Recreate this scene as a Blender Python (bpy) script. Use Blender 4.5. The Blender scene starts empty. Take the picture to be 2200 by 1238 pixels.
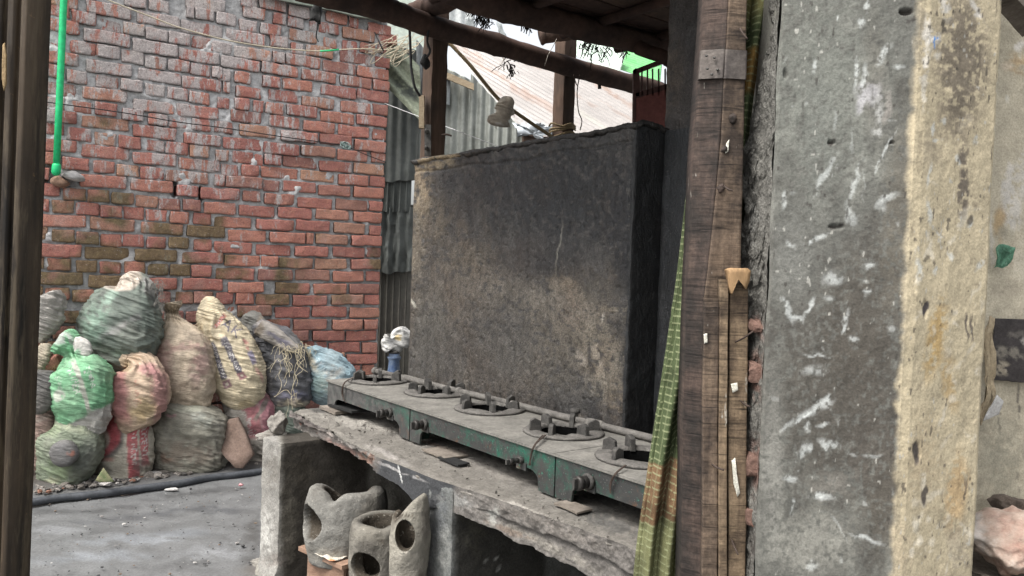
import bpy, bmesh, math, random
import numpy as np
from mathutils import Matrix, Vector
random.seed(7); rng = np.random.default_rng(11)
SC = bpy.context.scene
PI = math.pi
# ------------------------------------------------------------------ camera
FOC = 1700.0
CAM = np.array([0.0, 0.0, 1.35])
PITCH, ROLL = math.atan(50 / FOC), math.radians(2.0)
RM = Matrix.Rotation(PI / 2 - PITCH, 3, 'X') @ Matrix.Rotation(ROLL, 3, 'Z')
cd = bpy.data.cameras.new('camera'); cam = bpy.data.objects.new('camera', cd)
SC.collection.objects.link(cam); SC.camera = cam
cam.matrix_world = Matrix.Translation(Vector(CAM)) @ RM.to_4x4()
cd.sensor_width = 36; cd.lens = 36 * FOC / 2200; cd.clip_start = 0.05; cd.clip_end = 1500
RN = np.array(RM)
# ------------------------------------------------------------------ world, sun, exposure
SUN_EL, SUN_AZ = math.radians(58), math.radians(235)
w = bpy.data.worlds.new('World'); SC.world = w; w.use_nodes = True
nt = w.node_tree; nt.nodes.clear()
sky = nt.nodes.new('ShaderNodeTexSky'); sky.sky_type = 'NISHITA'; sky.sun_disc = False
sky.sun_elevation = SUN_EL; sky.sun_rotation = SUN_AZ
sky.air_density = 1.2; sky.dust_density = 6.0; sky.ozone_density = 1.0
hs = nt.nodes.new('ShaderNodeHueSaturation'); hs.inputs['Saturation'].default_value = 0.22
bg = nt.nodes.new('ShaderNodeBackground'); bg.inputs[1].default_value = 0.15
wo = nt.nodes.new('ShaderNodeOutputWorld')
nt.links.new(sky.outputs[0], hs.inputs['Color']); nt.links.new(hs.outputs[0], bg.inputs[0]); nt.links.new(bg.outputs[0], wo.inputs[0])
sl = bpy.data.lights.new('sun', 'SUN'); sl.energy = 1.4; sl.angle = math.radians(25); sl.color = (1, .97, .93)
so = bpy.data.objects.new('sun', sl); SC.collection.objects.link(so)
sd = Vector((math.sin(SUN_AZ) * math.cos(SUN_EL), math.cos(SUN_AZ) * math.cos(SUN_EL), math.sin(SUN_EL)))
so.rotation_euler = sd.to_track_quat('Z', 'Y').to_euler(); so.location = (0, 0, 20)
SC.view_settings.view_transform = 'Standard'; SC.view_settings.look = 'None'
SC.view_settings.gamma = 1; SC.view_settings.exposure = 1.2; SC.view_settings.use_curve_mapping = False
SC.cycles.max_bounces = 5; SC.cycles.diffuse_bounces = 3; SC.cycles.glossy_bounces = 2
SC.cycles.use_denoising = True
# ------------------------------------------------------------------ placing helpers
def ray(x, y):
    d = RN @ np.array([(x - 1100) / FOC, -(y - 619) / FOC, -1.0]); return d / d[1]
def P(x, y, Y): return CAM + ray(x, y) * Y                    # point at forward distance Y
def PZ(x, y, z):                                              # point on the level z
    d = ray(x, y); return CAM + d * ((z - CAM[2]) / d[2])
def PP(x, y, q, n):                                           # point on the plane (q, n)
    d = ray(x, y); return CAM + d * (np.dot(np.array(q) - CAM, n) / np.dot(d, n))
def topx(V):
    L = (np.asarray(V) - CAM) @ RN
    return 1100 + FOC * L[..., 0] / -L[..., 2], 619 - FOC * L[..., 1] / -L[..., 2]
BD = np.array([.6083, -.7937, 0]); BN = np.array([.7937, .6083, 0]); BO = np.array([-1.03, 3.64, 0]); UP = np.array([0, 0, 1.0])
def B(u, w_, z): return BO + BD * u + BN * w_ + UP * z        # bench frame: along, inwards, up
WA = math.radians(57.7); WO = np.array([-2.613, 4.83, 0.0])
WE = np.array([math.sin(WA), math.cos(WA), 0]); WN = np.array([WE[1], -WE[0], 0])
def W(u, v, o=0): return WO + WE * u + UP * v + WN * o        # brick wall frame
# ------------------------------------------------------------------ numpy noise
def _h(i, j, k, s):
    n = (i * 73856093) ^ (j * 19349663) ^ (k * 83492791) ^ (s * 2654435761 & 0x7fffffff)
    n = (n ^ (n >> 13)) * 1274126177 & 0x7fffffff
    n = (n ^ (n >> 16)) * 668265263 & 0x7fffffff
    return (n & 0xffff) / 65535.0
def vn(p, s=0):
    p = np.asarray(p, float); i = np.floor(p).astype(np.int64); f = p - i; f = f * f * (3 - 2 * f)
    x, y, z = i[..., 0], i[..., 1], i[..., 2]; fx, fy, fz = f[..., 0], f[..., 1], f[..., 2]
    r = 0
    for a in (0, 1):
        for b in (0, 1):
            for c in (0, 1):
                r = r + _h(x + a, y + b, z + c, s) * (fx if a else 1 - fx) * (fy if b else 1 - fy) * (fz if c else 1 - fz)
    return r * 2 - 1
def fbm(p, sc=1., o=4, s=0, g=.5):
    p = np.asarray(p, float) * sc; r = 0; a = 1.; t = 0
    for k in range(o):
        r = r + vn(p, s + k * 17) * a; t += a; a *= g; p = p * 2.03 + 3.7
    return r / t
def sst(a, b, x):
    t = np.clip((x - a) / (b - a), 0, 1); return t * t * (3 - 2 * t)
# ------------------------------------------------------------------ object helpers
def tag(o, label=None, cat=None, group=None, kind=None):
    if label: o['label'] = label
    if cat: o['category'] = cat
    if group: o['group'] = group
    if kind: o['kind'] = kind
    return o
def link(o, parent=None):
    SC.collection.objects.link(o)
    if parent is not None: o.parent = parent
    return o
def empty(name, loc=(0, 0, 0)):
    o = bpy.data.objects.new(name, None); o.empty_display_size = .05; o.location = Vector([float(c) for c in loc]); link(o); return o
def meshdata(name, V, Fc, mat=None, smooth=True, col=None, uv=None):
    me = bpy.data.meshes.new(name)
    V = np.asarray(V, np.float32).reshape(-1, 3)
    if isinstance(Fc, np.ndarray) and Fc.ndim == 2:
        nf, k = Fc.shape
        me.vertices.add(len(V)); me.vertices.foreach_set('co', V.ravel())
        me.loops.add(nf * k); me.loops.foreach_set('vertex_index', Fc.astype(np.int32).ravel())
        me.polygons.add(nf); me.polygons.foreach_set('loop_start', np.arange(0, nf * k, k, dtype=np.int32))
        me.update(calc_edges=True); me.validate()
    else:
        me.from_pydata([tuple(map(float, v)) for v in V], [], [tuple(int(i) for i in f) for f in Fc]); me.update()
    if smooth: me.polygons.foreach_set('use_smooth', np.ones(len(me.polygons), bool))
    if col is not None:
        c = np.ones((len(V), 4), np.float32); c[:, :3] = np.asarray(col).reshape(-1, 3)
        a = me.color_attributes.new('Col', 'FLOAT_COLOR', 'POINT'); a.data.foreach_set('color', c.ravel())
    if mat: me.materials.append(mat)
    return me
def obj(name, V, Fc, mat, parent=None, smooth=True, col=None):
    return link(bpy.data.objects.new(name, meshdata(name, V, Fc, mat, smooth, col)), parent)
def gridF(n, m, wrap=False, off=0):
    i, j = np.meshgrid(np.arange(n - 1), np.arange(m if wrap else m - 1), indexing='ij')
    j2 = (j + 1) % m
    return np.stack([i * m + j, i * m + j2, (i + 1) * m + j2, (i + 1) * m + j], -1).reshape(-1, 4) + off
class MB:
    def __init__(s): s.V = []; s.F = []; s.n = 0
    def add(s, V, Fc):
        V = np.asarray(V, float).reshape(-1, 3)
        for f in Fc: s.F.append(tuple(int(i) + s.n for i in f))
        s.V.append(V); s.n += len(V); return s
    def build(s, name, mat, parent=None, smooth=False, bevel=0):
        o = obj(name, np.concatenate(s.V), s.F, mat, parent, smooth)
        if bevel:
            b = o.modifiers.new('bevel', 'BEVEL'); b.width = bevel; b.segments = 2; b.limit_method = 'ANGLE'
        return o
BF = [(0, 3, 2, 1), (4, 5, 6, 7), (0, 1, 5, 4), (1, 2, 6, 5), (2, 3, 7, 6), (3, 0, 4, 7)]
def box8(o, ex, ey, ez):
    o, ex, ey, ez = map(np.array, (o, ex, ey, ez))
    return [o, o + ex, o + ex + ey, o + ey, o + ez, o + ex + ez, o + ex + ey + ez, o + ey + ez]
def nbox(name, o, ex, ey, ez, n, mat, parent=None, amp=.003, freq=20, colf=None, seed=0, oct=3, rnd=0.0, f2=None):
    """box from corner o with edge vectors; surface broken up by position noise"""
    o, ex, ey, ez = [np.array(a, float) for a in (o, ex, ey, ez)]
    Vs, Fs, k = [], [], 0
    nx, ny, nz = n
    for (a, b, c, na, nb, s) in ((0, 1, 2, nx, ny, 0), (0, 1, 2, nx, ny, 1), (0, 2, 1, nx, nz, 0), (0, 2, 1, nx, nz, 1), (1, 2, 0, ny, nz, 0), (1, 2, 0, ny, nz, 1)):
        A, Bb = np.meshgrid(np.linspace(0, 1, na + 1), np.linspace(0, 1, nb + 1), indexing='ij')
        q = np.zeros(A.shape + (3,)); q[..., a] = A; q[..., b] = Bb; q[..., c] = s
        Vs.append(q.reshape(-1, 3)); Fc = gridF(na + 1, nb + 1, off=k)
        flip = (s == 0) ^ ((a, b, c) == (0, 2, 1))
        Fs.append(Fc[:, ::-1] if flip else Fc); k += (na + 1) * (nb + 1)
    q = np.concatenate(Vs)
    if rnd:
        h = (q - .5) * 2; L = [np.linalg.norm(e) / 2 for e in (ex, ey, ez)]
        for i in range(3):
            e = np.ones(len(q))
            for j in range(3):
                if j != i: e *= 1 - sst(1 - rnd / L[j], 1.0, np.abs(h[:, j])) * min(.5, rnd / L[i]) * .45
            h[:, i] *= e
        q = h / 2 + .5
    V = o + q[:, :1] * ex + q[:, 1:2] * ey + q[:, 2:] * ez
    if amp:
        D = np.stack([fbm(V, freq, oct, seed + 5 * i) for i in range(3)], -1)
        V = V + D * amp
        if f2: V = V + f2(V, q)
    F_ = np.concatenate(Fs)
    # handedness
    if np.dot(np.cross(ex, ey), ez) < 0: F_ = F_[:, ::-1]
    col = None
    if colf is not None: col = colf(V)
    return obj(name, V, F_, mat, parent, True, col)
def frame_of(T):
    T = T / (np.linalg.norm(T) + 1e-9); a = np.array([0, 0, 1.]) if abs(T[2]) < .9 else np.array([1., 0, 0])
    X = np.cross(T, a); X /= np.linalg.norm(X); return X, np.cross(T, X)
def tubeVF(pts, r, n=8, cap=True):
    pts = [np.array(p, float) for p in pts]; m = len(pts)
    r = [r] * m if np.isscalar(r) else r
    V = []; Xp = None
    for i, p in enumerate(pts):
        T = pts[min(i + 1, m - 1)] - pts[max(i - 1, 0)]
        X, Y = frame_of(T)
        if Xp is not None:
            T = T / (np.linalg.norm(T) + 1e-9); X = Xp - T * np.dot(Xp, T); X /= np.linalg.norm(X) + 1e-9; Y = np.cross(T, X)
        Xp = X
        for k in range(n):
            a = 2 * PI * k / n; V.append(p + (X * math.cos(a) + Y * math.sin(a)) * r[i])
    Fc = [tuple(f) for f in gridF(m, n, True)]
    if cap: Fc += [tuple(range(n))[::-1], tuple(range((m - 1) * n, m * n))]
    return np.array(V), Fc
def crv(pts, k=8):
    """catmull-rom through points"""
    pts = [np.array(p, float) for p in pts]; out = []
    for i in range(len(pts) - 1):
        a, b, c, d = pts[max(i - 1, 0)], pts[i], pts[i + 1], pts[min(i + 2, len(pts) - 1)]
        for t in np.linspace(0, 1, k, endpoint=False):
            out.append(.5 * (2 * b + (c - a) * t + (2 * a - 5 * b + 4 * c - d) * t * t + (3 * b - a - 3 * c + d) * t ** 3))
    out.append(pts[-1]); return out
def tube(name, pts, r, mat, parent=None, n=8): 
    V, Fc = tubeVF(pts, r, n); return obj(name, V, Fc, mat, parent)
# ------------------------------------------------------------------ materials
class NT:
    def __init__(s, name, rough=.85, spec=.3):
        s.m = bpy.data.materials.new(name); s.m.use_nodes = True; s.t = s.m.node_tree; s.b = s.t.nodes['Principled BSDF']
        s.b.inputs['Roughness'].default_value = rough
        s.b.inputs['Specular IOR Level'].default_value = spec
        s.co = s.t.nodes.new('ShaderNodeTexCoord').outputs['Object']
    def put(s, sock, v):
        if v is None: return
        if hasattr(v, 'is_output'): s.t.links.new(v, sock)
        else: sock.default_value = tuple(v) + ((1,) if len(v) == 3 and sock.type == 'RGBA' else ()) if hasattr(v, '__len__') else v
    def map(s, sc=(1, 1, 1), rot=(0, 0, 0), src=None):
        n = s.t.nodes.new('ShaderNodeMapping'); n.inputs['Scale'].default_value = sc; n.inputs['Rotation'].default_value = rot
        s.t.links.new(src or s.co, n.inputs[0]); return n.outputs[0]
    def noise(s, sc=5, det=4, ro=.6, vec=None, dist=0):
        n = s.t.nodes.new('ShaderNodeTexNoise'); n.inputs['Scale'].default_value = sc; n.inputs['Detail'].default_value = det
        n.inputs['Roughness'].default_value = ro; n.inputs['Distortion'].default_value = dist
        s.t.links.new(vec or s.co, n.inputs['Vector']); return n.outputs[0]
    def vor(s, sc=5, vec=None, feat='F1', out=0):
        n = s.t.nodes.new('ShaderNodeTexVoronoi'); n.feature = feat; n.inputs['Scale'].default_value = sc
        s.t.links.new(vec or s.co, n.inputs['Vector']); return n.outputs[out]
    def ramp(s, f, *st):
        n = s.t.nodes.new('ShaderNodeValToRGB'); e = n.color_ramp.elements
        while len(e) < len(st): e.new(.5)
        for q, (p_, c) in zip(e, st):
            q.position = p_; c = (c, c, c) if np.isscalar(c) else c; q.color = tuple(c)[:3] + (1,)
        s.put(n.inputs[0], f); return n.outputs[0]
    def mix(s, f, a, b, mode='MIX'):
        n = s.t.nodes.new('ShaderNodeMix'); n.data_type = 'RGBA'; n.blend_type = mode
        s.put(n.inputs[0], f); s.put(n.inputs[6], a); s.put(n.inputs[7], b); return n.outputs[2]
    def math(s, op, a, b=0.):
        n = s.t.nodes.new('ShaderNodeMath'); n.operation = op; s.put(n.inputs[0], a); s.put(n.inputs[1], b); return n.outputs[0]
    def attr(s, nm='Col'):
        n = s.t.nodes.new('ShaderNodeAttribute'); n.attribute_name = nm; return n.outputs['Color']
    def rnd(s):
        return s.t.nodes.new('ShaderNodeObjectInfo').outputs['Random']
    def bump(s, h, st=.5, d=.01, prev=None):
        n = s.t.nodes.new('ShaderNodeBump'); n.inputs['Strength'].default_value = st; n.inputs['Distance'].default_value = d
        s.put(n.inputs['Height'], h)
        if prev is not None: s.t.links.new(prev, n.inputs['Normal'])
        return n.outputs[0]
    def done(s, col=None, rough=None, nrm=None, metal=None):
        s.put(s.b.inputs['Base Color'], col); s.put(s.b.inputs['Roughness'], rough)
        if nrm is not None: s.t.links.new(nrm, s.b.inputs['Normal'])
        if metal is not None: s.b.inputs['Metallic'].default_value = metal
        return s.m
def m_painted(name, rough=.9, fine=180, bd=.002, coarse=14, var=.25, spec=.25, rr=None, bst=.6, pit=0):
    """vertex-painted base colour with procedural variation and grain"""
    n = NT(name, rough, spec); c = n.attr()
    a = n.noise(coarse, 6, .65); b = n.noise(fine, 3, .7)
    c = n.mix(1, c, n.ramp(a, (.25, 1 - var), (.75, 1 + var)), 'MULTIPLY')
    c = n.mix(1, c, n.ramp(b, (.3, 1 - var), (.7, 1 + var)), 'MULTIPLY')
    h = n.mix(.5, a, b)
    nr = n.bump(b, bst, bd); nr = n.bump(a, bst, bd * 4, nr)
    if pit:
        v = n.vor(pit); nr = n.bump(n.ramp(v, (.0, 0), (.35, 1)), .7, bd * 2, nr)
    return n.done(c, n.ramp(a, (.3, rough - .18), (.7, rough)) if rr is None else rr, nr)
def m_simple(name, c1, c2, sc=20, rough=.8, bd=.002, st=(1, 1, 1), metal=0, spec=.3, bst=.5, rot=(0, 0, 0)):
    n = NT(name, rough, spec); v = n.map(st, rot); a = n.noise(sc, 6, .65, v); b = n.noise(sc * 6, 3, .6, v)
    c = n.mix(n.ramp(a, (.3, 0), (.7, 1)), c1, c2); c = n.mix(1, c, n.ramp(b, (.3, .8), (.7, 1.2)), 'MULTIPLY')
    return n.done(c, None, n.bump(b, bst, bd, n.bump(a, bst, bd * 3)), metal)
# ------------------------------------------------------------------ painting masks by numpy
def paint(x, y, base, ops, warp=6, wsc=.03, seed=0):
    """ops: (kind, cx, cy, rx, ry, angle_deg, colour, alpha, softness) laid over a base colour"""
    q = np.stack([x, y, np.zeros_like(x)], -1)
    wx = fbm(q, wsc, 4, seed) * warp; wy = fbm(q, wsc, 4, seed + 90) * warp
    col = np.empty(x.shape + (3,)); col[...] = base
    br = fbm(q, .12, 3, seed + 50)
    for op in ops:
        k, cx, cy, rx, ry, an, c, al, so_ = op[:9]
        a = math.radians(an); dx = x + wx - cx; dy = y + wy - cy
        u = (dx * math.cos(a) + dy * math.sin(a)) / rx; v = (-dx * math.sin(a) + dy * math.cos(a)) / ry
        if k == 'e': d = np.sqrt(u * u + v * v)
        elif k == 'r': d = np.maximum(np.abs(u), np.abs(v))
        elif k == 's': d = np.sqrt(u * u + v * v) + np.maximum(0, -br) * 1.6      # broken smear
        elif k == 't':                                                        # text stamp
            dx = x + wx * .25 - cx; dy = y + wy * .25 - cy
            u = (dx * math.cos(a) + dy * math.sin(a)) / rx; v = (-dx * math.sin(a) + dy * math.cos(a)) / ry
            G = op[9]; h_, w_ = G.shape
            ii = ((v + 1) / 2 * h_).astype(int); jj = ((u + 1) / 2 * w_).astype(int)
            ok = (ii >= 0) & (ii < h_) & (jj >= 0) & (jj < w_)
            m = np.where(ok, G[np.clip(ii, 0, h_ - 1), np.clip(jj, 0, w_ - 1)], 0) * al
            m = (m * sst(-.75, -.35, br))[..., None]
            col = col * (1 - m) + np.array(c) * m; continue
        m = (1 - sst(1 - so_, 1 + so_ * .6, d)) * al
        m = m[..., None]; col = col * (1 - m) + np.array(c) * m
    return col
def text_mask(s, H=56):
    """rasterise a word with the built-in font into a 0/1 grid"""
    cu = bpy.data.curves.new('tmp', 'FONT'); cu.body = s; cu.size = 1
    o = bpy.data.objects.new('tmp', cu); SC.collection.objects.link(o)
    dg = bpy.context.evaluated_depsgraph_get(); me = o.evaluated_get(dg).to_mesh(); me.calc_loop_triangles()
    V = np.array([v.co[:2] for v in me.vertices]); T = [tuple(t.vertices) for t in me.loop_triangles]
    o.evaluated_get(dg).to_mesh_clear(); bpy.data.objects.remove(o); bpy.data.curves.remove(cu)
    if len(V) == 0: return np.zeros((H, H))
    lo, hi = V.min(0), V.max(0); sc = H / (hi[1] - lo[1]); Wd = int((hi[0] - lo[0]) * sc) + 1
    G = np.zeros((H, Wd)); Q = (V - lo) * sc
    for t in T:
        a, b, c = Q[list(t)]
        x0, x1 = int(min(a[0], b[0], c[0])), int(max(a[0], b[0], c[0])) + 1; y0, y1 = int(min(a[1], b[1], c[1])), int(max(a[1], b[1], c[1])) + 1
        X, Y = np.meshgrid(np.arange(x0, min(x1, Wd - 1) + 1) + .5, np.arange(y0, min(y1, H - 1) + 1) + .5)
        d = (b[0] - a[0]) * (c[1] - a[1]) - (c[0] - a[0]) * (b[1] - a[1])
        if abs(d) < 1e-9: continue
        s1 = ((X - a[0]) * (c[1] - a[1]) - (Y - a[1]) * (c[0] - a[0])) / d; s2 = ((b[0] - a[0]) * (Y - a[1]) - (b[1] - a[1]) * (X - a[0])) / d
        ins = (s1 >= -.01) & (s2 >= -.01) & (s1 + s2 <= 1.01)
        G[y0:y0 + ins.shape[0], x0:x0 + ins.shape[1]] = np.maximum(G[y0:y0 + ins.shape[0], x0:x0 + ins.shape[1]], ins[:G.shape[0] - y0, :G.shape[1] - x0])
    return G[::-1]

# measured bricks of the wall: start, end, height in millimetres
BR = [1003,1185,3052,1466,1620,3048,882,992,3042,1634,1704,3039,1198,1344,3036,1776,1956,3031,720,786,2977,1856,2009,2976,900,1044,2974,539,767,2967,1096,1187,2967,1413,1560,2966,
1586,1829,2965,1194,1311,2963,1347,1401,2963,599,718,2904,324,446,2903,185,314,2901,548,594,2897,730,855,2897,1013,1155,2882,1722,1838,2881,1208,1403,2880,875,993,2879,1589,
1702,2870,1450,1551,2868,-215,-124,2830,-119,-62,2822,-18,228,2820,258,508,2815,1080,1203,2810,514,773,2805,793,1048,2804,1842,1961,2798,1328,1522,2796,1573,1815,2793,1222,
1310,2789,-214,-103,2763,-93,37,2743,183,307,2728,58,174,2725,310,440,2721,446,577,2719,582,717,2717,1189,1432,2712,1451,1694,2708,1702,1950,2706,702,832,2705,1100,1183,2704,
847,1090,2700,-213,-50,2673,-29,227,2649,238,502,2635,1827,1956,2630,505,756,2626,1578,1820,2625,1303,1548,2625,1028,1278,2623,765,1019,2620,-216,-120,2586,42,170,2566,-99,
40,2566,177,306,2555,1707,1955,2547,444,575,2547,309,434,2543,711,775,2541,576,703,2541,1173,1379,2538,1444,1699,2537,1036,1158,2534,853,960,2533,748,829,2531,-218,-52,2487,
-13,240,2467,274,526,2460,529,774,2455,782,828,2451,1833,1952,2449,1081,1283,2449,864,1029,2443,1589,1816,2442,1308,1541,2439,-222,-122,2406,-114,-5,2389,39,166,2383,176,300,
2382,317,432,2371,443,566,2368,1204,1417,2366,1709,1944,2364,572,702,2360,1060,1183,2358,857,956,2358,979,1049,2355,1443,1692,2352,750,828,2347,-30,214,2304,-224,-62,2300,
838,1036,2277,1088,1300,2273,1575,1808,2271,1838,1948,2270,500,759,2270,1322,1550,2270,249,489,2268,39,160,2216,-100,28,2210,-227,-118,2210,188,308,2202,1444,1681,2196,894,
1138,2191,335,449,2188,459,578,2188,594,714,2186,1168,1423,2186,1699,1940,2179,-226,-55,2138,-30,227,2128,250,503,2109,1831,1943,2102,1311,1561,2098,791,1044,2094,1571,1798,
2094,547,779,2094,1053,1299,2088,-225,-120,2067,-107,21,2044,42,161,2033,170,299,2029,442,579,2022,329,437,2022,587,707,2015,1700,1933,2009,1190,1431,2009,1063,1181,2008,855,
993,2005,1444,1687,2004,745,830,2002,999,1055,1998,-228,-54,1965,-27,233,1952,253,509,1939,741,775,1932,520,773,1927,1316,1560,1926,1826,1946,1926,1043,1295,1925,912,1031,
1922,1586,1816,1919,784,895,1912,-231,-137,1887,-130,13,1869,34,154,1863,164,290,1855,296,438,1849,446,703,1844,815,1053,1842,743,810,1839,1194,1426,1838,1702,1938,1837,1442,
1680,1832,1059,1171,1831,-236,-195,1794,-35,222,1775,244,492,1767,511,642,1754,658,907,1750,927,1047,1749,1825,1931,1744,1070,1276,1743,1572,1815,1740,1297,1547,1736,-235,
-137,1701,-123,0,1685,7,129,1683,141,265,1677,275,404,1668,551,662,1662,1432,1675,1661,407,538,1660,1708,1927,1659,1164,1404,1656,681,885,1654,902,1141,1653,-236,-192,1607,
-179,-62,1604,-53,73,1600,78,199,1595,209,325,1588,337,459,1585,476,594,1580,617,730,1578,1290,1533,1574,1564,1798,1574,749,989,1567,1831,1924,1566,1018,1275,1566,-234,3,1517,
24,273,1512,310,559,1501,580,820,1496,1697,1929,1489,1434,1671,1486,1367,1418,1484,1111,1361,1483,840,1085,1481,-235,-196,1441,-176,-54,1428,-50,73,1422,207,326,1418,472,592,
1416,343,457,1413,83,203,1412,623,739,1409,1819,1932,1404,750,996,1400,1560,1803,1400,1286,1525,1395,1022,1259,1394,-240,-19,1339,-1,247,1333,276,524,1332,553,811,1326,1699,
1928,1315,819,1055,1312,1058,1176,1312,1432,1667,1310,1182,1420,1309,-239,-213,1265,-196,-72,1255,-47,67,1249,218,339,1248,81,199,1247,483,606,1242,351,476,1241,611,738,1240,
1296,1543,1229,1818,1928,1227,1568,1799,1225,768,1015,1225,1038,1275,1223,-244,-7,1171,21,207,1157,304,528,1152,559,812,1151,1694,1927,1138,845,1080,1135,1428,1672,1135,1160,
1404,1134,-243,-215,1088,-206,-76,1079,80,199,1071,-64,56,1070,633,752,1065,419,490,1063,520,628,1061,771,883,1060,896,1016,1058,1560,1797,1057,1811,1930,1055,1030,1256,1053,
1283,1532,1049,907,1138,975,844,893,969,1424,1680,968,1162,1408,966,1697,1930,961,1063,1273,881,1293,1531,878,1572,1800,875,1813,1923,873,1151,1398,803,1428,1666,798,1679,
1915,790,1313,1539,719,1552,1789,709,1802,1921,701,1461,1674,636,1684,1924,622,1696,1794,540,1813,1906,538,]
WK = 0.78
def _w(s):
    g = s.t.nodes.new('ShaderNodeNewGeometry'); return g.outputs['Position']
NT.world = property(_w)
# ================================================================== SETTING: ground
def build_ground():
    n = 300
    t = np.linspace(-1, 1, n); s = np.sinh(t * 7.6) / math.sinh(7.6)
    X, Y = np.meshgrid(s * 500 - .9, s * 500 + 3.7, indexing='ij')
    Pq = np.stack([X, Y, X * 0], -1)
    Z = fbm(Pq, 2.2, 4, 3) * .012 + fbm(Pq, 14, 3, 5) * .004
    dw = -((np.stack([X, Y], -1) - WO[:2]) @ WN[:2] * -1)              # distance in front of the brick wall
    rise = sst(.75, .25, dw) * .05 * (np.abs(X + .8) < 4)
    Pq[..., 2] = Z + rise
    V = Pq.reshape(-1, 3); px, py = topx(V)
    ok = V[:, 1] > .5; px = np.where(ok, px, 0); py = np.where(ok, py, 3000)
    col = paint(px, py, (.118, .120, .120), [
        ('s', 300, 1160, 160, 14, -4, (.17, .18, .19), .8, .5), ('s', 200, 1200, 140, 12, -3, (.17, .18, .19), .8, .5),
        ('s', 450, 1190, 90, 16, -4, (.18, .185, .19), .7, .5), ('s', 300, 1110, 180, 8, -5, (.06, .062, .066), .7, .5),
        ('s', 470, 1100, 60, 10, 0, (.06, .062, .066), .7, .5), ('s', 120, 1140, 60, 10, 0, (.18, .185, .19), .8, .5),
        ('s', 420, 1062, 160, 6, -6, (.05, .05, .05), .7, .6), ('s', 200, 1092, 150, 6, -5, (.05, .05, .05), .7, .6), ('s', 540, 1160, 20, 60, 8, (.06, .058, .055), .7, .6), ('s', 380, 1215, 120, 8, -4, (.08, .08, .08), .7, .5), ('e', 600, 1225, 90, 22, 0, (.09, .08, .07), .8, .5), ('r', 1150, 1250, 520, 160, 0, (.03, .027, .024), .93, .15)], 14, .012)  # last patch paints the under-bench shade, with soot, into the floor colour
    dirt = sst(.62, .3, dw + fbm(V.reshape(n, n, 3), 5, 3, 8) * .1).reshape(-1, 1)
    col = col * (1 - dirt) + np.array((.07, .06, .052)) * dirt
    m = m_painted('yard_cement', .62, 110, .0012, 7, .28, .35, pit=0)
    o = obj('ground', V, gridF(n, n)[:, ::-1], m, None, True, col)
    tag(o, kind='structure')
build_ground()
# ================================================================== brick wall
def m_brick():
    n = NT('fired_brick', .88, .2); r = n.rnd()
    base = n.ramp(r, (0, (.27, .092, .076)), (.18, (.37, .130, .102)), (.36, (.31, .105, .092)), (.5, (.42, .17, .12)), (.64, (.20, .085, .075)), (.78, (.44, .25, .165)), (.9, (.36, .115, .10)), (1, (.40, .20, .145)))
    a = n.noise(9, 5, .7, n.world); base = n.mix(n.ramp(a, (.38, 0), (.62, .75)), base, n.mix(.5, base, (.13, .04, .035)))
    a2 = n.noise(26, 4, .7, n.world); base = n.mix(n.ramp(a2, (.52, 0), (.68, .5)), base, (.40, .19, .12))
    base = n.mix(.13, base, (.62, .50, .48)); base = n.mix(1, base, (1.22, 1.16, 1.08), 'MULTIPLY')
    sep = n.t.nodes.new('ShaderNodeSeparateXYZ'); n.t.links.new(n.world, sep.inputs[0])
    # cement smears running down, strongest on the upper left of the wall
    v = n.map((9, 9, 2.2), (0, 0, 0), n.world); s = n.noise(1.6, 8, .78, v)
    big = n.noise(1.1, 2, .5, n.world)
    zf = n.ramp(n.math('MULTIPLY', sep.outputs[2], .3), (.33, .0), (.6, .15), (.8, .20), (.95, .20))
    xf = n.ramp(n.math('MULTIPLY', n.math('ADD', sep.outputs[0], 3.), .4), (.15, .04), (.30, .11), (.50, .07), (.66, .0), (.8, -.02))
    sm = n.math('ADD', n.math('ADD', s, n.math('MULTIPLY', big, .25)), n.math('ADD', zf, xf))
    base = n.mix(n.ramp(sm, (.832, 0), (.88, .85)), base, n.ramp(n.noise(60, 3, .7), (.3, (.36, .34, .33)), (.7, (.62, .59, .57))))
    # pale lime bloom
    base = n.mix(n.ramp(n.noise(5, 4, .7, n.world), (.56, 0), (.72, .55)), base, (.46, .30, .26))
    # moss on the lower left
    mo = n.noise(3.2, 3, .6, n.world)
    ml = n.ramp(n.math('MULTIPLY', sep.outputs[2], .4), (.28, .1), (.40, .22), (.64, .20), (.74, 0))
    mx = n.ramp(n.math('MULTIPLY', n.math('ADD', sep.outputs[0], 3.), .4), (.12, .12), (.65, .0))
    mm = n.math('ADD', n.math('ADD', mo, n.math('MULTIPLY', n.math('SUBTRACT', n.rnd(), .5), .28)), n.math('ADD', ml, mx))
    base = n.mix(n.ramp(mm, (.80, 0), (.92, .8)), base, n.ramp(n.noise(30, 3), (.3, (.06, .065, .035)), (.7, (.20, .17, .085))))
    f = n.noise(150, 3, .7, n.world); base = n.mix(1, base, n.ramp(f, (.3, .6), (.7, 1.3)), 'MULTIPLY'); pt = n.noise(75, 2, .6, n.world); base = n.mix(n.ramp(pt, (.66, 0), (.70, .65)), base, (.07, .035, .03)); base = n.mix(n.ramp(pt, (.30, .6), (.34, 0)), base, (.50, .42, .38))
    nr = n.bump(n.noise(55, 5, .8, n.world), 1.0, .010); nr = n.bump(f, .5, .002, nr)
    return n.done(base, None, nr)
M_BRICK = m_brick()
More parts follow.
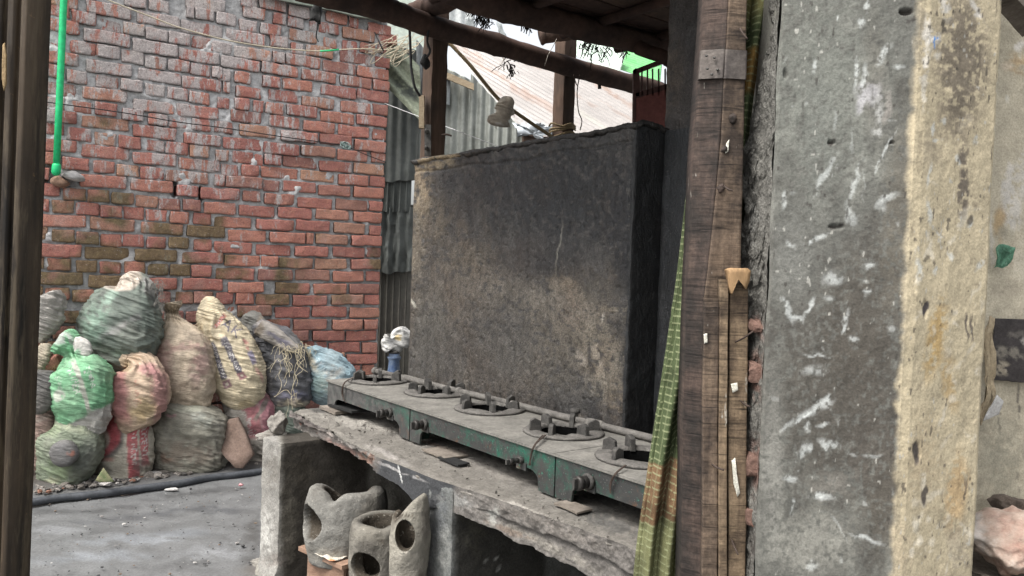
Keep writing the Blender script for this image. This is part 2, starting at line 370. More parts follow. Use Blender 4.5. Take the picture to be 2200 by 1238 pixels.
def m_mortar():
    n = NT('cement_mortar', .95, .15); a = n.noise(20, 6, .7); b = n.noise(110, 3, .7)
    c = n.ramp(a, (.3, (.36, .355, .35)), (.7, (.62, .61, .60)))
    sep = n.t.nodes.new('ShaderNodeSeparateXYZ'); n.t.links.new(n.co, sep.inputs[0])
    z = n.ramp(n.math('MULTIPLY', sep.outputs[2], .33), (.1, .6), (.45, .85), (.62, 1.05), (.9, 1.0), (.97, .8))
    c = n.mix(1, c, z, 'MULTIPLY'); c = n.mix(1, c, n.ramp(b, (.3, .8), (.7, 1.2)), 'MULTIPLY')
    return n.done(c, None, n.bump(b, .7, .003, n.bump(a, .8, .01)))
def brick_mesh(seed, L):
    r = np.random.default_rng(seed); nx, nz = (13, 7) if L > .18 else (9, 7)
    H, D = .076, .10
    x = np.linspace(-.5, .5, nx + 1); z = np.linspace(-.5, .5, nz + 1)
    x[1], x[-2] = -.5 + .0045 / L, .5 - .0045 / L; z[1], z[-2] = -.5 + .0045 / H, .5 - .0045 / H
    x[2], x[-3] = -.5 + .010 / L, .5 - .010 / L; z[2], z[-3] = -.5 + .010 / H, .5 - .010 / H
    X, Z = np.meshgrid(x, z, indexing='ij')
    ex = np.clip((np.abs(X) - .5) * L / .006 + 1, 0, 1); ez = np.clip((np.abs(Z) - .5) * H / .006 + 1, 0, 1)
    rr = np.clip(np.sqrt(ex ** 2 + ez ** 2), 0, 1.4)
    q = np.stack([X * L, Z * H, X * 0 + seed * 3.1], -1)
    out = -.006 * rr ** 2.2 + fbm(q, 30, 3, seed) * .0050 + fbm(q, 9, 2, seed + 9) * .0018
    Xs = X * L * (1 - .03 * ez ** 2) + fbm(q, 30, 3, seed + 3) * .0055; Zs = Z * H * (1 - .07 * ex ** 2) + fbm(q, 30, 3, seed + 4) * .0050 + (fbm(q * [1, 0, 1], 10, 2, seed + 6)) * .004
    # a chip off one corner now and then
    if r.random() < .5:
        cx, cz = r.choice([-1, 1]) * L / 2, r.choice([-1, 1]) * H / 2
        out -= .012 * sst(.045, .0, np.hypot(Xs - cx, (Zs - cz) * 1.2))
    Vf = np.stack([Xs, out, Zs], -1).reshape(-1, 3)
    Fc = [tuple(f) for f in gridF(nx + 1, nz + 1)]
    m = nz + 1; per = [i * m for i in range(nx + 1)] + [nx * m + j for j in range(1, nz + 1)] + [i * m + nz for i in range(nx - 1, -1, -1)] + [j for j in range(nz - 1, 0, -1)]
    bk = Vf[per].copy(); bk[:, 1] = -D; k0 = len(Vf); k = len(per)
    V = np.concatenate([Vf, bk]); Fc += [(per[(i + 1) % k], per[i], k0 + i, k0 + (i + 1) % k) for i in range(k)]
    V[:, 1] *= -1       # front towards -Y local
    Fc = [f for f in Fc]
    return V, Fc
def build_brick_wall():
    wall = empty('brick_wall', W(.9, 0)); tag(wall, 'tall rough red brick wall smeared with grey cement behind the piled sacks', 'wall')
    inv = Matrix.Translation(-Vector(W(.9, 0)))
    # meshes of bricks: local x along the wall, -y out of the wall
    R3 = Matrix(((WE[0], -WN[0], 0), (WE[1], -WN[1], 0), (0, 0, 1))).to_4x4()
    Ls = [meshdata('brick_long', *brick_mesh(s, .245), M_BRICK) for s in range(14)]
    Ss = [meshdata('brick_short', *brick_mesh(40 + s, .118), M_BRICK) for s in range(10)]
    def place(u0, u1, v, par=wall, o=None):
        w_ = u1 - u0; L = w_ > .175
        me = random.choice(Ls if L else Ss); b = bpy.data.objects.new('brick', me); link(b, par)
        out = random.gauss(.0145, .0050) if o is None else o
        M = Matrix.Translation(Vector(W((u0 + u1) / 2, v, out))) @ R3 @ Matrix.Rotation(random.gauss(0, .012), 4, 'Y') @ Matrix.Rotation(random.gauss(0, .02), 4, 'Z')
        M = M @ Matrix.Rotation(PI * random.choice((0, 1)), 4, 'Y') @ Matrix.Diagonal((w_ / (.245 if L else .118), 1, random.uniform(.95, 1.04), 1))
        b.matrix_basis = inv @ M
        b.matrix_parent_inverse = Matrix.Identity(4)
        return b
    allb = [(BR[i] / 1000, BR[i + 1] / 1000, BR[i + 2] / 1000) for i in range(0, len(BR), 3)]
    for (u0, u1, v) in allb:
        o = None
        if abs(u0 - .753) < .03 and abs(v - 1.66) < .035 and u1 - u0 < .15: o = .03
        place(u0, u1, v, o=o)
    # the hidden and far rest of the wall, one joined part
    mb = MB(); occ = [(a - .01, b + .01, v) for a, b, v in allb]
    meshes = [brick_mesh(s, .245) for s in range(6)] + [brick_mesh(60 + s, .118) for s in range(4)]
    rot = np.array([[WE[0], WE[1], 0], [-WN[0], -WN[1], 0], [0, 0, 1]])
    row = 0; v = .045; cnt = 0; n_obj = len(allb)
    while v < 3.35:
        u = -1.75 + (row % 2) * .13 + random.uniform(-.02, .02)
        while u < 1.9:
            k = random.randrange(6) if (row % 3) else random.randrange(6, 10)
            L = .245 if k < 6 else .118; L2 = min(L, 1.925 - u)
            if L2 > .06 and not any(abs(v - c) < .072 and u < b and u + L2 > a for a, b, c in occ):
                vis = u > -.1 and .5 < v < 1.2 and u < .9
                if vis and n_obj < 300: place(u, u + L2, v); n_obj += 1
                else:
                    Vb, Fb = meshes[k]; Vw = (Vb * [L2 / L, 1, 1]) @ rot + W(u + L2 / 2, v, .013) ; mb.add(Vw, Fb)
            u += L2 + .013
        v += .0893; row += 1
    o = mb.build('brick_courses', M_BRICK, wall, True); o.matrix_basis = inv; o['kind'] = 'stuff'
    # mortar bed: a rough sheet with thickness behind, bulging where it was slapped on
    nu, nv = 620, 560
    U, Vv = np.meshgrid(np.linspace(-1.8, 1.93, nu), np.linspace(0, 3.42, nv), indexing='ij')
    q = np.stack([U, Vv, U * 0], -1)
    px, py = topx(W(0, 0) + U[..., None] * WE + Vv[..., None] * UP)
    zone = np.exp(-((px - 330) / 260) ** 2 - ((py - 190) / 210) ** 2) + .35 * np.exp(-((px - 560) / 60) ** 2 - ((py - 330) / 60) ** 2)
    big = fbm(q, 5.5, 4, 21)
    D = -.006 + fbm(q, 60, 3, 4) * .004 + fbm(q, 22, 3, 6) * .005 + sst(.30, .60, big + zone * .22) * .013 + sst(.22, .5, fbm(q, 12, 2, 31)) * .009
    # holes round the loose bricks
    for hx, hy, rx, ry in ((112, 375, 16, 28), (150, 392, 22, 12), (375, 405, 7, 18), (432, 418, 5, 16)):
        D -= .06 * sst(1.3, .8, np.hypot((px - hx) / rx, (py - hy) / ry))
    V = W(0, 0) + U[..., None] * WE + Vv[..., None] * UP + D[..., None] * WN
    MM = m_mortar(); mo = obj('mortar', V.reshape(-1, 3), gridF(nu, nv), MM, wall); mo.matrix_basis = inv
    core = nbox('wall_core', W(-1.8, 0, -.24), WE * 3.73, WN * .17, UP * 3.42, (4, 1, 4), MM, wall, 0); core.matrix_basis = inv
    # end face: bricks' returns on the right end
    capm = nbox('cement_cap', W(-1.8, 3.42, -.26), WE * 3.75, WN * .30, UP * .06, (80, 8, 3), MM, wall, .012, 18); capm.matrix_basis = inv
build_brick_wall()
# flat grey-green plastered strip over the right end of the wall
M_GREEN_PLASTER = m_simple('green_grey_plaster', (.20, .23, .19), (.30, .33, .28), 12, .9, .002)
# ================================================================== sacks
M_SACK = None
def m_sack():
    n = NT('woven_plastic_sack', .6, .45); c = n.attr()
    a = n.noise(16, 5, .7); c = n.mix(1, c, n.ramp(a, (.3, .62), (.7, 1.35)), 'MULTIPLY')
    d = n.noise(48, 4, .75); c = n.mix(n.ramp(d, (.60, 0), (.75, .40)), c, (.14, .12, .09))
    f = n.noise(420, 2, .5)
    wv = n.noise(46, 5, .7, n.map((.6, .6, 2.6)))
    nr = n.bump(wv, .9, .008); nr = n.bump(n.noise(120, 3, .7), .5, .003, nr); nr = n.bump(f, .3, .0006, nr)
    return n.done(c, n.ramp(a, (.3, .55), (.7, .85)), nr)
M_SACK = m_sack()
def sweep(name, ax, Y0, base, ops=(), mat=None, dk=.62, dmax=.14, nr=120, nc=110, wr=.010*WK, wsc=(9, 30), seed=0, pl=None, e=.76, Yf=None, parent=None, creasedir=None, depth_tilt=0):
    """soft body swept along an axis given by silhouette centres and half widths; pl=(row fraction, count) pleats gathered at the tie"""
    ax = np.array(ax, float); k = np.linspace(0, len(ax) - 1, nr)
    def cub(a):
        o = []
        for t in k:
            i = min(int(t), len(a) - 2); f = t - i; p0, p1, p2, p3 = a[max(i - 1, 0)], a[i], a[i + 1], a[min(i + 2, len(a) - 1)]
            o.append(.5 * (2 * p1 + (p2 - p0) * f + (2 * p0 - 5 * p1 + 4 * p2 - p3) * f * f + (3 * p1 - p0 - 3 * p2 + p3) * f ** 3))
        return np.array(o)
    cx, cy, hw = cub(ax[:, 0]), cub(ax[:, 1]), np.maximum(cub(ax[:, 2]), 1.0)
    tt = np.linspace(0, 1, nr); Yc = Y0 + depth_tilt * (tt - .5)
    C = np.array([P(x, y, Y) for x, y, Y in zip(cx, cy, Yc)]); hw_w = hw * Yc / FOC
    T = np.gradient(C, axis=0); T[:, 1] *= .0; T /= np.linalg.norm(T, axis=1)[:, None] + 1e-9
    # smooth the tangents so sections do not cross
    ker = np.hanning(25); ker /= ker.sum(); Tp = np.pad(T, ((12, 12), (0, 0)), 'edge'); T = np.stack([np.convolve(Tp[:, i], ker, 'valid') for i in range(3)], -1)
    S = np.cross(T, np.array([0, 1., 0])); S /= np.linalg.norm(S, axis=1)[:, None]; S[S[:, 0] < 0] *= -1
    th = np.linspace(0, 2 * PI, nc, endpoint=False)
    cs, sn = np.cos(th), np.sin(th); cs2 = np.sign(cs) * np.abs(cs) ** e; sn2 = np.sign(sn) * np.abs(sn) ** e
    dd = np.minimum(hw_w * dk, dmax * (1 - np.exp(-hw_w / .06)))
    N = S[:, None] * cs2[None, :, None] + np.array([0, -1., 0]) * sn2[None, :, None]
    V = C[:, None] + S[:, None] * (hw_w[:, None] * cs2)[..., None] + np.array([0, -1., 0]) * (dd[:, None] * sn2)[..., None]
    q = V + seed * 7.7
    al = q @ np.array([.35, .3, 1.0]) if creasedir is None else q @ np.array(creasedir)
    ac = np.stack([q[..., 0] * wsc[0], q[..., 1] * wsc[0], al * wsc[1]], -1)
    cr = 1 - np.abs(fbm(ac, 1, 3, seed + 1)) * 2.6; cr2 = fbm(q, 7, 3, seed + 2); cr3 = 1 - np.abs(fbm(q, 16, 3, seed + 5)) * 2.4
    cr4 = 1 - np.abs(fbm(np.stack([q[..., 0] * 5, q[..., 1] * 20, q[..., 2] * 11 + q[..., 0] * 4], -1), 1, 2, seed + 31)) * 3
    crs = np.clip(1 - np.abs(fbm(np.stack([q[..., 0] * wsc[0] * .8 + 3, q[..., 1] * wsc[0], al * wsc[1] * 2.1], -1), 1, 2, seed + 61)) * 4, 0, 1)
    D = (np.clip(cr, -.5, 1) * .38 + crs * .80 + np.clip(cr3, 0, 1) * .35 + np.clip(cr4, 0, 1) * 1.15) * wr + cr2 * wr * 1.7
    if pl:
        t0, cnt = pl; g = np.exp(-((tt - t0) / .12) ** 2)[:, None]
        D = D + g * np.sin(th[None] * cnt + fbm(q, 10, 2, seed + 7) * 5) * np.minimum(hw_w, .05)[:, None] * .22
    D = D * sst(0, .03, hw_w)[:, None]
    V = V + N * D[..., None]
    px, py = topx(V)
    col = paint(px, py, base, ops, 5, .05, seed)
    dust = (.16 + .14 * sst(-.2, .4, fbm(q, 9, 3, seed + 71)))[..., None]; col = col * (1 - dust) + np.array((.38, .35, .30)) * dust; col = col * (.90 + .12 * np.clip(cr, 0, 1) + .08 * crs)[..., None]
    Vf = V.reshape(-1, 3); Fc = gridF(nr, nc, True)
    # outward orientation
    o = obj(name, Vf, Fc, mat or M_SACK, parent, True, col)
    bm = bmesh.new(); bm.from_mesh(o.data); bm.verts.ensure_lookup_table()
    try:
        bm.faces.new([bm.verts[i] for i in range(nc)]); bm.faces.new([bm.verts[(nr - 1) * nc + i] for i in range(nc)])
    except Exception: pass
    bmesh.ops.recalc_face_normals(bm, faces=bm.faces); bm.to_mesh(o.data); bm.free()
    return o
def Yw(px):                      # forward distance of the brick wall at an image column near the ground
    s = (px - 1100) / FOC; t = (s * WO[1] - WO[0]) / (WE[0] - s * WE[1]); return WO[1] + WE[1] * t
TX = {k: text_mask(v) for k, v in dict(en='AKIJ CEMENT', bn='আকিজ সিমেন্ট', cem='সিমেন্ট', sup='SUPER', supb='সুপার', AK='AK', cm='CEMENT', seal='সিমেন্ট').items()}
WHT, NAVY, RED = (.55, .53, .5), (.035, .035, .075), (.36, .025, .045)
def straw(name, pts, n, spread, L, mat, parent=None, r=.0012, seed=0):
    rg = np.random.default_rng(seed); mb = MB()
    for i in range(n):
        p = np.array(pts[rg.integers(len(pts))]) + rg.normal(0, spread * .3, 3); q = [p]
        d = rg.normal(0, 1, 3) * [1, .4, 1]; d /= np.linalg.norm(d)
        for k in range(6):
            d = d * .75 + rg.normal(0, .35, 3) + [0, 0, -.28]; q.append(q[-1] + d * L / 6 * rg.uniform(.5, 1.2))
        V, Fc = tubeVF(crv(q, 3), r * rg.uniform(.6, 1.4), 4, False); mb.add(V, Fc)
    return mb.build(name, mat, parent, True)
M_STRAW = m_simple('plastic_raffia', (.42, .36, .24), (.58, .52, .38), 30, .7)
M_TIE = m_simple('cord_brown', (.12, .09, .05), (.24, .18, .10), 60, .9)
def build_sacks():
    def S(name, label, ax, off, base, ops, **k):
        Y = Yw(np.mean([a[0] for a in ax])) - off
        o = sweep(name, ax, Y, base, ops, **k); tag(o, label, 'sack', 'filled sacks piled against the brick wall'); return o, Y
    # back ones first
    o, _ = S('filled_sack', 'dusty white sack half hidden at the top left corner of the pile', [(84, 646, 42), (92, 662, 42), (90, 688, 32), (82, 712, 22), (78, 734, 8)], .16, (.36, .34, .31), [('s', 80, 700, 40, 12, 20, (.2, .18, .16), .6, .5)], seed=3, wr=.012*WK)
    o, _ = S('filled_sack', 'small dirty cream sack with a knotted top beside the loose brick', [(96, 738, 7), (95, 750, 16), (86, 765, 24), (76, 785, 20), (72, 800, 6)], .2, (.34, .29, .21), [], seed=4, wr=.01*WK)
    o, _ = S('filled_sack', 'black plastic sack at the far left of the pile', [(92, 797, 16), (90, 822, 30), (86, 853, 32), (84, 878, 22), (84, 890, 6)], .3, (.03, .032, .036), [], seed=5, wr=.008*WK, dmax=.12)
    o, _ = S('filled_sack', 'dull pink brown sack squeezed in at the bottom left of the pile', [(118, 868, 8), (104, 880, 14), (95, 905, 24), (86, 940, 28), (80, 985, 22), (78, 1010, 8)], .22, (.26, .17, .14), [('s', 90, 900, 20, 8, -30, (.4, .33, .28), .7, .5)], seed=6, wr=.012*WK)
    o, _ = S('filled_sack', 'grey sack slumped behind the cream printed sack, its rolled neck showing', [(520, 688, 12), (528, 692, 24), (545, 700, 27), (552, 716, 28), (552, 760, 40), (555, 820, 42), (556, 860, 10)], .10, (.10, .105, .10), [('e', 558, 698, 8, 20, 0, (.26, .2, .13), .7, .6)], seed=7, wr=.010*WK, dmax=.08)
    o, _ = S('filled_sack', 'dark green sack almost hidden behind the concrete workbench end', [(608, 852, 22), (612, 880, 40), (612, 920, 44), (610, 955, 30), (610, 965, 8)], .30, (.03, .06, .045), [], seed=8, dmax=.12)
    # bottom row
    g2 = (.13, .17, .11)
    o, Y = S('filled_sack', 'mossy green sack with a grey bulging patch, bottom left of the pile', [(132, 884, 18), (148, 900, 34), (156, 928, 54), (151, 962, 64), (138, 1000, 57), (123, 1034, 42), (118, 1052, 26), (118, 1061, 6)], .30, g2,
      [('s', 130, 1010, 40, 34, 0, (.12, .19, .08), .7, .6), ('s', 150, 915, 50, 14, 15, (.27, .30, .20), .8, .6), ('e', 180, 990, 30, 50, 20, (.05, .06, .06), .7, .7), ('s', 110, 1035, 22, 12, 0, (.30, .30, .2), .6, .5), ('s', 115, 925, 20, 18, 0, (.22, .30, .16), .7, .6)], seed=9, wr=.010*WK)
    sweep('patch_bulge', [(136, 946, 8), (137, 955, 22), (138, 972, 29), (140, 990, 24), (142, 1002, 8)], Y - .135, (.07, .072, .078), [('s', 152, 975, 9, 10, 0, (.3, .09, .05), .8, .5), ('s', 130, 962, 14, 10, 0, (.14, .14, .15), .7, .5)], dmax=.05, nr=50, nc=48, wr=.004*WK, seed=10, parent=o)
    tw = lambda key, cx, cy, rx, ry, an, c=WHT, al=.9: ('t', cx, cy, rx, ry, an, c, al, .2, TX[key])
    o, Y = S('filled_sack', 'white sack with two red lettered stripes and a red crescent beneath the pink sack', [(254, 876, 8), (255, 886, 11), (262, 900, 32), (268, 925, 53), (265, 962, 62), (262, 1000, 62), (264, 1022, 57), (266, 1032, 40)], .28, (.40, .37, .30),
      [('e', 205, 930, 62, 62, 0, (.06, .05, .05), .95, .1), ('e', 203, 926, 58, 57, 0, RED, .98, .08), ('e', 206, 946, 30, 30, 0, (.45, .40, .33), .95, .12), ('e', 206, 948, 23, 23, 0, (.33, .27, .2), .9, .15),
       tw('seal', 212, 948, 15, 7, -62, RED), ('e', 255, 886, 13, 26, 0, (.5, .05, .09), .95, .2),
       ('r', 286, 960, 12, 75, -2, RED, .95, .1), ('r', 311, 945, 9, 55, -2, RED, .95, .1), tw('bn', 286, 950, 50, 8, 88), tw('cm', 311, 945, 38, 6, 88),
       ('s', 225, 1010, 26, 14, 0, (.16, .15, .12), .8, .6), ('s', 300, 1000, 22, 20, 0, (.13, .08, .08), .7, .6), ('r', 229, 985, 14, 5, 5, (.36, .12, .1), .6, .4)], seed=11, wr=.009*WK, e=.9)
    o, Y = S('filled_sack', 'wide earth stained grey sack in the middle of the bottom row', [(410, 862, 26), (408, 874, 58), (405, 900, 72), (405, 950, 77), (406, 985, 75), (406, 1004, 68), (406, 1012, 48)], .30, (.17, .165, .13),
      [('s', 400, 975, 80, 32, 0, (.12, .09, .065), .8, .6), ('s', 430, 900, 34, 20, 20, (.28, .30, .26), .7, .5), ('s', 370, 895, 14, 6, 10, (.42, .2, .24), .7, .5), ('s', 400, 880, 50, 8, -5, (.30, .31, .24), .7, .5), ('s', 355, 985, 14, 12, 0, (.2, .11, .07), .7, .5)], seed=12, wr=.012*WK, e=.72)
    o, Y = S('filled_sack', 'magenta and white striped sack behind the leaning tile, right of the bottom row', [(488, 842, 6), (498, 850, 26), (518, 862, 50), (532, 890, 55), (542, 930, 48), (547, 970, 42), (549, 998, 32), (550, 1010, 8)], .26, (.36, .33, .29),
      [('r', 500, 862, 44, 11, 22, (.34, .04, .08), .9, .3), ('r', 545, 905, 16, 36, -10, (.34, .04, .08), .9, .3), ('r', 575, 890, 17, 50, -8, (.36, .07, .13), .9, .3), ('r', 562, 880, 5, 30, 28, (.07, .08, .06), .8, .3), tw('cem', 534, 912, 26, 8, 70, WHT, .7), ('s', 545, 975, 30, 22, 0, (.1, .09, .08), .7, .6)], seed=13, wr=.010*WK)
    # upper row
    o, Y = S('filled_sack', 'big dark green sack with an open beige mouth, topmost of the pile', [(236, 797, 5), (243, 785, 26), (252, 764, 58), (259, 735, 75), (262, 708, 81), (267, 682, 79), (275, 655, 68), (284, 634, 52), (287, 622, 40), (284, 608, 30), (277, 596, 17), (272, 588, 6)], .22, (.085, .12, .10),
      [('s', 200, 700, 30, 60, 20, (.20, .33, .25), .75, .6), ('s', 235, 640, 26, 14, -35, (.26, .40, .32), .8, .5), ('s', 262, 700, 60, 8, -30, (.30, .28, .29), .55, .6), ('e', 262, 599, 46, 26, -8, (.50, .43, .36), .95, .2), ('s', 322, 612, 20, 22, 0, (.26, .25, .24), .8, .4), ('s', 330, 645, 14, 24, 0, (.035, .04, .04), .8, .5), ('s', 200, 770, 20, 10, 40, (.28, .3, .28), .6, .5), ('s', 270, 760, 60, 9, 8, (.18, .28, .2), .5, .6)], seed=14, wr=.013*WK, wsc=(5, 26), pl=(.86, 15), dmax=.19)
    straw('frayed_mouth', [P(x, y, Y - .05) for x, y in ((338, 606), (344, 618), (346, 640), (348, 655))], 60, .03, .06, m_simple('grey_fray', (.12, .12, .11), (.3, .28, .25), 50), o, .0011, 2)
    o, Y = S('filled_sack', 'tall pinkish beige sack tied at the top, centre of the pile', [(366, 650, 22), (368, 660, 17), (370, 673, 11), (373, 688, 17), (377, 712, 42), (382, 740, 60), (386, 768, 67), (390, 802, 68), (397, 840, 61), (401, 868, 50), (402, 886, 38), (402, 894, 20)], .24, (.44, .355, .26),
      [('s', 345, 770, 26, 60, 0, (.38, .19, .17), .7, .6), ('s', 430, 780, 22, 50, 10, (.36, .18, .17), .7, .6), ('s', 395, 745, 44, 10, -12, (.40, .22, .2), .6, .6), ('e', 365, 662, 22, 14, 0, (.22, .16, .09), .9, .3), ('s', 400, 830, 40, 14, 0, (.24, .17, .12), .6, .6), ('s', 400, 880, 36, 12, 0, (.42, .32, .19), .8, .5), ('s', 350, 720, 8, 34, 22, (.26, .2, .12), .7, .5)], seed=15, wr=.009*WK, pl=(.22, 17), dmax=.18)
    # printed cream sack
    S3 = [(452, 637, 7), (452, 646, 18), (454, 664, 27), (458, 682, 33), (470, 706, 39), (488, 735, 46), (501, 766, 53), (511, 802, 56), (521, 836, 50), (527, 862, 36), (530, 878, 18), (531, 884, 6)]
    o, Y = S('filled_sack', 'cream cement sack with blue lettered bands, its folded top sticking up from the pile', S3, .27, (.56, .475, .32),
      [('r', 472, 690, 5, 20, 38, (.40, .06, .05), .9, .2), tw('cm', 472, 690, 16, 3.5, -52), tw('AK', 498, 705, 24, 12, 38, (.10, .09, .15), .95),
       ('r', 470, 776, 7, 44, -21, NAVY, .95, .1), tw('bn', 470, 776, 39, 6, -111), ('r', 498, 764, 7, 44, -25, NAVY, .95, .1), tw('en', 498, 762, 37, 5, -115),
       ('r', 519, 808, 9, 8, -20, (.20, .05, .08), .9, .2), ('e', 519, 808, 4, 4, 0, (.45, .40, .32), .9, .2), ('r', 490, 827, 9, 9, -20, (.16, .05, .09), .9, .2), ('e', 490, 827, 4, 4, 0, (.45, .40, .32), .9, .2),
       ('s', 532, 748, 5, 30, -25, (.42, .12, .12), .8, .4), ('r', 542, 768, 6, 14, -25, (.16, .15, .30), .8, .3), ('s', 556, 800, 6, 26, -20, (.42, .2, .18), .7, .4), ('e', 434, 690, 10, 22, 10, (.30, .22, .12), .6, .6), ('s', 528, 866, 30, 14, 0, (.40, .31, .16), .7, .6)],
      seed=16, wr=.008*WK, wsc=(6, 50), creasedir=(.25, .1, 1.0), pl=(.37, 9), dmax=.17, nr=230, nc=200)
    straw('tie_strings', [P(x, y, Y - .13) for x, y in ((428, 690), (424, 705), (432, 716))], 26, .03, .08, M_STRAW, o, .0012, 5)
    o, Y = S('filled_sack', 'bright green and white lettered sack with a bow knotted neck, left of the pile', [(128, 724, 8), (135, 729, 26), (144, 741, 29), (151, 752, 16), (155, 762, 12), (159, 774, 26), (165, 787, 50), (169, 806, 65), (175, 842, 63), (183, 880, 57), (196, 905, 42), (206, 922, 30), (214, 934, 12)], .34, (.12, .36, .18),
      [('r', 232, 925, 95, 52, -28, (.42, .40, .38), .95, .1), ('r', 176, 830, 5.5, 62, -17, (.42, .40, .36), .85, .2), ('e', 130, 726, 34, 15, 10, (.42, .45, .42), .85, .4), ('s', 178, 745, 20, 10, 10, (.46, .45, .42), .8, .4), ('s', 145, 742, 7, 22, -15, (.10, .40, .18), .9, .4),
       tw('supb', 193, 812, 24, 8, 72, (.5, .52, .47)), tw('sup', 160, 818, 30, 7, 75, (.5, .52, .47)), tw('sup', 128, 826, 18, 6, 72, (.35, .45, .35), .8), ('s', 128, 850, 13, 12, 0, (.5, .5, .45), .8, .3), ('s', 225, 905, 18, 14, 0, (.3, .26, .22), .6, .5), ('s', 130, 888, 22, 12, 30, (.08, .26, .12), .6, .5), ('s', 215, 810, 14, 26, 0, (.05, .2, .09), .5, .6)],
      seed=17, wr=.009*WK, pl=(.38, 11), dmax=.18, nr=200, nc=190)
    o2 = sweep('mouth_flap', [(160, 728, 5), (168, 736, 14), (178, 748, 17), (186, 760, 12), (188, 770, 4)], Y - .02, (.46, .45, .42), [('s', 168, 760, 10, 12, 0, (.1, .36, .18), .8, .4)], nr=40, nc=40, wr=.006*WK, seed=18, parent=o, dmax=.03)
    o, Y = S('filled_sack', 'short faded pink and yellow sack with a brown twisted neck, between green and beige sacks', [(262, 780, 11), (270, 777, 14), (283, 777, 16), (292, 784, 34), (295, 800, 52), (296, 828, 60), (298, 856, 60), (301, 882, 50), (306, 904, 42), (312, 913, 30), (314, 918, 14)], .36, (.44, .32, .22),
      [('r', 255, 850, 20, 60, -6, (.40, .10, .12), .8, .5), ('r', 345, 850, 17, 60, -2, (.36, .14, .15), .75, .5), ('s', 320, 795, 26, 18, 20, (.42, .16, .17), .8, .5), ('s', 305, 880, 34, 30, 0, (.40, .29, .13), .8, .6), ('e', 265, 786, 18, 16, 0, (.20, .13, .06), .9, .3), tw('cem', 292, 842, 30, 8, 80, (.42, .15, .10), .6), tw('cem', 325, 835, 24, 6, 80, (.42, .15, .13), .5)],
      seed=19, wr=.010*WK, pl=(.3, 13), dmax=.17)
    o, Y = S('filled_sack', 'navy blue sack hung with loose raffia strings near the workbench', [(552, 694, 10), (562, 706, 20), (580, 722, 27), (598, 742, 38), (606, 775, 48), (613, 815, 52), (616, 848, 50), (617, 870, 38), (617, 884, 12)], .26, (.035, .042, .06),
      [('s', 598, 780, 10, 60, -8, (.18, .18, .2), .6, .5), ('s', 625, 868, 46, 18, 0, (.34, .29, .21), .85, .6), ('s', 620, 850, 40, 12, 0, (.05, .06, .16), .8, .6), ('e', 572, 700, 30, 12, 28, (.30, .27, .25), .6, .5), ('s', 560, 712, 14, 12, 0, (.15, .09, .05), .8, .5), tw('cem', 580, 805, 26, 6, 85, (.22, .22, .24), .7)], seed=20, wr=.012*WK)
    sweep('rolled_mouth', [(556, 702, 14), (572, 712, 17), (596, 727, 16), (620, 742, 12), (640, 752, 7)], Y - .12, (.24, .22, .20), [('e', 556, 704, 13, 16, 0, (.12, .09, .06), .9, .4), ('r', 596, 727, 5, 30, -60, (.06, .06, .12), .8, .4)], nr=60, nc=40, wr=.006*WK, seed=21, parent=o, dmax=.05)
    straw('raffia_strings', [P(x, y, Y - .2) for x, y in ((610, 745), (618, 752), (640, 750), (650, 742), (600, 780), (628, 850))], 36, .05, .12, M_STRAW, o, .0013, 3)
    mb = MB(); rg = np.random.default_rng(4)
    for x0, x1, y1 in ((612, 600, 850), (618, 612, 830), (622, 625, 810), (640, 632, 860), (645, 640, 830), (642, 628, 880), (608, 618, 800), (648, 652, 800)):
        q = [P(x0 + (x1 - x0) * t + rg.normal(0, 4), 750 + (y1 - 750) * t, Y - .19 - .02 * rg.random()) for t in np.linspace(0, 1, 8)]
        mb.add(*tubeVF(crv(q, 4), .0016, 5, False))
    mb.build('hanging_raffia', M_STRAW, o, True)
    o, Y = S('filled_sack', 'pale blue sack with faded white print leaning right towards the workbench', [(652, 760, 8), (664, 762, 18), (680, 772, 28), (697, 790, 44), (708, 815, 52), (712, 842, 44), (716, 862, 26), (718, 872, 8)], .34, (.16, .26, .31),
      [('s', 690, 830, 24, 30, 0, (.20, .30, .27), .7, .6), ('s', 715, 800, 26, 16, -10, (.36, .35, .32), .7, .5), ('s', 665, 775, 10, 34, -30, (.40, .35, .25), .8, .5), tw('cem', 722, 800, 20, 6, 62, (.42, .47, .5), .8), tw('sup', 690, 782, 14, 5, 45, (.42, .47, .5), .7), tw('supb', 700, 835, 16, 7, 70, (.4, .42, .4), .7), ('s', 730, 860, 26, 8, -10, (.1, .12, .14), .7, .5)], seed=22, wr=.012*WK, dmax=.15)
    straw('neck_fray', [P(x, y, Y - .05) for x, y in ((645, 742), (655, 750), (668, 752), (640, 738))], 50, .03, .05, M_STRAW, o, .0013, 8)
build_sacks()
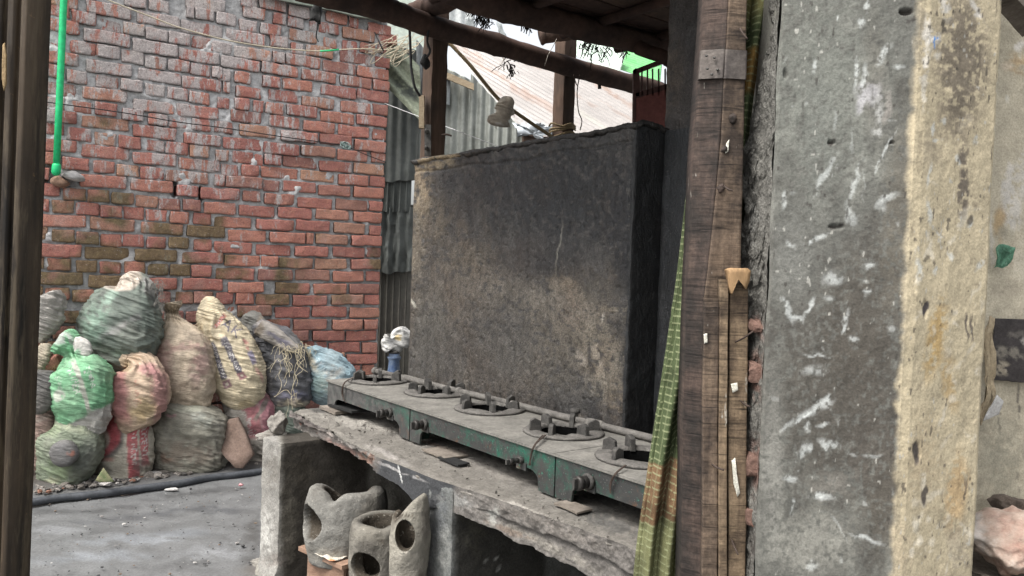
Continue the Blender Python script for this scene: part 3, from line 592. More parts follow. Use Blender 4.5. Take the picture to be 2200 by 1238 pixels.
# leaning broken tile, loose brick, stones, bat in the hole
def prism(name, pts, Y, th, mat, parent=None, tilt=.0, amp=.003):
    """irregular slab from an outline, given real thickness, leaning back"""
    c = np.mean(pts, axis=0); n = len(pts); sub = []
    for i in range(n):
        a, b = np.array(pts[i], float), np.array(pts[(i + 1) % n], float)
        for t in np.linspace(0, 1, 6, endpoint=False): sub.append(a + (b - a) * t)
    sub = np.array(sub); V = []; rings = [(1.0, 0), (.97, -.3), (.6, -.42), (.3, -.4)]
    Fr = []
    for s, d in rings:
        for p in sub:
            q = c + (p - c) * s; w_ = P(q[0], q[1], Y + (c[1] - q[1]) * tilt / 100); w_ = w_ + np.array([0, -1, 0]) * (th * (.5 if d else .2)); V.append(w_)
    V += [P(c[0], c[1], Y) - np.array([0, th * .5, 0])]
    k0 = len(V)
    for p in sub: V.append(P(p[0], p[1], Y + (c[1] - p[1]) * tilt / 100) + np.array([0, th * .5, 0]))
    m = len(sub)
    V = np.array(V); V += np.stack([fbm(V, 25, 3, i) for i in range(3)], -1) * amp
    Fc = []
    for r_ in range(3):
        for i in range(m): Fc.append((r_ * m + i, r_ * m + (i + 1) % m, (r_ + 1) * m + (i + 1) % m, (r_ + 1) * m + i))
    for i in range(m): Fc.append((3 * m + i, 3 * m + (i + 1) % m, 4 * m))
    for i in range(m): Fc.append((i, k0 + i, k0 + (i + 1) % m, (i + 1) % m))
    Fc.append(tuple(k0 + i for i in range(m)))
    o = obj(name, V, Fc, mat, parent, True)
    bm = bmesh.new(); bm.from_mesh(o.data); bmesh.ops.recalc_face_normals(bm, faces=bm.faces); bm.to_mesh(o.data); bm.free()
    return o
M_TILE = m_simple('terracotta_slab', (.11, .075, .058), (.20, .145, .118), 16, .9, .002)
t_ = prism('stone_slab', [(511, 897), (493, 901), (464, 953), (486, 982), (508, 1005), (523, 1006), (546, 977), (528, 930)], Yw(505) - .48, .04, M_TILE, tilt=.12)
tag(t_, 'broken brown stone slab leaning on the sacks at the foot of the pile', 'slab')
M_STONE = m_simple('pale_stone', (.30, .29, .28), (.5, .48, .46), 22, .9, .003)
def rock(name, x, y, Y, sx, sy, mat, seed=0, ang=0, dz=None, parent=None, n=3, am=.25):
    bm = bmesh.new(); bmesh.ops.create_icosphere(bm, subdivisions=n, radius=1)
    V = np.array([v.co for v in bm.verts]); Fc = [tuple(v.index for v in f.verts) for f in bm.faces]; bm.free()
    rr_ = np.random.default_rng(seed * 13 + 5)
    for _ in range(11):                                           # knocked flat faces
        nn_ = rr_.normal(0, 1, 3); nn_ /= np.linalg.norm(nn_); h_ = rr_.uniform(.62, .88); dd_ = V @ nn_; V = V - np.outer(np.maximum(0, dd_ - h_), nn_) * .92
    V = V * 1.18; d = 1 + fbm(V + seed * 3.3, 1.3, 4, seed) * am * .9 + fbm(V + seed * 1.3, 4.5, 3, seed) * am * .45; V = V * d[:, None]
    k = Y / FOC; V = V * np.array([sx * k, (dz or min(sx, sy) * k * 1.1) if dz is None else dz, sy * k])
    a = math.radians(ang); V = V @ np.array([[math.cos(a), 0, math.sin(a)], [0, 1, 0], [-math.sin(a), 0, math.cos(a)]])
    return obj(name, V + P(x, y, Y), Fc, mat, parent)
Yh = Yw(110)
tag(rock('loose_brick', 108, 778, Yh - .2, 30, 17, M_BRICK, 3, 28, None, None, 3, .12), 'loose orange brick wedged between the green sack and the wall', 'brick')
tag(rock('pale_stone', 158, 378, Yh + .0, 22, 9, M_STONE, 5, -14, .05), 'white stone jammed in the hole below the green pipe', 'stone')
tag(rock('brick_bat', 129, 391, Yh + .0, 16, 11, m_simple('old_bat', (.22, .13, .09), (.33, .22, .16), 20), 6, -8, .05), 'round brown brick bat in the hole below the green pipe', 'brick')
# rubble between the sacks and the hose
def build_rubble():
    mb = MB(); rg = np.random.default_rng(5)
    bm = bmesh.new(); bmesh.ops.create_icosphere(bm, subdivisions=1, radius=1); Vi = np.array([v.co for v in bm.verts]); Fi = [tuple(v.index for v in f.verts) for f in bm.faces]; bm.free()
    cols = []
    for i in range(900):
        x = rg.uniform(78, 556); f = (x - 78) / 478; yb = 1068 - 62 * f - 6; y = yb - abs(rg.normal(0, 20)); s = rg.lognormal(-4.75, .5); s = min(s, .034)
        if 160 < x < 230 or 330 < x < 400: s *= 1.3
        p = PZ(x, y, .03); V = Vi * rg.uniform(.5, 1.2, 3) * s; V = V + rg.normal(0, s * .16, V.shape); V[:, 2] *= .6
        a = rg.uniform(0, 6); V = V @ np.array([[math.cos(a), math.sin(a), 0], [-math.sin(a), math.cos(a), 0], [0, 0, 1]])
        mb.add(V + p + [0, 0, s * .2], Fi)
        c = [(.14, .125, .11), (.22, .20, .18), (.08, .075, .07), (.19, .10, .07), (.36, .34, .32)][rg.choice(5, p=[.38, .24, .22, .1, .06])]; cols += [c] * len(V)
    o = obj('rubble', np.concatenate(mb.V), mb.F, m_painted('rubble_stone', .9, 90, .002, 30, .25), None, False, cols); tag(o, kind='stuff')
    mb2 = MB(); c2 = []
    for i in range(420):
        x = rg.uniform(75, 560); y = 1050 + 190 * rg.random() ** 1.5; s = min(rg.lognormal(-5.7, .5), .012); p = PZ(x, y, .012); V = Vi * rg.uniform(.5, 1.2, 3) * s; V[:, 2] *= .5
        mb2.add(V + p, Fi); c2 += [[(.05, .05, .05), (.2, .19, .18), (.35, .34, .32), (.14, .10, .07)][rg.choice(4, p=[.45, .3, .12, .13])]] * len(V)
    o = obj('grit', np.concatenate(mb2.V), mb2.F, m_painted('yard_grit', .9, 90, .002, 30, .25), None, False, c2); tag(o, kind='stuff')
    # a few scraps lying on the yard
    pap = m_simple('paper_scrap', (.5, .5, .48), (.6, .6, .58), 30); redm = m_simple('red_wrapper', (.5, .05, .08), (.6, .4, .4), 60)
    tag(rock('wrapper', 517, 1042, PZ(517, 1042, .02)[1], 5, 3, redm, 2, 10, None, None, 2), 'tiny red and white wrapper on the yard floor', 'wrapper')
    tag(rock('stone_chip', 371, 1052, PZ(371, 1052, .015)[1], 16, 4, M_STONE, 8, 5, None, None, 2), 'flat grey stone chip lying in front of the hose', 'stone')
    tag(prism('card_scrap', [(222, 1005), (205, 1032), (215, 1037), (245, 1035)], Yw(225) - .62, .004, m_simple('green_card', (.08, .12, .05), (.22, .2, .12), 40)), 'folded green card scrap propped below the red striped sack', 'scrap')
build_rubble()
M_HOSE = m_simple('black_hose', (.03, .033, .038), (.075, .08, .088), 12, .55, .001)
h = tube('hose', crv([PZ(x, y, .028) for x, y in ((-60, 1092), (60, 1080), (130, 1070), (210, 1062), (300, 1050), (380, 1040), (450, 1027), (520, 1019), (600, 1008), (700, 1003))], 10), .021, M_HOSE, n=14)
tag(h, 'thick dark grey hose lying along the yard in front of the sacks', 'hose')
# green pipe on the wall
pg = empty('green_pipe', P(122, 370, Yh - .1)); tag(pg, 'bright green plastic water pipe running down the brick wall', 'pipe')
M_GP = m_simple('green_pvc', (.012, .46, .16), (.02, .52, .19), 6, .45, .0003, spec=.4, bst=.2)
def rel(o, par): o.matrix_basis = Matrix.Translation(-par.location); return o
Y0 = Yh - .09
rel(tube('pipe_length', [P(141, -60, Y0), P(137, 0, Y0), P(127, 230, Y0 - .0), P(121, 362, Y0)], .019, M_GP, pg, 16), pg)
V, Fc = tubeVF([P(121.5, 352, Y0), P(121.3, 356, Y0), P(121, 363, Y0), P(120.5, 370, Y0), P(120, 376, Y0), P(120, 378, Y0)], [.020, .024, .025, .025, .018, .006], 16)
rel(obj('end_cap', V, Fc, M_GP, pg), pg)
# ================================================================== workbench
def surf(name, F_, ns, nt, mat, parent=None, opsf=None, smooth=True, out=(0, -1, 0)):
    S_, T_ = np.meshgrid(np.linspace(0, 1, ns), np.linspace(0, 1, nt), indexing='ij')
    V = F_(S_, T_); col = opsf(V) if opsf else None; Fg = gridF(ns, nt)
    nn = np.cross(V[-1, 0] - V[0, 0], V[0, -1] - V[0, 0])
    if np.dot(nn, out) > 0: pass
    else: Fg = Fg[:, ::-1]
    a_, b_, c_ = V.reshape(-1, 3)[Fg[len(Fg) // 2][:3]]
    if np.dot(np.cross(b_ - a_, c_ - a_), out) < 0: Fg = Fg[:, ::-1]
    return obj(name, V.reshape(-1, 3), Fg, mat, parent, smooth, None if col is None else col.reshape(-1, 3))
def pline(pts, t):
    """points along a polyline by a parameter in 0..1"""
    pts = np.array(pts, float); d = np.r_[0, np.cumsum(np.linalg.norm(np.diff(pts, axis=0), axis=1))]; d /= d[-1]
    return np.stack([np.interp(t, d, pts[:, i]) for i in range(pts.shape[1])], -1)
M_CONC = m_painted('worn_concrete', .88, 130, .0025, 22, .3, .25, None, .7)
FR = [(620, 882), (700, 924), (745, 950), (810, 983), (870, 1005), (930, 1030), (1000, 1052), (1040, 1065), (1130, 1095), (1250, 1140), (1365, 1182), (1480, 1222), (1600, 1262)]
FBm = [(620, 921), (700, 952), (745, 974), (808, 1016), (858, 1042), (905, 1088), (930, 1096), (1000, 1108), (1040, 1128), (1100, 1162), (1180, 1200), (1262, 1246), (1365, 1300), (1480, 1345), (1600, 1390)]
ZS = .65
def build_bench():
    root = empty('workbench', B(1, .3, 0)); tag(root, 'crumbling concrete cooking bench carrying the green gas stoves', 'bench')
    fr3 = [PZ(x, y, ZS) for x, y in FR]
    for p, (x, y) in zip(fr3, FR): pass
    xs = np.array([f[0] for f in FR], float)
    def front_xy(px): return np.stack([np.interp(px, xs, [p[i] for p in fr3]) for i in range(2)], -1)
    # --- slab top
    def top(S_, T_):
        px = 620 + 980 * S_; f = front_xy(px); F3 = np.concatenate([f, np.full(f.shape[:-1] + (1,), ZS)], -1)
        wloc = (F3 - BO) @ BN; Q = F3 + BN * ((.665 - wloc) * T_)[..., None]
        q = Q
        e = np.exp(-(T_ * 14)) ; er = fbm(q, 9, 4, 5)
        left = sst(.28, .05, S_)
        Q = Q + BN * ((fbm(q, 16, 4, 2) * .022 + .006 + left * (.02 + fbm(q, 30, 3, 3) * .02)) * np.exp(-T_ * 22))[..., None]
        h = fbm(q, 8, 4, 7) * .004 + fbm(q, 40, 3, 8) * .0022 + sst(.2, .45, fbm(q, 10, 4, 11)) * .006 * (1 - T_)
        h = h - .012 * np.exp(-T_ * 60) - left * .03 * np.exp(-T_ * 16) * (er + .4) + left * .0
        Q[..., 2] += h; return Q
    def topcol(V):
        x, y = topx(V)
        return paint(x, y, (.135, .125, .11), [('s', 760, 905, 110, 14, 12, (.24, .225, .20), .8, .6), ('s', 1000, 985, 160, 16, 20, (.21, .195, .175), .7, .6), ('s', 1150, 1060, 130, 20, 22, (.15, .14, .125), .7, .6),
            ('s', 900, 900, 90, 12, 18, (.05, .045, .04), .8, .6), ('s', 1060, 975, 110, 18, 20, (.04, .037, .033), .85, .6), ('s', 1290, 1060, 90, 22, 22, (.04, .038, .034), .8, .6), ('s', 1300, 1120, 90, 24, 20, (.07, .068, .064), .8, .6), ('s', 700, 885, 40, 6, 14, (.03, .03, .03), .7, .5),
            ('s', 950, 960, 60, 4, 20, (.26, .17, .13), .5, .5), ('s', 830, 975, 50, 8, 24, (.28, .26, .24), .7, .5), ('s', 1080, 1080, 90, 5, 18, (.3, .28, .25), .7, .5)], 10, .02)
    o = surf('slab', top, 420, 190, M_CONC, root, topcol, True, (0, 0, 1)); rel(o, root)
    sol = o.modifiers.new('s', 'SOLIDIFY'); sol.thickness = .05; sol.offset = -1
    # --- front fascia, with the crumbled underside
    tx = np.array([f[0] for f in FR], float)
    bx = np.array([f[0] for f in FBm], float); by = np.array([f[1] for f in FBm], float); ty = np.array([f[1] for f in FR], float)
    def fascia(S_, T_):
        px = 620 + 980 * S_; f = front_xy(px); yt = np.interp(px, tx, ty); yb = np.interp(px, bx, by)
        d = np.stack([P(float(a), float(b), 1.0) - CAM for a, b in zip(px[:, 0], yb[:, 0])])   # direction per column
        zb = 1.35 + d[:, 2] * f[:, 0, 1]
        zb = zb + fbm(np.stack([px[:, 0] * .03, px[:, 0] * 0, px[:, 0] * 0], -1), 1, 4, 6) * .012
        k = T_ * 1.25
        Z = ZS + .002 + (zb[:, None] - ZS) * np.minimum(k, 1)
        Q = np.concatenate([f, Z[..., None]], -1)
        inn = sst(1, 1.25, k) * .16                                        # bottom turned under
        q = Q
        left = (px < 800) * 1.0; right = sst(1010, 1080, px)
        sm = (px > 812) & (px < 1000)
        d_ = fbm(q, 22, 4, 3) * .012 + fbm(q, 70, 3, 4) * .004
        d_ = np.where(sm, d_ * .25, d_)
        # layered break on the left: render skin, brick course, eroded bed
        d_ = d_ + left * (.022 * sst(.25, .4, T_ + fbm(q, 14, 2, 9) * .12) + .012 * fbm(q, 35, 3, 12))
        crack = .42 + fbm(q * [1, 1, .2], 9, 3, 15) * .13
        d_ = d_ + right * (.018 * np.exp(-((T_ - crack) / .03) ** 2) + .014 * sst(crack, crack + .05, T_))
        Q = Q + BN * (d_ + inn)[..., None]; return Q
    def fcol(V):
        x, y = topx(V)
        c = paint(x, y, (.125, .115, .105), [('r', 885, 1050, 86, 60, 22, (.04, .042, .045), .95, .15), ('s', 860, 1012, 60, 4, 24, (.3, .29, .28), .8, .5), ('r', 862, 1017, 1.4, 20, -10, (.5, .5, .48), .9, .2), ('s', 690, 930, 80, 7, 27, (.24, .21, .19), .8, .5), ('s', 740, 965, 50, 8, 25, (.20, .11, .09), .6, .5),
            ('s', 650, 905, 50, 8, 25, (.10, .085, .08), .8, .5), ('s', 790, 985, 26, 12, 20, (.20, .12, .09), .8, .5), ('s', 1180, 1130, 150, 18, 22, (.15, .135, .12), .7, .5), ('s', 1180, 1175, 160, 12, 26, (.20, .185, .16), .7, .5), ('s', 1090, 1140, 60, 8, 20, (.12, .09, .07), .7, .5), ('s', 1060, 1110, 14, 30, 0, (.24, .24, .22), .7, .5), ('s', 975, 1075, 40, 18, 10, (.2, .2, .19), .6, .5)], 7, .03)
        return c
    o = surf('bench_fascia', fascia, 520, 70, M_CONC, root, fcol); rel(o, root)
    def pier(name, xl, xr, ytop, thick, depth, base, ops, seed, wb=0, zt=.60):
        a = PZ(xl, ytop, zt); b_ = PZ(xr, ytop + (xr - xl) * .38, zt); a[2] = b_[2] = -.02
        e = b_ - a; L = np.linalg.norm(e)
        colf = lambda V: paint(*topx(V), base, ops, 6, .03, seed)
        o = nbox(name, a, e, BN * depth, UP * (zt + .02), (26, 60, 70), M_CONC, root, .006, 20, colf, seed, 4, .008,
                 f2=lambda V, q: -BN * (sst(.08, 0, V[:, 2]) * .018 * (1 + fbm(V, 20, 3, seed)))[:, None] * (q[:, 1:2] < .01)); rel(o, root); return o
    lt = (.30, .29, .265)
    pier('pillar', 563, 603, 938, 0, .78, (.20, .19, .165), [('r', 578, 1080, 26, 170, -1, (.22, .212, .195), .9, .2), ('s', 585, 1010, 24, 50, 0, (.12, .11, .095), .7, .7), ('s', 570, 1150, 20, 60, 0, (.42, .41, .38), .7, .5), ('r', 700, 1080, 96, 200, 0, (.036, .031, .025), .93, .10), ('s', 650, 1010, 34, 40, 0, (.06, .052, .04), .7, .6), ('s', 622, 1120, 20, 110, 0, (.11, .10, .08), .7, .6), ('s', 590, 1205, 30, 14, 0, (.2, .18, .16), .8, .5)], 31, zt=.585)  # broad dark block paints the shade on the pillar's inner side
    pier('pillar', 921, 974, 1030, 0, .80, (.10, .10, .095), [('r', 946, 1150, 27, 140, 0, (.125, .13, .125), .9, .2), ('s', 1010, 1120, 40, 90, 0, (.075, .07, .058), .8, .7), ('s', 945, 1110, 16, 60, 0, (.09, .095, .10), .7, .6), ('s', 955, 1180, 16, 50, 0, (.26, .26, .24), .5, .6), ('r', 1076, 1180, 100, 160, 0, (.030, .028, .024), .93, .10), ('s', 1010, 1090, 30, 30, 0, (.12, .115, .09), .7, .6), ('s', 1020, 1140, 24, 60, 0, (.07, .065, .05), .6, .6),  # inner side toned near black to carry the shade under the bench
         ('r', 1040, 1212, 1.2, 12, 20, (.3, .3, .28), .7, .3), ('r', 1047, 1218, 8, 1.2, -20, (.3, .3, .28), .6, .3), ('r', 1062, 1212, 1.2, 14, 15, (.3, .3, .28), .7, .3), ('r', 1070, 1214, 1.2, 14, -22, (.3, .3, .28), .7, .3), ('r', 1066, 1217, 7, 1.1, 0, (.3, .3, .28), .6, .3)], 33, zt=.643)
    # broken lumps at the left end
    M_LUMP = m_simple('broken_mortar', (.13, .12, .105), (.24, .225, .20), 24, .95, .004)
    Yp = PZ(590, 925, .6)[1]
    for nm, x, y, sx, sy, sd in (('mortar_lump', 598, 908, 20, 22, 3), ('mortar_lump', 585, 936, 30, 10, 7), ('mortar_lump', 560, 1212, 22, 10, 9), ('mortar_lump', 612, 1206, 26, 12, 12)):
        rel(rock(nm, x, y, Yp if y < 1000 else 3.42, sx, sy, M_LUMP, sd, 8, None, root, 4, .4), root)
    # broken brick ends showing in the slab edge
    for i, (x, y, w_, s) in enumerate(((640, 908, 16, 1), (676, 926, 18, 2), (712, 944, 18, 3), (748, 962, 15, 4), (772, 966, 14, 5), (798, 985, 13, 6))):
        p = PZ(x, y - 6, ZS - .03); o = nbox('broken_brick', p - UP * .028, BD * w_ * .0042, BN * .10, UP * .026, (8, 8, 5), M_BRICKD, root, .007, 30, None, s, 3, .01); rel(o, root)
    # grey dust and grit lying on the slab
    mb = MB(); rg = np.random.default_rng(9)
    for i in range(700):
        u, w_ = rg.uniform(.02, 2.3), rg.uniform(.0, .62); s = rg.lognormal(-6.2, .5); mb.add(np.array(box8(B(u, w_, ZS + .003), *(rg.normal(0, 1, (3, 3)) * s * [[1], [1], [.6]]))), BF)
    o = mb.build('grit', m_simple('grit', (.03, .028, .025), (.2, .18, .16), 90, .95), root); o['kind'] = 'stuff'; rel(o, root)
M_BRICKD = m_simple('dusty_brick', (.17, .08, .06), (.30, .22, .19), 30, .95, .003)
build_bench()
# wood scraps propping the stove at the far end
M_WOODG = m_simple('grey_wood', (.10, .085, .07), (.22, .19, .16), 14, .9, .002, (1, 1, 6))
M_BLACK = m_simple('soot_black', (.008, .008, .008), (.02, .02, .019), 20, .8)
M_PIT = m_simple('burner_well_shade', (.002, .002, .002), (.005, .005, .005), 20, .95, spec=.05)  # near-black colour that paints in the shade inside the burner wells
def plank(name, label, a, ex, ey, ez, mat, cat='plank', n=(20, 8, 3), amp=.002, seed=0, group=None):
    o = nbox(name, a, ex, ey, ez, n, mat, None, amp, 25, None, seed); return tag(o, label, cat, group)
a = PZ(686, 878, ZS + .006)
plank('wood_scrap', 'grey wooden wedge under the far corner of the first stove', a, BD * .17, BN * .10, UP * .014, M_WOODG, 'wood scrap')
plank('wood_scrap', 'charred black board lying on the wooden wedge under the far stove', a + UP * .017 + BD * .05 + BN * .02, BD * .24 + UP * .008, BN * .12, UP * .010, M_BLACK, 'wood scrap')
plank('wood_block', 'small upright black block between the first stove and the wedge', PZ(722, 872, ZS + .02), BD * .022, BN * .03, UP * .045 , M_BLACK, 'block', (2, 2, 3), .001)
for i, (x, y, L, wd, lb) in enumerate(((905, 968, .16, .10, 'thin broken tile under the far leg of the middle stove'), (940, 985, .13, .05, 'flat charred scrap below the middle stove valve'), (1190, 1085, .10, .06, 'flaky scrap of board under the near leg of the middle stove'), (1158, 1015, .05, .015, 'small dark splinter lying on the bench between the stoves'))):
    plank('board_scrap', lb, PZ(x, y, ZS + .006), BD * L, BN * wd, UP * .006, M_WOODG if i != 1 else M_BLACK, 'scrap', (10, 6, 1), .003, i)
# ================================================================== gas stoves
def m_stove():
    n = NT('green_enamel_sooty', .5, .45); a = n.noise(7, 6, .75); b = n.noise(30, 5, .75); sep = n.t.nodes.new('ShaderNodeSeparateXYZ'); n.t.links.new(n.world, sep.inputs[0])
    c = n.mix(n.ramp(a, (.38, 0), (.52, 1)), (.012, .080, .052), (.030, .031, .030)); c = n.mix(n.ramp(b, (.50, 0), (.62, .75)), c, (.045, .042, .038))
    c = n.mix(n.ramp(n.noise(14, 5, .8), (.58, 0), (.68, .7)), c, (.10, .05, .025)); c = n.mix(n.ramp(n.noise(55, 3, .8), (.64, 0), (.70, .7)), c, (.05, .22, .15))
    c = n.mix(n.ramp(n.noise(200, 2, .7), (.66, 0), (.72, .6)), c, (.3, .3, .28))
    x = n.ramp(n.math('MULTIPLY', sep.outputs[1], .28), (.78, 0), (1.0, .8)); c = n.mix(x, c, n.mix(n.ramp(b, (.4, 0), (.6, 1)), (.05, .05, .05), (.11, .105, .10)))
    nr = n.bump(b, .5, .002, n.bump(a, .4, .004)); return n.done(c, n.ramp(b, (.35, .38), (.65, .7)), nr)
M_STOVE = m_stove()
M_TOP = m_simple('dusty_stove_top', (.10, .096, .086), (.20, .19, .17), 16, .82, .002)
M_IRON = m_simple('cast_iron', (.030, .029, .028), (.095, .090, .082), 40, .75, .002, metal=.2)
M_BRASS = m_simple('tarnished_valve', (.02, .02, .02), (.06, .055, .05), 40, .45, .001, metal=.5)
M_WIRE = m_simple('rusty_wire', (.03, .02, .015), (.07, .05, .04), 80, .8)
Z1, ZT, SW, SD = ZS + .008, .79, .155, .41
def local(root): return Matrix(((BD[0], BN[0], 0, 0), (BD[1], BN[1], 0, 0), (0, 0, 1, 0), (0, 0, 0, 1)))
def make_stove(u0, L, burners, label, knobs):
    org = B(u0, SW, 0); root = empty('gas_stove', org); tag(root, label, 'gas stove', 'gas stoves in a row on the bench')
    wv = lambda u, w_, z: org * 0 + BD * u + BN * w_ + UP * z     # relative to the root
    def add(name, V, Fc, mat, par=root, smooth=False):
        V = np.asarray(V); return obj(name, V[:, :1] * BD + V[:, 1:2] * BN + V[:, 2:] * UP, Fc, mat, par, smooth)
    # front and back aprons: leg, arch, apron, arch, leg
    z0, zt = Z1, ZT - .008; leg, ap = .072, zt - .066
    pr = [(0, z0), (leg, z0)]
    for t in np.linspace(0, PI / 2, 7): pr.append((leg + .05 * (1 - math.cos(t)) + .004, z0 + .03 + (ap - z0 - .03) * math.sin(t)))
    for t in np.linspace(PI / 2, 0, 7): pr.append((L - leg - .05 * (1 - math.cos(t)) - .004, z0 + .03 + (ap - z0 - .03) * math.sin(t)))
    pr += [(L - leg, z0), (L, z0), (L, zt), (0, zt)]
    n = len(pr)
    for nm, w0 in (('front_plate', 0), ('rear_plate', SD - .008)):
        V = [(u, w0, z) for u, z in pr] + [(u, w0 + .008, z) for u, z in pr]
        bm = bmesh.new(); vs = [bm.verts.new(v) for v in V]
        bm.faces.new(vs[:n]); bm.faces.new(vs[n:][::-1])
        for i in range(n): bm.faces.new((vs[i], vs[n + i], vs[n + (i + 1) % n], vs[(i + 1) % n]))
        bm.normal_update(); bmesh.ops.triangulate(bm, faces=[f for f in bm.faces if len(f.verts) > 4]); bmesh.ops.recalc_face_normals(bm, faces=bm.faces)
        VV = [tuple(v.co) for v in bm.verts]; bm.verts.index_update(); FF = [tuple(v.index for v in f.verts) for f in bm.faces]; bm.free()
        add(nm, VV, FF, M_STOVE)
    def bxs(nm, u, w_, z, du, dw, dz, mat, par=root):
        V = np.array(box8((u, w_, z), (du, 0, 0), (0, dw, 0), (0, 0, dz))); o = add(nm, V, BF, mat, par)
        b = o.modifiers.new('b', 'BEVEL'); b.width = min(.002, dz * .3); b.segments = 2; return o
    for u in (0.0, L - .007): 
        prs = [(.0085, z0), (.08, z0), (.10, ap), (SD - .10, ap), (SD - .08, z0), (SD - .0085, z0), (SD - .0085, zt), (.0085, zt)]
        m = len(prs); V = [(u, a_, b_) for a_, b_ in prs] + [(u + .006, a_, b_) for a_, b_ in prs]
        Fc = [tuple(range(m)), tuple(range(m, 2 * m))[::-1]] + [(i, m + i, m + (i + 1) % m, (i + 1) % m) for i in range(m)]
        add('side_plate', V, Fc, M_STOVE)
    # top plate with round openings
    bm = bmesh.new(); ed = []
    def loop(pts):
        vs = [bm.verts.new((p[0], p[1], 0)) for p in pts]; return [bm.edges.new((vs[i], vs[(i + 1) % len(vs)])) for i in range(len(vs))]
    RI = .088
    ed += loop([(-.006, -.006), (L + .004, -.006), (L + .004, SD), (-.006, SD)])
    for bu, bw in burners: ed += loop([(bu + RI * math.cos(a_), bw + RI * math.sin(a_)) for a_ in np.linspace(0, 2 * PI, 28, endpoint=False)])
    bmesh.ops.triangle_fill(bm, edges=ed, use_beauty=True)
    kill = [f for f in bm.faces if any(math.hypot(f.calc_center_median().x - bu, f.calc_center_median().y - bw) < RI * .93 for bu, bw in burners)]
    bmesh.ops.delete(bm, geom=kill, context='FACES')
    r_ = bmesh.ops.extrude_face_region(bm, geom=list(bm.faces)); 
    for v in r_['geom']:
        if isinstance(v, bmesh.types.BMVert): v.co.z -= .008
    bmesh.ops.recalc_face_normals(bm, faces=bm.faces); bm.verts.index_update()
    V = [(v.co.x, v.co.y, v.co.z + ZT) for v in bm.verts]; FF = [tuple(v.index for v in f.verts) for f in bm.faces]; bm.free()
    add('top_plate', V, FF, M_TOP)
    for bi, (bu, bw) in enumerate(burners):
        rt = empty_child('burner', root, BD * bu + BN * bw + UP * ZT)
        # thick rough ring
        prf = [(.084, .000), (.086, .010), (.100, .012), (.120, .010), (.134, .008), (.139, .001), (.128, .0005)]
        nn = 56; VV = []
        for k in range(nn):
            a_ = 2 * PI * k / nn
            for r, z in prf:
                d = 1 + .025 * float(vn(np.array([math.cos(a_) * 2.2 + bu * 9, math.sin(a_) * 2.2, r * 30]), bi)); VV.append((r * d * math.cos(a_), r * d * math.sin(a_), .0015 + z * (1 + .4 * float(vn(np.array([math.cos(a_) * 5, math.sin(a_) * 5, bu * 20]), 3)))))
        m = len(prf); Fc = [(k * m + j, ((k + 1) % nn) * m + j, ((k + 1) % nn) * m + j + 1, k * m + j + 1) for k in range(nn) for j in range(m - 1)]
        obj('burner_ring', VV, Fc, M_TOP2, rt, True)
        # inner cup and head
        V, Fc = tubeVF([(0, 0, .004), (0, 0, -.08)], [.0840, .078], 28, False); obj('burner_cup', V, Fc, M_PIT, rt)
        V, Fc = tubeVF([(0, 0, -.055), (0, 0, -.046), (0, 0, -.040), (0, 0, -.038)], [.045, .042, .036, .004], 24); obj('burner_head', V, Fc, M_PIT, rt)
        r0 = .45 + bu
        for k in range(6):
            a_ = r0 + 2 * PI * k / 6 + random.gauss(0, .06); ca, sa = math.cos(a_), math.sin(a_); rd = np.array([ca, sa, 0]); tg = np.array([-sa, ca, 0])
            h = .036 + random.gauss(0, .003); t_ = .0085
            q = []
            for (r, z) in ((.078, .000), (.122, .010), (.119, .010 + h * .85), (.104, .012 + h), (.082, .010 + h * .78)): 
                for s in (-1, 1): q.append(rd * r + tg * (t_ * s + (r - .09) * .15) + UP * z)
            Fc = [(0, 2, 4, 6, 8), (9, 7, 5, 3, 1)] + [(2 * i, 2 * i + 1, (2 * i + 3) % 10, (2 * i + 2) % 10) for i in range(5)]
            o = obj('pan_prong', q, Fc, M_IRON, rt, False); b = o.modifiers.new('b', 'BEVEL'); b.width = .0025; b.segments = 2
    for ku, kz, big in knobs:
        c = empty_child('valve', root, BD * ku + UP * kz)
        fw = -BN
        for nm, r, p0, p1, mt in (('valve_flange', .021 * big, .004, .014, M_IRON), ('valve_body', .015 * big, .012, .040, M_BRASS), ('valve_cap', .018 * big, .036, .050, M_BRASS)):
            V, Fc = tubeVF([fw * (p0 - .001), fw * p0, fw * p1, fw * (p1 + .002)], [r * .85, r, r, r * .8], 18); obj(nm, V, Fc, mt, c, True)
        V = np.array(box8(fw * .050 - BD * .004 - UP * .013 * big, BD * .008, fw * .014, UP * .026 * big)); o = obj('valve_key', V, BF, M_IRON, c, False)
        V = np.array(box8(fw * -.002 - BD * .025 - UP * .03, BD * .05, fw * .006, UP * .022)); obj('valve_bracket', V, BF, M_STOVE, c, False)
    return root, org
def empty_child(name, par, loc):
    o = bpy.data.objects.new(name, None); o.empty_display_size = .03; link(o, par); o.location = Vector(loc); return o
M_TOP2 = m_simple('burner_ring_dusty', (.060, .057, .052), (.15, .14, .128), 50, .85, .004)
def bpos(x, y):      # burner centre in bench coordinates from its place on the top level
    q = PZ(x, y, ZT) - BO; return q @ BD, q @ BN
bs = [bpos(812, 819), bpos(938, 845), bpos(1052, 880), bpos(1212, 929), bpos(1378, 985)]
uA, uB, uC, uE = .12, .875, 1.738, 2.50
mk = lambda u0, b: [(p[0] - u0, p[1] - SW) for p in b]
make_stove(uA, uB - uA - .008, mk(uA, bs[:2]), 'far grey stove with two burners, nearest the sacks', [(.60, .74, .95)])
make_stove(uB, uC - uB - .006, mk(uB, bs[2:4]), 'middle green stove with two burners and chipped enamel', [(.115, .742, 1.0), (.70, .735, .55)])
make_stove(uC, uE - uC, mk(uC, bs[4:]) + [(.55, .2)], 'near green stove partly hidden by the curtain', [(.15, .742, 1.15)])
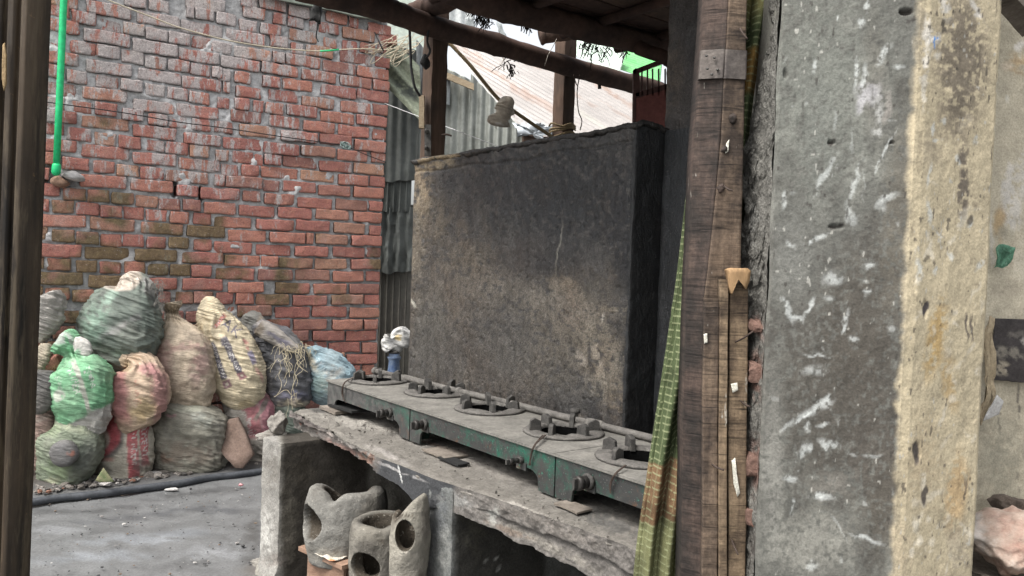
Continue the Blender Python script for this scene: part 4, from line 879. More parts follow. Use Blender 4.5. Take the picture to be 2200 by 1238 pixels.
# binding wires on the front plates
for i, (pts, lb) in enumerate(((((1170, 935), (1150, 955), (1142, 975), (1138, 1000)), 'twisted rusty wire round the near burner of the middle stove'), (((1345, 1000), (1325, 1015), (1312, 1035), (1310, 1060)), 'twisted rusty wire hanging off the near green stove'), (((760, 812), (742, 822), (737, 845), (740, 862)), 'twisted rusty wire at the end of the far stove'))):
    mb = MB()
    for j in range(3):
        q = [PZ(x + random.gauss(0, 1.6), y, ZT + .014) if k == 0 else None for k, (x, y) in enumerate(pts)]
        base = PZ(pts[0][0], pts[0][1], ZT + .014); fl = B(0, SW - .008, 0); 
        for k, (x, y) in enumerate(pts):
            if k: q[k] = PP(x + random.gauss(0, 1.8), y, B(0, SW - .010, 0), BN)
        mb.add(*tubeVF(crv(q, 4), .0018, 5, False))
    tag(mb.build('binding_wire', M_WIRE, None, True), lb, 'wire')
# gas pipe behind the stoves
gp = empty('gas_pipe', B(1, .6, .8)); tag(gp, 'dusty iron gas pipe running behind the stoves along the black wall', 'pipe')
M_PIPE = m_simple('dusty_pipe', (.07, .065, .06), (.17, .16, .145), 30, .8, .002)
pa, pb = PZ(806, 797, .805), PZ(1398, 941, .805); pv = (pb - pa); PL = lambda t: pa + pv * t
rel(tube('pipe_length', [PL(-.0), PL(.3), PL(.6) + [0, 0, .002], PL(.75), PL(1.6)], .0125, M_PIPE, gp, 14), gp)
rel(tube('pipe_joint', [PL(.835), PL(.84), PL(.875), PL(.88)], [.015, .018, .018, .015], M_PIPE, gp, 14), gp)
for t in (-.004, .395): rel(tube('pipe_coupling', [PL(t), PL(t + .012)], .018, M_PIPE, gp, 14), gp)
rel(tube('valve_stub', [PL(.80), PL(.80) + UP * .022, PL(.80) + UP * .023], [.012, .012, .012], M_PIPE, gp, 12), gp)
rel(tube('valve_cap', [PL(.80) + UP * .020, PL(.80) + UP * .024, PL(.80) + UP * .038, PL(.80) + UP * .042], [.010, .019, .018, .008], M_IRON, gp, 14), gp)
# ================================================================== clay stoves under the bench
def m_clay():
    n = NT('unfired_clay', .9, .2); c = n.attr(); a = n.noise(11, 5, .65); b = n.noise(60, 4, .7)
    c = n.mix(1, c, n.ramp(a, (.3, .82), (.7, 1.15)), 'MULTIPLY'); c = n.mix(1, c, n.ramp(b, (.3, .88), (.7, 1.1)), 'MULTIPLY')
    cr = n.vor(14, n.map((1, 1, 1)), 'DISTANCE_TO_EDGE'); 
    c = n.mix(n.ramp(n.noise(7, 4, .7), (.5, 0), (.66, .6)), c, (.07, .064, .055)); c = n.mix(n.ramp(n.noise(90, 3, .7), (.62, 0), (.68, .6)), c, (.32, .30, .26))
    return n.done(c, None, n.bump(b, .8, .006, n.bump(a, .8, .016)))
M_CLAY = m_clay()
def clay_stove(label, px, ytop, ybot, hwpx, Y, dips, hole, seed, base=(.165, .160, .145), ops=()):
    top, bot = P(px, ytop, Y), P(px, ybot, Y); R = hwpx * Y / FOC; H = top[2] - bot[2]; c = np.array([bot[0], Y, bot[2]])
    nt, nz = 120, 70
    th = np.linspace(0, 2 * PI, nt, endpoint=False)
    hh = np.ones(nt)
    for a_, w_, d in dips: hh -= d * np.exp(-((np.angle(np.exp(1j * (th - math.radians(a_))))) / math.radians(w_)) ** 2)
    prof = []
    for t in np.linspace(0, 1, 40): prof.append((1 - .10 * (1 - t) ** 3 - .06 * t ** 4 + .04 * math.sin(PI * t), t, 0))
    for t in np.linspace(0, 1, 7)[1:]: a_ = PI * t; prof.append((.94 - .20 + .20 * math.cos(a_), 1 + .07 * math.sin(a_), 1))
    for t in np.linspace(1, .12, 18)[1:]: prof.append((.54 - .05 * (1 - t), t, 2))
    V = []
    for r, t, k in prof:
        z = (t if t <= 1 else 1) * H * np.where(t > .0, hh, 1) + (max(0, t - 1)) * H
        V.append(np.stack([R * r * np.cos(th), R * r * np.sin(th), z], -1))
    V = np.array(V); n = len(prof)
    q = V + seed * 5
    rad = V * [1, 1, 0]; rad /= np.linalg.norm(rad, axis=-1, keepdims=True) + 1e-9
    V = V + rad * (fbm(q, 9, 3, seed) * .012 + fbm(q, 30, 3, seed + 2) * .0035)[..., None]
    Vf = V.reshape(-1, 3); Fc = [tuple(f) for f in gridF(n, nt, True)] + [tuple(range(nt))[::-1], tuple(range((n - 1) * nt, n * nt))]
    me = meshdata('tmp', Vf, Fc); o = bpy.data.objects.new('tmp', me); link(o)
    bm = bmesh.new(); bm.from_mesh(me); bmesh.ops.recalc_face_normals(bm, faces=bm.faces); bm.to_mesh(me); bm.free()
    ha, hz, hr, hv = hole
    bm = bmesh.new(); bmesh.ops.create_icosphere(bm, subdivisions=4, radius=1); d = math.radians(ha)
    for v in bm.verts:
        p = v.co; k = 1 + .05 * math.sin(p.x * 5 + seed); x, y, z = p.x * .30 * R / .15, p.y * hr * k, p.z * hv * k
        v.co = (math.cos(d) * (R * .95 + x * .45) - math.sin(d) * y, math.sin(d) * (R * .95 + x * .45) + math.cos(d) * y, hz * H + z)
    cm = bpy.data.meshes.new('cut'); bm.to_mesh(cm); bm.free(); co = bpy.data.objects.new('cut', cm); link(co)
    md = o.modifiers.new('b', 'BOOLEAN'); md.object = co; md.operation = 'DIFFERENCE'; md.solver = 'EXACT'
    dg = bpy.context.evaluated_depsgraph_get(); ev = o.evaluated_get(dg); m2 = bpy.data.meshes.new_from_object(ev)
    bpy.data.objects.remove(o); bpy.data.objects.remove(co)
    N = len(m2.vertices); A = np.zeros(N * 3); m2.vertices.foreach_get('co', A); A = A.reshape(-1, 3)
    x, y = topx(A + c)
    col = paint(x, y, base, ops, 5, .04, seed)
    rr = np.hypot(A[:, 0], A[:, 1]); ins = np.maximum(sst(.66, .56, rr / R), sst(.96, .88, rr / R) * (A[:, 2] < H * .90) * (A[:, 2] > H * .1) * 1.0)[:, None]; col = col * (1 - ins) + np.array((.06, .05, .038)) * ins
    cc = np.ones((N, 4), np.float32); cc[:, :3] = col
    a_ = m2.color_attributes.new('Col', 'FLOAT_COLOR', 'POINT'); a_.data.foreach_set('color', cc.ravel())
    m2.materials.clear(); m2.materials.append(M_CLAY); m2.polygons.foreach_set('use_smooth', np.ones(len(m2.polygons), bool))
    ob = bpy.data.objects.new('clay_stove', m2); link(ob); ob.location = c
    me = m2
    return tag(ob, label, 'clay stove', 'clay stoves stored under the bench')
clay_stove('largest pale clay stove with an oval mouth, standing on the brown wooden box', 742, 1052, 1194, 87, 3.02, [(254, 15, .13), (90, 46, .36), (330, 30, .02)], (216, .60, .080, .064), 1, ops=[('s', 700, 1190, 50, 14, 0, (.30, .28, .24), .6, .5), ('s', 800, 1110, 40, 60, 0, (.17, .155, .13), .6, .6)])
clay_stove('low dark clay stove with a smoke blackened rim, between the other two clay stoves', 812, 1126, 1262, 62, 2.82, [(285, 22, .04), (90, 60, -.04), (20, 40, -.06)], (246, .46, .058, .050), 2, (.15, .14, .12), [('e', 830, 1116, 66, 17, -6, (.02, .02, .02), .92, .4), ('s', 795, 1150, 40, 30, 0, (.20, .185, .155), .7, .6), ('s', 770, 1210, 30, 30, 0, (.2, .185, .155), .7, .6), ('e', 790, 1185, 26, 30, 0, (.045, .04, .035), .7, .6)])
clay_stove('tall pointed clay stove with a large sloping mouth, against the second pillar', 876, 1072, 1290, 43, 2.50, [(200, 70, .24), (90, 44, .36)], (262, .70, .034, .052), 4, (.23, .215, .18), [('s', 880, 1210, 40, 50, 0, (.29, .27, .23), .6, .6), ('e', 915, 1125, 12, 40, 0, (.08, .07, .06), .6, .6)])
# wooden box under the first clay stove with newspaper on it
wb = empty('wooden_box', P(690, 1200, 3.0)); tag(wb, 'small brown wooden box carrying the largest clay stove', 'box')
M_BOXW = m_simple('plywood_brown', (.16, .095, .065), (.26, .17, .12), 10, .8, .001, (1, 1, 5))
zb = P(690, 1193, 2.9)[2]; A0 = PZ(641, 1174, zb); A1 = PZ(735, 1216, zb); ex = A1 - A0; A2 = PZ(760, 1196, zb) - A1
ny = np.array([-ex[1], ex[0], 0]); ny /= np.linalg.norm(ny); Ld = .34
rel(nbox('box_lid', A0, ex, ny * Ld, UP * -.016, (12, 10, 2), M_BOXW, wb, .001, 20), wb)
rel(nbox('box_side', A0 + ex * .12 + ny * .02 - UP * .018, ex * .82, ny * .012, UP * -(zb - .02), (10, 2, 6), M_BOXW, wb, .001, 20, None, 2), wb)
rel(nbox('box_side', A0 + ex * .12 + ny * .04 - UP * .018, ex * .03, ny * .28, UP * -(zb - .02), (2, 8, 6), M_BOXW, wb, .001, 20, None, 3), wb)
rel(nbox('box_side', A0 + ex * .90 + ny * .04 - UP * .018, ex * .03, ny * .28, UP * -(zb - .02), (2, 8, 6), M_BOXW, wb, .001, 20, None, 4), wb)
M_NEWS = m_painted('newsprint', .85, 200, .0008, 20, .15)
def news(S_, T_):
    o = A0 + ex * .30 + UP * .006; Q = o + ex * (.55 * S_)[..., None] - ny * 0 + ny * (.09 * T_ - .012)[..., None]
    q = Q; Q = Q + UP * (np.abs(fbm(q, 22, 3, 2)) * .018)[..., None]; return Q
o = surf('newspaper', news, 30, 16, M_NEWS, None, out=(0, 0, 1), opsf=lambda V: paint(*topx(V), (.45, .41, .35), [('s', 715, 1207, 14, 5, 20, (.45, .16, .06), .9, .4), ('s', 735, 1206, 14, 5, 10, (.2, .2, .2), .8, .4)], 4, .08))
m_ = o.modifiers.new('s', 'SOLIDIFY'); m_.thickness = .0015
tag(o, 'crumpled torn newspaper at the edge of the wooden box', 'newspaper')
# ================================================================== soot wall
def m_soot():
    n = NT('sooty_render', .55, .5); c = n.attr(); a = n.noise(26, 7, .75, n.map((1, 1, .55))); b = n.noise(170, 3, .7)
    c = n.mix(1, c, n.ramp(a, (.32, .45), (.68, 1.6)), 'MULTIPLY'); c = n.mix(1, c, n.ramp(b, (.35, .5), (.65, 1.5)), 'MULTIPLY')
    c = n.mix(n.ramp(n.noise(150, 2, .6), (.66, 0), (.72, .55)), c, (.20, .18, .15))
    c = n.mix(n.ramp(n.noise(4, 3), (.45, 0), (.7, .5)), c, n.mix(1, c, (1.0, .82, .68), 'MULTIPLY'))
    v = n.vor(70); nr = n.bump(n.ramp(v, (0, 1), (.4, 0)), .30, .002); nr = n.bump(b, .8, .003, nr); nr = n.bump(a, .9, .013, nr)
    return n.done(c, n.ramp(a, (.3, .34), (.7, .56)), nr)
M_SOOT = m_soot()
CW0, CU0, CU1, CTH = .655, -.03, 1.522, .17
def build_soot():
    ops = [('s', 905, 410, 26, 66, 0, (.23, .18, .115), .85, .7), ('s', 895, 520, 22, 150, 4, (.14, .12, .09), .8, .7), ('s', 940, 470, 40, 60, 0, (.085, .07, .05), .6, .7), ('s', 960, 355, 60, 14, 0, (.10, .085, .06), .7, .6), ('s', 985, 620, 110, 130, 0, (.090, .075, .060), .75, .8), ('s', 1100, 780, 200, 110, 0, (.085, .077, .066), .7, .8), ('s', 1240, 700, 110, 120, 0, (.10, .085, .065), .7, .8),
           ('s', 920, 700, 60, 120, 0, (.07, .065, .055), .7, .8), ('s', 1000, 760, 120, 70, 0, (.05, .046, .042), .6, .8), ('s', 1215, 622, 55, 22, 20, (.15, .12, .085), .8, .6), ('s', 1230, 665, 50, 40, 45, (.13, .10, .075), .8, .6), ('s', 1275, 720, 40, 76, -28, (.15, .13, .10), .8, .7), ('s', 1300, 800, 42, 80, -12, (.165, .145, .115), .75, .7), ('s', 1280, 760, 16, 30, -20, (.20, .185, .16), .4, .6), ('s', 1250, 770, 10, 20, -20, (.30, .27, .23), .5, .6),
           ('s', 1320, 840, 24, 60, -6, (.12, .10, .075), .7, .6), ('s', 1220, 410, 190, 140, 0, (.010, .012, .014), .95, .6), ('s', 1060, 390, 130, 70, 0, (.014, .015, .017), .85, .7), ('s', 1340, 520, 40, 200, 0, (.010, .011, .013), .9, .6), ('s', 1170, 640, 210, 46, 12, (.125, .11, .09), .75, .7), ('s', 1010, 560, 70, 40, 0, (.10, .085, .065), .6, .7), ('s', 1120, 560, 70, 60, 0, (.045, .038, .034), .6, .7), ('s', 1180, 560, 60, 40, 0, (.012, .012, .013), .7, .7), ('s', 1290, 620, 60, 30, 10, (.055, .05, .042), .6, .6),
           ('r', 1200, 540, 1.8, 62, 5, (.20, .19, .16), .6, .4), ('r', 878, 615, 2, 22, 8, (.34, .34, .30), .7, .4), ('r', 882, 650, 3, 14, -30, (.34, .34, .30), .7, .4), ('r', 876, 690, 2, 18, 20, (.34, .34, .30), .6, .4), ('s', 1298, 685, 4, 14, 0, (.36, .34, .3), .7, .4), ('s', 1310, 660, 40, 8, 0, (.14, .12, .09), .6, .5), ('s', 935, 355, 46, 12, -6, (.24, .19, .12), .7, .6), ('r', 1000, 1150, 420, 210, 0, (.012, .011, .010), .95, .05)]  # last block: shade below the slab painted as near-black wall colour
    rg = np.random.default_rng(21)
    for i in range(150):
        x, y = rg.uniform(870, 1360), rg.uniform(290, 930); dk_ = rg.random() < .55 or (x > 1080 and y < 560)
        ops.insert(rg.integers(0, 12), ('s', x, y, rg.uniform(5, 26), rg.uniform(14, 60), rg.normal(2, 8), (.012, .012, .013) if dk_ else (.085, .072, .056), rg.uniform(.3, .75), .7))
    ob = (.046, .043, .040)
    root = empty('soot_wall', B(.7, CW0, 0)); tag(root, 'low rendered wall blackened with soot and grease behind the stoves', 'wall')
    L = CU1 - CU0; top = 1.868
    def face(S_, T_):
        u = CU0 + L * S_; z = top * T_; Q = B(0, CW0, 0) + u[..., None] * BD + z[..., None] * UP
        q = Q; d = fbm(q, 5, 4, 1) * .006 + fbm(q, 26, 4, 2) * .0035 + sst(.25, .5, fbm(q, 60, 3, 3)) * .003
        e = sst(.03, 0, L * S_) + sst(.03, 0, L * (1 - S_)); lip = sst(.975, .99, T_) * (fbm(q, 14, 3, 7) + .35) * .012
        d = d + e ** 2 * .012 + sst(.985, 1.0, T_) * .012 - np.exp(-((T_ - .965 + fbm(q, 3, 2, 9) * .01) / .004) ** 2) * -.006
        Q = Q + BN * (d - lip)[..., None]
        Q[..., 2] += fbm(q * [1, 1, 0], 6, 3, 12) * .012 * sst(.9, 1, T_); return Q
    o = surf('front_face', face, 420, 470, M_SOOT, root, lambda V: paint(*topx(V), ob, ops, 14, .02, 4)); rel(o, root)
    colb = lambda V: paint(*topx(V), (.012, .013, .014), [], 5)
    cap = nbox('wall_end', B(CU1 - .02, CW0 + .006, 0), BD * .024, BN * CTH, UP * (top + .004), (4, 40, 200), M_SOOT, root, .004, 24, colb, 3, 4, .006); rel(cap, root)
    core = nbox('wall_core', B(CU0 + .004, CW0 + .02, 0), BD * (L - .03), BN * (CTH - .02), UP * (top - .02), (20, 4, 20), M_SOOT, root, 0, 10, colb); rel(core, root)
    # crust of soot and dirt along the top
    def crust(S_, T_):
        u = CU0 + (L + .01) * S_; w_ = -.014 + (CTH + .02) * T_; q = B(0, CW0, top) + u[..., None] * BD + w_[..., None] * BN
        hgt = np.sin(PI * T_) ** .5 * (.016 + .010 * fbm(q, 9, 3, 3) + .012 * sst(.8, 1, S_)) + fbm(q, 45, 3, 4) * .006
        return q + UP * (hgt - .010)[..., None] - BN * (fbm(q, 20, 3, 6) * .008)[..., None]
    o = surf('soot_crust', crust, 360, 40, M_SOOT, root, out=(0, 0, 1), opsf=lambda V: paint(*topx(V), (.025, .023, .021), [('s', 950, 338, 80, 12, 0, (.26, .20, .12), .85, .6)], 6)); rel(o, root)
    s_ = o.modifiers.new('s', 'SOLIDIFY'); s_.thickness = .02
    # black column standing behind the wall
    col = empty('black_column', B(1.6, .95, 0)); tag(col, 'soot blackened square column behind the end of the low wall', 'column')
    o = nbox('column_shaft', B(1.485, .845, 0), BD * .235, BN * .26, UP * 2.66, (24, 26, 220), M_SOOT, col, .008, 18, lambda V: paint(*topx(V), (.035, .032, .030), [('s', 1435, 150, 34, 90, 0, (.075, .062, .048), .8, .6), ('s', 1480, 100, 20, 60, 0, (.025, .025, .026), .7, .6), ('s', 1420, 230, 10, 40, 0, (.16, .12, .09), .7, .5)], 8, .04), 3, 4, .012); rel(o, col)
    o = nbox('column_base', B(1.528, .800, 0), BD * .42, BN * .34, UP * 1.862, (20, 20, 100), M_SOOT, col, .004, 20, lambda V: paint(*topx(V), (.017, .019, .021), [('r', 1425, 600, 2.5, 330, 2, (.05, .052, .055), .6, .4)], 5), 5, 4, .01); rel(o, col)
build_soot()
# ================================================================== background sheds
def m_tin(name, c1, c2, rust, amt=.5, rough=.45, metal=.25):
    n = NT(name, rough, .5); a = n.noise(3, 5, .7); b = n.noise(22, 5, .75); c = n.mix(n.ramp(a, (.35, 0), (.65, 1)), c1, c2)
    v = n.map((6, 6, .8)); s = n.noise(2.2, 4, .7, v); c = n.mix(n.ramp(s, (amt, 0), (amt + .12, .7)), c, rust)
    c = n.mix(1, c, n.ramp(b, (.3, .82), (.7, 1.15)), 'MULTIPLY')
    return n.done(c, None, n.bump(b, .3, .002, n.bump(a, .5, .02)), metal)
M_TINW = m_tin('grey_tin_wall', (.18, .19, .17), (.25, .26, .235), (.08, .08, .06), .56, .5)
M_TIND = m_tin('dark_tin_wall', (.085, .092, .085), (.13, .14, .13), (.05, .055, .05), .52, .75, .1)
M_OLD = m_painted('old_cement_sheet', .85, 60, .003, 12, .3)
def ribbed(name, L0, L1, dv, nb, na, pitch, amp, mat, parent=None, colf=None, crump=.0, seed=0, shape='sin', th=.0012, ragged=0, zmin=None):
    """corrugated sheet: corrugations run along dv, rows start on the line L0-L1"""
    L0, L1, dv = map(lambda a: np.array(a, float), (L0, L1, dv)); e = L1 - L0; du = dv / np.linalg.norm(dv)
    pr = e - du * np.dot(e, du); Wd = np.linalg.norm(pr); nrm = np.cross(du, pr / Wd); nrm *= -np.sign(nrm[1]) if abs(nrm[1]) > .1 else np.sign(nrm[2])
    Bq, Aq = np.meshgrid(np.linspace(0, 1, nb), np.linspace(0, 1, na), indexing='ij')
    ph = Bq * Wd / pitch * 2 * PI
    h = np.sin(ph) if shape == 'sin' else np.clip(np.abs(((ph / 2 / PI) % 1) * 2 - 1) * 6 - 4.6, 0, 1) * 1.6
    if zmin is not None: Aq = Aq * np.clip(((L0[2] + e[2] * Bq) - zmin) / -dv[2], .02, 1)
    V = L0 + e * Bq[..., None] + dv * Aq[..., None]
    if ragged: V = V + du * (fbm(V, 8, 2, seed + 40) * ragged * (Aq > .97))[..., None]
    h = h * amp * (1 + .35 * fbm(V, 3, 2, seed)) + fbm(V, 1.2, 3, seed + 3) * .012
    if crump: h = h + crump * (1 - np.abs(fbm(V * [1, 1, .6], 7, 3, seed + 8)) * 3) * sst(-.1, .3, fbm(V, 2, 2, seed + 6))
    V = V + nrm * h[..., None]
    o = obj(name, V.reshape(-1, 3), gridF(nb, na), mat, parent, True, colf(V).reshape(-1, 3) if colf else None)
    s_ = o.modifiers.new('s', 'SOLIDIFY'); s_.thickness = th; return o
YT = 6.25
def build_shed():
    root = empty('tin_shed', P(980, 560, YT)); tag(root, 'grey corrugated tin shed wall behind the brick wall and posts', 'shed')
    def panel(nm, xl, xr, yt_l, yt_r, z0, Y, mat, **k):
        a, b = P(xl, yt_l, Y), P(xr, yt_r, Y); zl = a[2]; zr = b[2]
        a0 = a.copy(); b0 = b.copy(); a0[2] = b0[2] = z0
        # rows start on the ground line; top handled by separate heights
        nb, na = k.get('nb', 260), 120
        S_, T_ = np.meshgrid(np.linspace(0, 1, nb), np.linspace(0, 1, na), indexing='ij')
        zt = zl + (zr - zl) * S_; zz = z0 + (zt - z0) * T_
        wd = np.linalg.norm((b0 - a0)[:2]); V = a0 + (b0 - a0) * S_[..., None]; V[..., 2] = zz
        rag = k.get('ragz', 0)
        if rag: V[..., 2] += (T_ < .02) * fbm(V * [9, 0, 0], 1, 2, 5) * rag
        ph = S_ * wd / k.get('pitch', .07) * 2 * PI
        h = np.sin(ph) * k.get('amp', .008)
        if k.get('box'): h = np.clip(np.abs(((ph / 2 / PI) % 1) * 2 - 1) * 5 - 3.6, 0, 1) * .016
        c = k.get('cr', 0); h = h + c * (1 - np.abs(fbm(V * [1.6, 1, .5], 6, 3, 3)) * 2.5) * sst(-.2, .3, fbm(V, 2.2, 2, 9)) + fbm(V, 1.5, 3, 2) * .01
        V[..., 1] -= h
        o = obj(nm, V.reshape(-1, 3), gridF(nb, na), mat, root); rel(o, root); s_ = o.modifiers.new('s', 'SOLIDIFY'); s_.thickness = .0012; return o
    panel('tin_sheet', 760, 905, 90, 110, P(850, 386, YT)[2], YT - .03, M_TIND, pitch=.075, cr=.022, ragz=.04, amp=.006)
    panel('tin_sheet', 780, 885, 375, 375, P(850, 452, YT)[2], YT - .005, M_TIND, pitch=.05, cr=.012, ragz=.03, box=1)
    panel('tin_sheet', 790, 890, 448, 446, P(850, 580, YT)[2], YT + .01, M_TIND, pitch=.08, cr=.028, ragz=.05, amp=.010)
    panel('tin_sheet', 770, 900, 440, 440, 0, YT + .04, m_tin('brown_tin', (.10, .095, .08), (.15, .14, .12), (.05, .04, .03), .55), pitch=.05, box=1)
    panel('tin_sheet', 900, 1018, 118, 175, 1.9, YT, M_TINW, pitch=.085, amp=.009)
    panel('tin_sheet', 1012, 1190, 158, 355, 1.7, YT - .02, M_TINW, pitch=.07, amp=.010, cr=.004)
    panel('tin_sheet', 895, 968, 85, 170, P(930, 226, YT)[2], YT - .05, m_tin('mottled_tin', (.16, .17, .17), (.26, .28, .28), (.03, .03, .03), .48), pitch=.06, amp=.008, ragz=.03)
    panel('tin_sheet', 1120, 1420, 300, 300, 1.5, YT + .05, M_TIND, pitch=.07)
    rel(nbox('rail', P(948, 150, YT - .09), P(1018, 180, YT - .09) - P(948, 150, YT - .09), (0, .03, 0), UP * -.05, (20, 2, 3), M_WOODL, root, .003, 20), root)
    # inner board under the eave
    rel(nbox('eave_board', P(1122, 288, YT - .1), P(1196, 300, YT - .1) - P(1122, 288, YT - .1), (0, .04, 0), UP * -.16, (16, 2, 5), M_WOODD, root, .004, 16), root)
M_WOODL = m_simple('pale_wood', (.26, .20, .13), (.36, .29, .2), 12, .85, .002, (1, 1, 5))
def m_wood(name, c1, c2, c3, st, sc=9, bst=.6, rough=.85):
    n = NT(name, rough, .25); v = n.map(st); a = n.noise(sc, 6, .7, v, .4); b = n.noise(sc * 7, 4, .7, v); k = n.noise(4, 4, .6)
    c = n.mix(n.ramp(a, (.3, 0), (.7, 1)), c1, c2); c = n.mix(n.ramp(k, (.45, 0), (.7, .8)), c, c3); c = n.mix(1, c, n.ramp(b, (.3, .75), (.7, 1.25)), 'MULTIPLY')
    return n.done(c, None, n.bump(b, bst, .002, n.bump(a, bst, .006)))
M_WOODD = m_wood('dark_wood', (.055, .038, .028), (.11, .07, .05), (.035, .028, .024), (1, 1, .12))
M_WOODR = m_wood('red_brown_wood', (.15, .075, .04), (.24, .13, .075), (.09, .05, .03), (1, 1, .15))
M_BEAM = m_wood('smoked_bamboo', (.045, .028, .022), (.085, .050, .038), (.025, .018, .016), (.3, .3, .3), 14)
build_shed()
# old ribbed cement sheet leaning out between wall end and post
def oldcol(V):
    x, y = topx(V); return paint(x, y, (.20, .22, .16), [('s', 870, 190, 40, 14, 45, (.05, .055, .05), .85, .6), ('s', 880, 150, 50, 6, 45, (.34, .36, .28), .7, .5), ('s', 860, 170, 40, 5, 45, (.09, .10, .08), .7, .5), ('s', 890, 200, 20, 12, 45, (.04, .045, .045), .8, .5), ('s', 850, 130, 20, 10, 0, (.10, .11, .08), .7, .5)], 6, .05)
o = ribbed('roof_sheet', P(812, 168, YT - .25), P(812, 52, YT - .02), P(905, 262, YT - .4) - P(812, 168, YT - .25), 200, 60, .115, .020, M_OLD, None, oldcol, seed=3, th=.006)
tag(o, 'old mottled cement roofing sheet sloping down between the brick wall and the first post', 'roof sheet')
# rusty white tin roof beyond
def build_roof():
    A, Bq = P(930, 48, 7.6), P(1128, 292, 6.1)
    nn_ = np.cross(A - Bq, P(1420, 178, 8.3) - Bq); nn_ /= np.linalg.norm(nn_); RD = PP(1420, 182, Bq, nn_); D = PP(1180, 232, Bq, nn_) - PP(975, 110, Bq, nn_); R2 = A + (RD - A) * 1.5
    # keep the rust streak direction within the roof plane
    def rc(V):
        x, y = topx(V)
        ops = []
        for (cx, cy, l, wd, al) in ((1085, 172, 150, 7, .85), (1160, 225, 90, 6, .6), (1300, 190, 90, 7, .8), (1240, 205, 60, 5, .5), (1010, 112, 70, 8, .7), (1130, 130, 60, 5, .6), (1200, 160, 60, 5, .5), (1330, 240, 50, 4, .4), (1050, 190, 60, 4, .4), (1390, 250, 60, 6, .5)):
            ops.append(('s', cx, cy, l, wd, 30, (.22, .135, .095), al * .8, .6))
        ops += [('s', 1100, 230, 60, 8, 30, (.36, .35, .345), .6, .6), ('s', 1270, 255, 70, 7, 32, (.32, .31, .27), .6, .6), ('s', 1170, 140, 40, 6, 30, (.20, .23, .245), .6, .6), ('s', 1140, 270, 40, 12, 10, (.36, .40, .42), .8, .5)]
        return paint(x, y, (.27, .25, .235), ops, 8, .03, 3)
    root = empty('tin_roof', P(1128, 292, 6.1)); tag(root, 'large pale corrugated tin roof streaked with orange rust', 'roof')
    M = m_painted('weathered_roof_tin', .5, 60, .002, 5, .12, .4)
    o = ribbed('roof_sheeting', Bq, A, D / np.linalg.norm(D) * 6, 200, 90, .078, .009, M, root, rc, seed=5, zmin=2.15); rel(o, root)
    o = ribbed('roof_sheeting', A, R2, D / np.linalg.norm(D) * 6, 320, 90, .078, .009, M, root, rc, seed=5, zmin=2.15); rel(o, root)
    # barge strip on the verge
    up = np.array([0, 0, 1.0]); e = A - Bq
    o = nbox('verge_board', Bq - UP * .02 - e * .0, e * 1.0, np.array([.05, .10, 0]), UP * .03, (40, 4, 2), m_simple('white_trim', (.42, .40, .38), (.58, .56, .53), 12), root, .004, 10); rel(o, root)
    # crumpled flashing at the eave corner
    o = prism('crumpled_flashing', [(1100, 262), (1130, 270), (1160, 262), (1196, 276), (1198, 296), (1172, 292), (1160, 298), (1140, 284), (1118, 290)], 6.0, .01, m_tin('bent_tin', (.34, .37, .39), (.52, .55, .57), (.2, .18, .16), .6), root, 0, .05); rel(o, root)
    o = prism('crumpled_flashing', [(1122, 285), (1150, 289), (1175, 294), (1196, 300), (1180, 306), (1150, 303), (1130, 300)], 6.05, .01, M_WOODD, root, 0, .03); rel(o, root)
build_roof()
# green tin roof, tree, pale far wall
o = ribbed('green_roof', P(1418, 180, 11.5), P(1425, 112, 12.6), P(1268, 128, 11.5) - P(1418, 180, 11.5), 120, 40, .09, .012, m_simple('green_roof_tin', (.12, .40, .14), (.22, .52, .22), 3, .5, .002), None, seed=7)
tag(o, 'light green corrugated roof seen beneath the bamboo rafters', 'roof')
o = ribbed('white_roof', P(1330, 160, 11.2), P(1345, 116, 11.6), P(1215, 112, 11.4) - P(1330, 160, 11.2), 60, 30, .09, .01, m_simple('pale_green_tin', (.42, .52, .44), (.55, .62, .55), 3, .5), None, seed=9)
tag(o, 'pale greenish white roof edge left of the green roof', 'roof')
o = ribbed('pale_wall', P(935, 100, 9.5), P(1010, 100, 9.5), UP * 1.4, 90, 20, .13, .012, m_simple('whitewashed_tin', (.46, .48, .48), (.58, .6, .6), 4, .7), None, seed=11)
tag(o, 'pale grey tin wall far behind the first post, above the rusty roof', 'wall')
o = nbox('plaster_house', P(600, 140, 8.5), (1.55, 0, 0), (0, .3, 0), UP * 1.6, (12, 2, 8), m_simple('mint_render', (.36, .42, .36), (.46, .50, .45), 3, .9), None, .01, 3)
tag(o, 'pale mint rendered house wall glimpsed above the brick wall and bamboo beam', 'wall')
def build_tree():
    root = empty('tree', P(1300, 560, 13)); tag(root, 'dark leafy tree beyond the green roof', 'tree')
    tr = tube('trunk', [P(1300, 620, 13) * [1, 1, 0], P(1302, 400, 13), P(1300, 200, 13), P(1304, 110, 13)], [.14, .12, .08, .04], M_WOODD, root); rel(tr, root)
    rg = np.random.default_rng(3); mb = MB(); cs = [P(x, y, 13 + rg.normal(0, .2)) for x, y in ((1296, 100), (1310, 92), (1286, 90), (1320, 105), (1302, 118), (1275, 100), (1305, 130), (1290, 140), (1330, 85), (1345, 92), (1265, 84))]
    for i in range(2600):
        c = cs[rg.integers(len(cs))]; d = rg.normal(0, 1, 3); p = c + d / np.linalg.norm(d) * rg.uniform(.02, .17); a, b = rg.normal(0, 1, (2, 3)); a *= .03 / np.linalg.norm(a); b *= .016 / np.linalg.norm(b)
        mb.add([p - a, p - b, p + a, p + b], [(0, 1, 2, 3)])
    n = NT('tree_leaf', .6, .3); c = n.ramp(n.noise(3, 3), (.35, (.015, .05, .02)), (.65, (.06, .16, .05))); M = n.done(c)
    rel(mb.build('crown', M, root), root)
build_tree()
